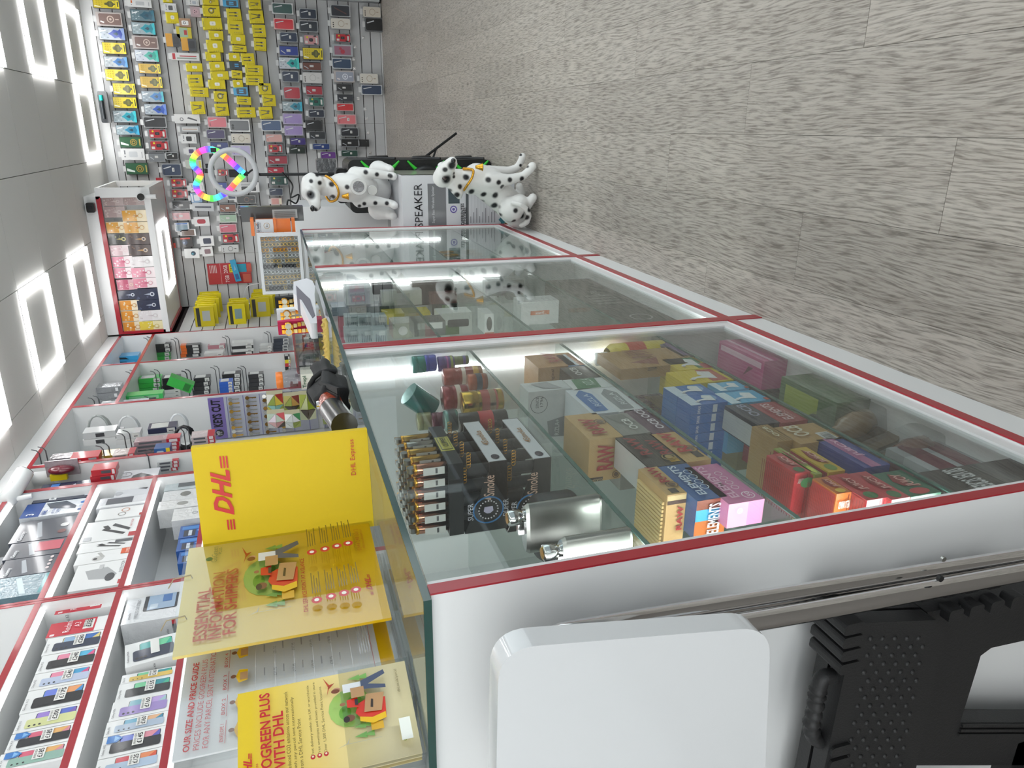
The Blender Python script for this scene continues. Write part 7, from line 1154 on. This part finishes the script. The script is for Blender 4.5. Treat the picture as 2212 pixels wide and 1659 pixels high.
hw = [R4_(400+x/7.373, 300+y/7.373, .03) for x, y in hp]; hl = empty('heart_light', hw[0]); tag(hl, 'glowing rainbow heart shaped tube lamp behind the grey ring lamp', 'light')
path = smooth_path([p-hw[0] for p in hw], 6)
import colorsys
for i in range(0, len(path)-1, 2):
    seg = path[max(i-0, 0):i+3]; hue = (.5+i*5/len(path)) % 1; c = colorsys.hsv_to_rgb(hue, .68, 1)
    G().tube(seg, .0155, 10, P('%02x%02x%02x' % tuple(int(v*255) for v in c), .4, em=1.3)).obj('light_tube', hl)
G().cyl(path[0]+Vector((0, .0, -.02)), path[0]+Vector((0, 0, .02)), .012, None, 10, BLACK).obj('mount', hl); G().rbox(-.02, .02, .02, .075, .02, .035, .004, BLACK).obj('driver_box', hl)
G().tube(smooth_path([Vector((0, .0, -.02)), Vector((.02, -.01, -.05)), BO+Vector((0, 0, pb_.z))-hw[0]], 5), .005, 6, BLACK).obj('gooseneck', hl)
# ================================================================ things on the far half of the counter
rt = empty('ring_tray'); q3 = lambda x, y: at(520+x/8.295, 480+y/8.295, Y=3.06)
a, b_, c = q3(280, 180), q3(1000, 190), q3(400, 1300); x0, x1, z0, z1 = c.x, b_.x, ZG+.004, a.z; rt.location = (x0, 3.06, z0); tag(rt, 'white framed tray of gold and silver rings propped upright on the far counter', 'ring tray')
w, h = x1-x0, z1-z0
FR = P('dcdde0', .35); t_f = .012
for q in ((0, 0, w, t_f), (0, h-t_f, w, h), (0, t_f, t_f, h-t_f), (w-t_f, t_f, w, h-t_f)): G().box(q[0], 0, q[1], q[2], .03, q[3], FR).obj('frame_side', rt)
G().box(t_f, .018, t_f, w-t_f, .022, h-t_f, P('b3b3b3', .8)).obj('foam', rt); G().box(t_f, .001, t_f, w-t_f, .002, h-t_f, ACRYL).obj('cover', rt)
for k in range(9): G().box(t_f, .012, t_f+(h-2*t_f)*(k+1)/10-.0015, w-t_f, .018, t_f+(h-2*t_f)*(k+1)/10+.0015, P('c6c6c6', .8)).obj('foam_ridge', rt)
RM = {}
for nm, m_ in (('gold', GOLD), ('pale gold', metal('cdb27a', .2)), ('silver', SILVER), ('dark', metal('3f4044', .3))):
    g = G().tube([(.0068*math.cos(t*PI/7), 0, .0068*math.sin(t*PI/7)) for t in range(14)], .0021, 6, m_, True); g.ball((0, -.0025, .0045), .0032, m_, 6, 5); RM[nm] = g.mesh('ring')
CT = ['gold', 'pale gold', 'gold', 'silver', 'pale gold', 'dark', 'silver', 'pale gold', 'pale gold', 'dark']
for r in range(10):
    for k in range(10):
        nm = CT[9-r] if (r*7+k*3) % 5 else ('silver' if r % 2 else 'pale gold')
        o = link('ring', RM[nm], None, (x0+w-t_f-(w-2*t_f)*(9-r+.5)/10, 3.06+.010, z0+h-t_f-(h-2*t_f)*(k+.5)/10)); o.rotation_euler = (0, 0, .5)
        tag(o, f"{nm} ring, {ORD[k+1]} from the top, {ORD[10-r]} column from photo's upper edge, white tray", 'ring', 'rings in the white tray')
ot = empty('orange_holder'); q5 = lambda x, y: at(400+x/7.373, 300+y/7.373, Y=3.14)
oo = q5(1750, 1380); ot.location = (oo.x, 3.14, ZG+.001); tag(ot, 'bright orange plastic holder with a printed label behind the ring tray', 'holder')
OR = P('e8741a', .35, 0, .3)
def obox(p, x0, y0, x1, y1, m, nm, d=(.0, .03)):
    a, b = q5(x0, y0), q5(x1, y1); G().box(min(a.x, b.x)-oo.x, d[0], max(min(a.z, b.z)-ZG-.001, 0), max(a.x, b.x)-oo.x, d[1], max(a.z, b.z)-ZG-.001, m).obj(nm, p)
obox(ot, 1030, 1270, 1112, 1540, OR, 'end_plate', (-.01, .05)); obox(ot, 1112, 1290, 1690, 1480, OR, 'post', (.004, .034)); obox(ot, 1400, 1272, 1462, 1490, OR, 'flange', (-.004, .04)); obox(ot, 1690, 1270, 1760, 1500, OR, 'foot_plate', (-.01, .05)); 
lw = abs(q5(1120, 1275).x-q5(1120, 1480).x); lh = abs(q5(1120, 1380).z-q5(1400, 1380).z); lc = q5(1405, 1380)
pbox('label_card', None, None, (lc.x-oo.x, -.0006, lc.z-ZG-.001), 0, lw, .002, lh, P('d9dade', .5), [('f', 'o', (.5, .38, .24, .84), 'b99a6a'), ('f', 'p', [(.62, .9), (.75, .99), (.5, .99)], 'c98f6a')], [('f', 'U NAN', .4, .87, .74, .13, '2a2c4a', 0, .02), ('f', 'OF LONDON', .4, .74, .7, .06, '2a2c4a'), ('f', 'ks', .5, .38, .2, .14, '4a4236')], parent=ot)
pt = at(570, 460, Y=3.3); pbox('terminal_box', 'dark grey barcoded device box standing behind the orange holder', 'device', (pt.x, 3.25, ZG-.02), 0, .06, .05, pt.z-ZG+.11, '2f3234', [('f', 'r', (.2, .1, .8, .5), 'aeb0b0')]+[('f', 'r', (.25+.06*i, .13, .27+.06*i, .47), '2b2b2d') for i in range(8)])
scab = pbox('side_cabinet', 'white low cabinet standing behind the party speaker', 'cabinet', (-.665, 3.99, 0), 0, .56, .4, .95, WHITE, [('f', 'r', (.04, .03, .96, .5), 'cfd0d0')]); 
nt = pbox('notice_sheet', 'white notice sheet with bold block letters beside the sitting dog figure', 'notice', (-.46, 3.285, .78), .5, .11, .004, .16, P('cfd0d2', .5), [('f', 'r', (.08+.3*j, .85-.17*i, .30+.3*j, .87-.17*i), '2b2c30') for i in range(5) for j in range(3)]+[('f', 'r', (.08+.3*j, .76-.17*i, .12+.3*j, .86-.17*i), '2b2c30') for i in range(5) for j in range(3)]+[('f', 'r', (.2+.3*j, .76-.17*i, .28+.3*j, .78-.17*i), '2b2c30') for i in range(5) for j in range(3)])
G().box(-.004, .004, -.265, .004, .01, .0, ACRYL).obj('stand_leg', nt)
ca = [at(a_, b2, Y=3.35) for a_, b2 in ((610, 372), (632, 400), (628, 425), (645, 420), (640, 440), (622, 432), (618, 455), (600, 462))]; o = empty('power_cable', ca[0]); tag(o, 'tangled black power cable hanging behind the upper dog figure', 'cable'); G().tube(smooth_path([p-ca[0]+Vector((0, .02*math.sin(i*2), 0)) for i, p in enumerate(ca)], 6), .0035, 6, BLACK).obj('cable', o)
# handheld scanner lying on the glass
p0, p1 = at(655, 617, Z=.985), at(678, 715, Z=.975); o = empty('barcode_scanner', (p0.x, p0.y, ZG)); tag(o, 'white and grey handheld scanner lying on the glass before the ring tray', 'scanner'); dv = p1-p0; 
g = G(); L_ = dv.length; g.prism([(0, .02), (.02, .06), (.1, .065), (L_*.45, .05), (L_, .03), (L_, .012), (L_*.4, .006), (.06, .0), (.02, .004)], -.024, .024, P('dcdadf', .35, 0, .3)); b = g.obj('body', o); b.rotation_euler = (0, 0, math.atan2(dv.y, dv.x)); bv = b.modifiers.new('e', 'BEVEL'); bv.width = .008; bv.segments = 3
g = G().prism([(.05, .054), (.13, .056), (L_*.5, .044), (L_*.9, .022), (L_*.85, .014), (L_*.5, .02), (.12, .03)], -.0255, .0255, P('6f6a74', .45)); g.obj('grip', o).rotation_euler = b.rotation_euler
# jewellery stands with watches
for k, (xa, ya, xb, yb, c, nm) in enumerate(((593, 642, 645, 668, '15161c', 'black'), (597, 668, 652, 694, 'd9dce2', 'white'), (599, 694, 660, 722, 'c2184f', 'pink'))):
    Y = 2.62-.17*k; p = at((xa+xb)/2, (ya+yb)/2, Y=Y); w = abs(at(xa, ya, Y=Y).x-at(xa, yb, Y=Y).x); zt = at(xa, ya, Y=Y).z
    o = empty('watch_stand', (p.x, Y, ZG)); tag(o, f'{nm} padded stand holding gold watches on the far counter', 'watch stand'); h = zt-ZG
    G().prism([(0, 0), (.05, 0), (.02, h), (.0, h)], -w/2, w/2, P(c, .7)).obj('pad', o).rotation_euler = (0, 0, PI/2)
    for j, u in enumerate((-.22, .22)):
        wt = empty('gold_watch', (p.x+u*w, Y-.007, ZG+h*.12)); tag(wt, f"{'slim gold bracelet' if j == 0 else 'gold link watch'} draped on the {nm} padded stand", 'watch')
        g = G()
        for q in range(8):
            z = h*.8*q/8; g.box(-.006+(.004*math.sin(q*.8) if j else 0), -.0035, z, .006+(.004*math.sin(q*.8) if j else 0), .001, z+h*.085, GOLD if q % 2 else metal('c9b27a', .2))
        g.obj('band', wt); G().cyl((0, -.004, h*.62), (0, -.009, h*.62), .0125, .011, 18, GOLD).obj('case', wt); G().cyl((0, -.0091, h*.62), (0, -.0097, h*.62), .009, None, 16, P('d3cdb9', .3)).obj('dial', wt)
# sweet jar
p = at(645, 818, X=-.84); r = abs(at(645, 795, Y=p.y).x-at(645, 841, Y=p.y).x)/2; zt = at(596, 818, Y=p.y).z; h = zt-ZG; o = empty('sweet_jar', (-.84, p.y, ZG)); tag(o, 'clear plastic jar with orange lid and Tropi label on the counter back', 'jar')
JR = clear('jar_plastic', 'e9e7ea', .05, .04)
G().lathe([(.0001, .001), (r*.9, .001), (r, .008), (r, h*.66), (r*.72, h*.8), (r*.7, h*.84)], (0, 0, 0), 24, JR).obj('body', o); G().lathe([(r*.74, h*.84), (r*.76, h*.85), (r*.76, h*.99), (r*.7, h), (.0001, h)], (0, 0, 0), 24, P('ea7a1c', .35, 0, .3)).obj('lid', o); G().lathe([(r*1.01, h*.08), (r*1.01, h*.42)], (0, 0, 0), 24, P('dcd8cc', .5)).obj('label', o)
words(o, 'Tropi', (0, -r*1.04, h*.34), FACE_ROT['f'], r*1.1, h*.12, '2f5a3a', .02); words(o, '15', (-r*.3, -r*1.04, h*.17), FACE_ROT['f'], r*.4, h*.08, '3a3a3c')
g = G()
for k in range(26): g.box(*[v for c_ in ((random.uniform(-.6, .45)*r, random.uniform(-.6, .45)*r, h*random.uniform(.02, .5)),) for v in (c_[0], c_[1], c_[2], c_[0]+.012, c_[1]+.012, c_[2]+.009)], P(['b9b5b9', '8d858c', 'd9d5d2'][k % 3], .4))
tag(g.obj('sweets', o), None, None, None, 'stuff')
# folded umbrella
A, B = at(697, 796, Z=.984), at(721, 868, Z=.983); um = empty('umbrella', (B.x, B.y, ZG)); tag(um, 'folded black umbrella with orange brown handle lying on the glass counter', 'umbrella')
dv = A-B; n = 18; g = G(); vs = []; fs = []; ns = 22; u_ = dv.normalized(); sx = u_.cross(Vector((0, 0, 1))).normalized(); sz = Vector((0, 0, 1))
for i in range(n+1):
    t = i/n; c = B+dv*t-um.location; rad = .027+.006*math.sin(t*7)-(.012*max(0, t-.85)/.15)
    for k in range(ns):
        a_ = 2*PI*k/ns; r2 = rad*(1+.16*math.sin(5*a_+t*3)+.05*math.sin(11*a_-t*5)); vs.append(c+sx*r2*math.cos(a_)*1.05+sz*max(r2*math.sin(a_), -.029))
for i in range(n):
    for k in range(ns): fs.append((i*ns+k, i*ns+(k+1) % ns, (i+1)*ns+(k+1) % ns, (i+1)*ns+k))
fs += [tuple(range(ns-1, -1, -1)), tuple(range(n*ns, n*ns+ns))]
UB = P('17181b', .7, bump=.2, scale=500); g.add(vs, fs, UB, True); g.obj('canopy', um)
c = B-um.location; G().tube([c+dv*.3+sx*(.036*math.cos(t*PI/8))+sz*max(.036*math.sin(t*PI/8), -.026) for t in range(-1, 10)], .005, 6, UB).obj('strap', um)
g = G()
for k in range(7): g.prism([(-.04+.011*k, .0), (-.03+.011*k, .0), (-.024+.009*k, .09), (-.03+.009*k, .1)], -.002, .002, UB)
o = g.obj('loose_fabric', um, c+sz*-.005+u_*-.055); o.rotation_euler = (-PI/2+.25, 0, math.atan2(u_.y, u_.x)-PI/2)
G().cyl(c+u_*.03+sz*.006, c-u_*.05+sz*.006, .019, .02, 18, P('b8431a', .25, .0, .6, 0, .3, 90)).obj('handle', um); G().cyl(c-u_*.05+sz*.006, c-u_*.15-sz*.004, .02, .02, 18, P('26282b', .3, 0, .4)).obj('handle', um); G().cyl(c+sz*.025-u_*.012, c+sz*.029-u_*.012, .008, .007, 14, CHROME).obj('button', um)
# upright clear sleeves and a straw coloured bundle at the counter middle
o = empty('card_sleeves', (-.60, 2.02, ZG)); tag(o, 'upright clear card sleeves standing on the glass beside the scanner', 'card sleeve')
for k in range(3): G().box(-.012+.012*k, -.12, 0, -.0105+.012*k, .14, .075, ACRYL).obj('sleeve', o)
pa, pb = at(700, 695, Z=ZG+.012), at(706, 788, Z=ZG+.012); o = empty('straw_bundle', (pa.x, pa.y, ZG)); tag(o, 'straw coloured plaited strip lying on the glass behind the umbrella', 'strip'); g = G()
for s in (-1, 1): g.tube([(pb-pa)*(i/24)+Vector((.006*math.sin(i*1.3+s*1.57), 0, .012+.004*math.cos(i*1.3+s*1.57))) for i in range(25)], .006, 6, P('c9ab5a', .6))
g.obj('plait', o)
# ================================================================ size the lettering, then keep it as flat meshes
bpy.context.view_layer.update()
for o, w, h in _TX:
    d = o.dimensions
    if d.x > 1e-6 and d.y > 1e-6: o.scale = (w/d.x, h/d.y, 1)
bpy.context.view_layer.update()
_dg = bpy.context.evaluated_depsgraph_get()
for o, w, h in _TX:
    me = bpy.data.meshes.new_from_object(o.evaluated_get(_dg)); me.name = 'lettering'
    p = link('lettering' if o.name.startswith('lettering') else o.name.split('.')[0], me, o.parent)
    p.location = o.location; p.rotation_euler = o.rotation_euler; p.scale = o.scale
    nm = o.name.split('.')[0]; bpy.data.objects.remove(o); p.name = nm
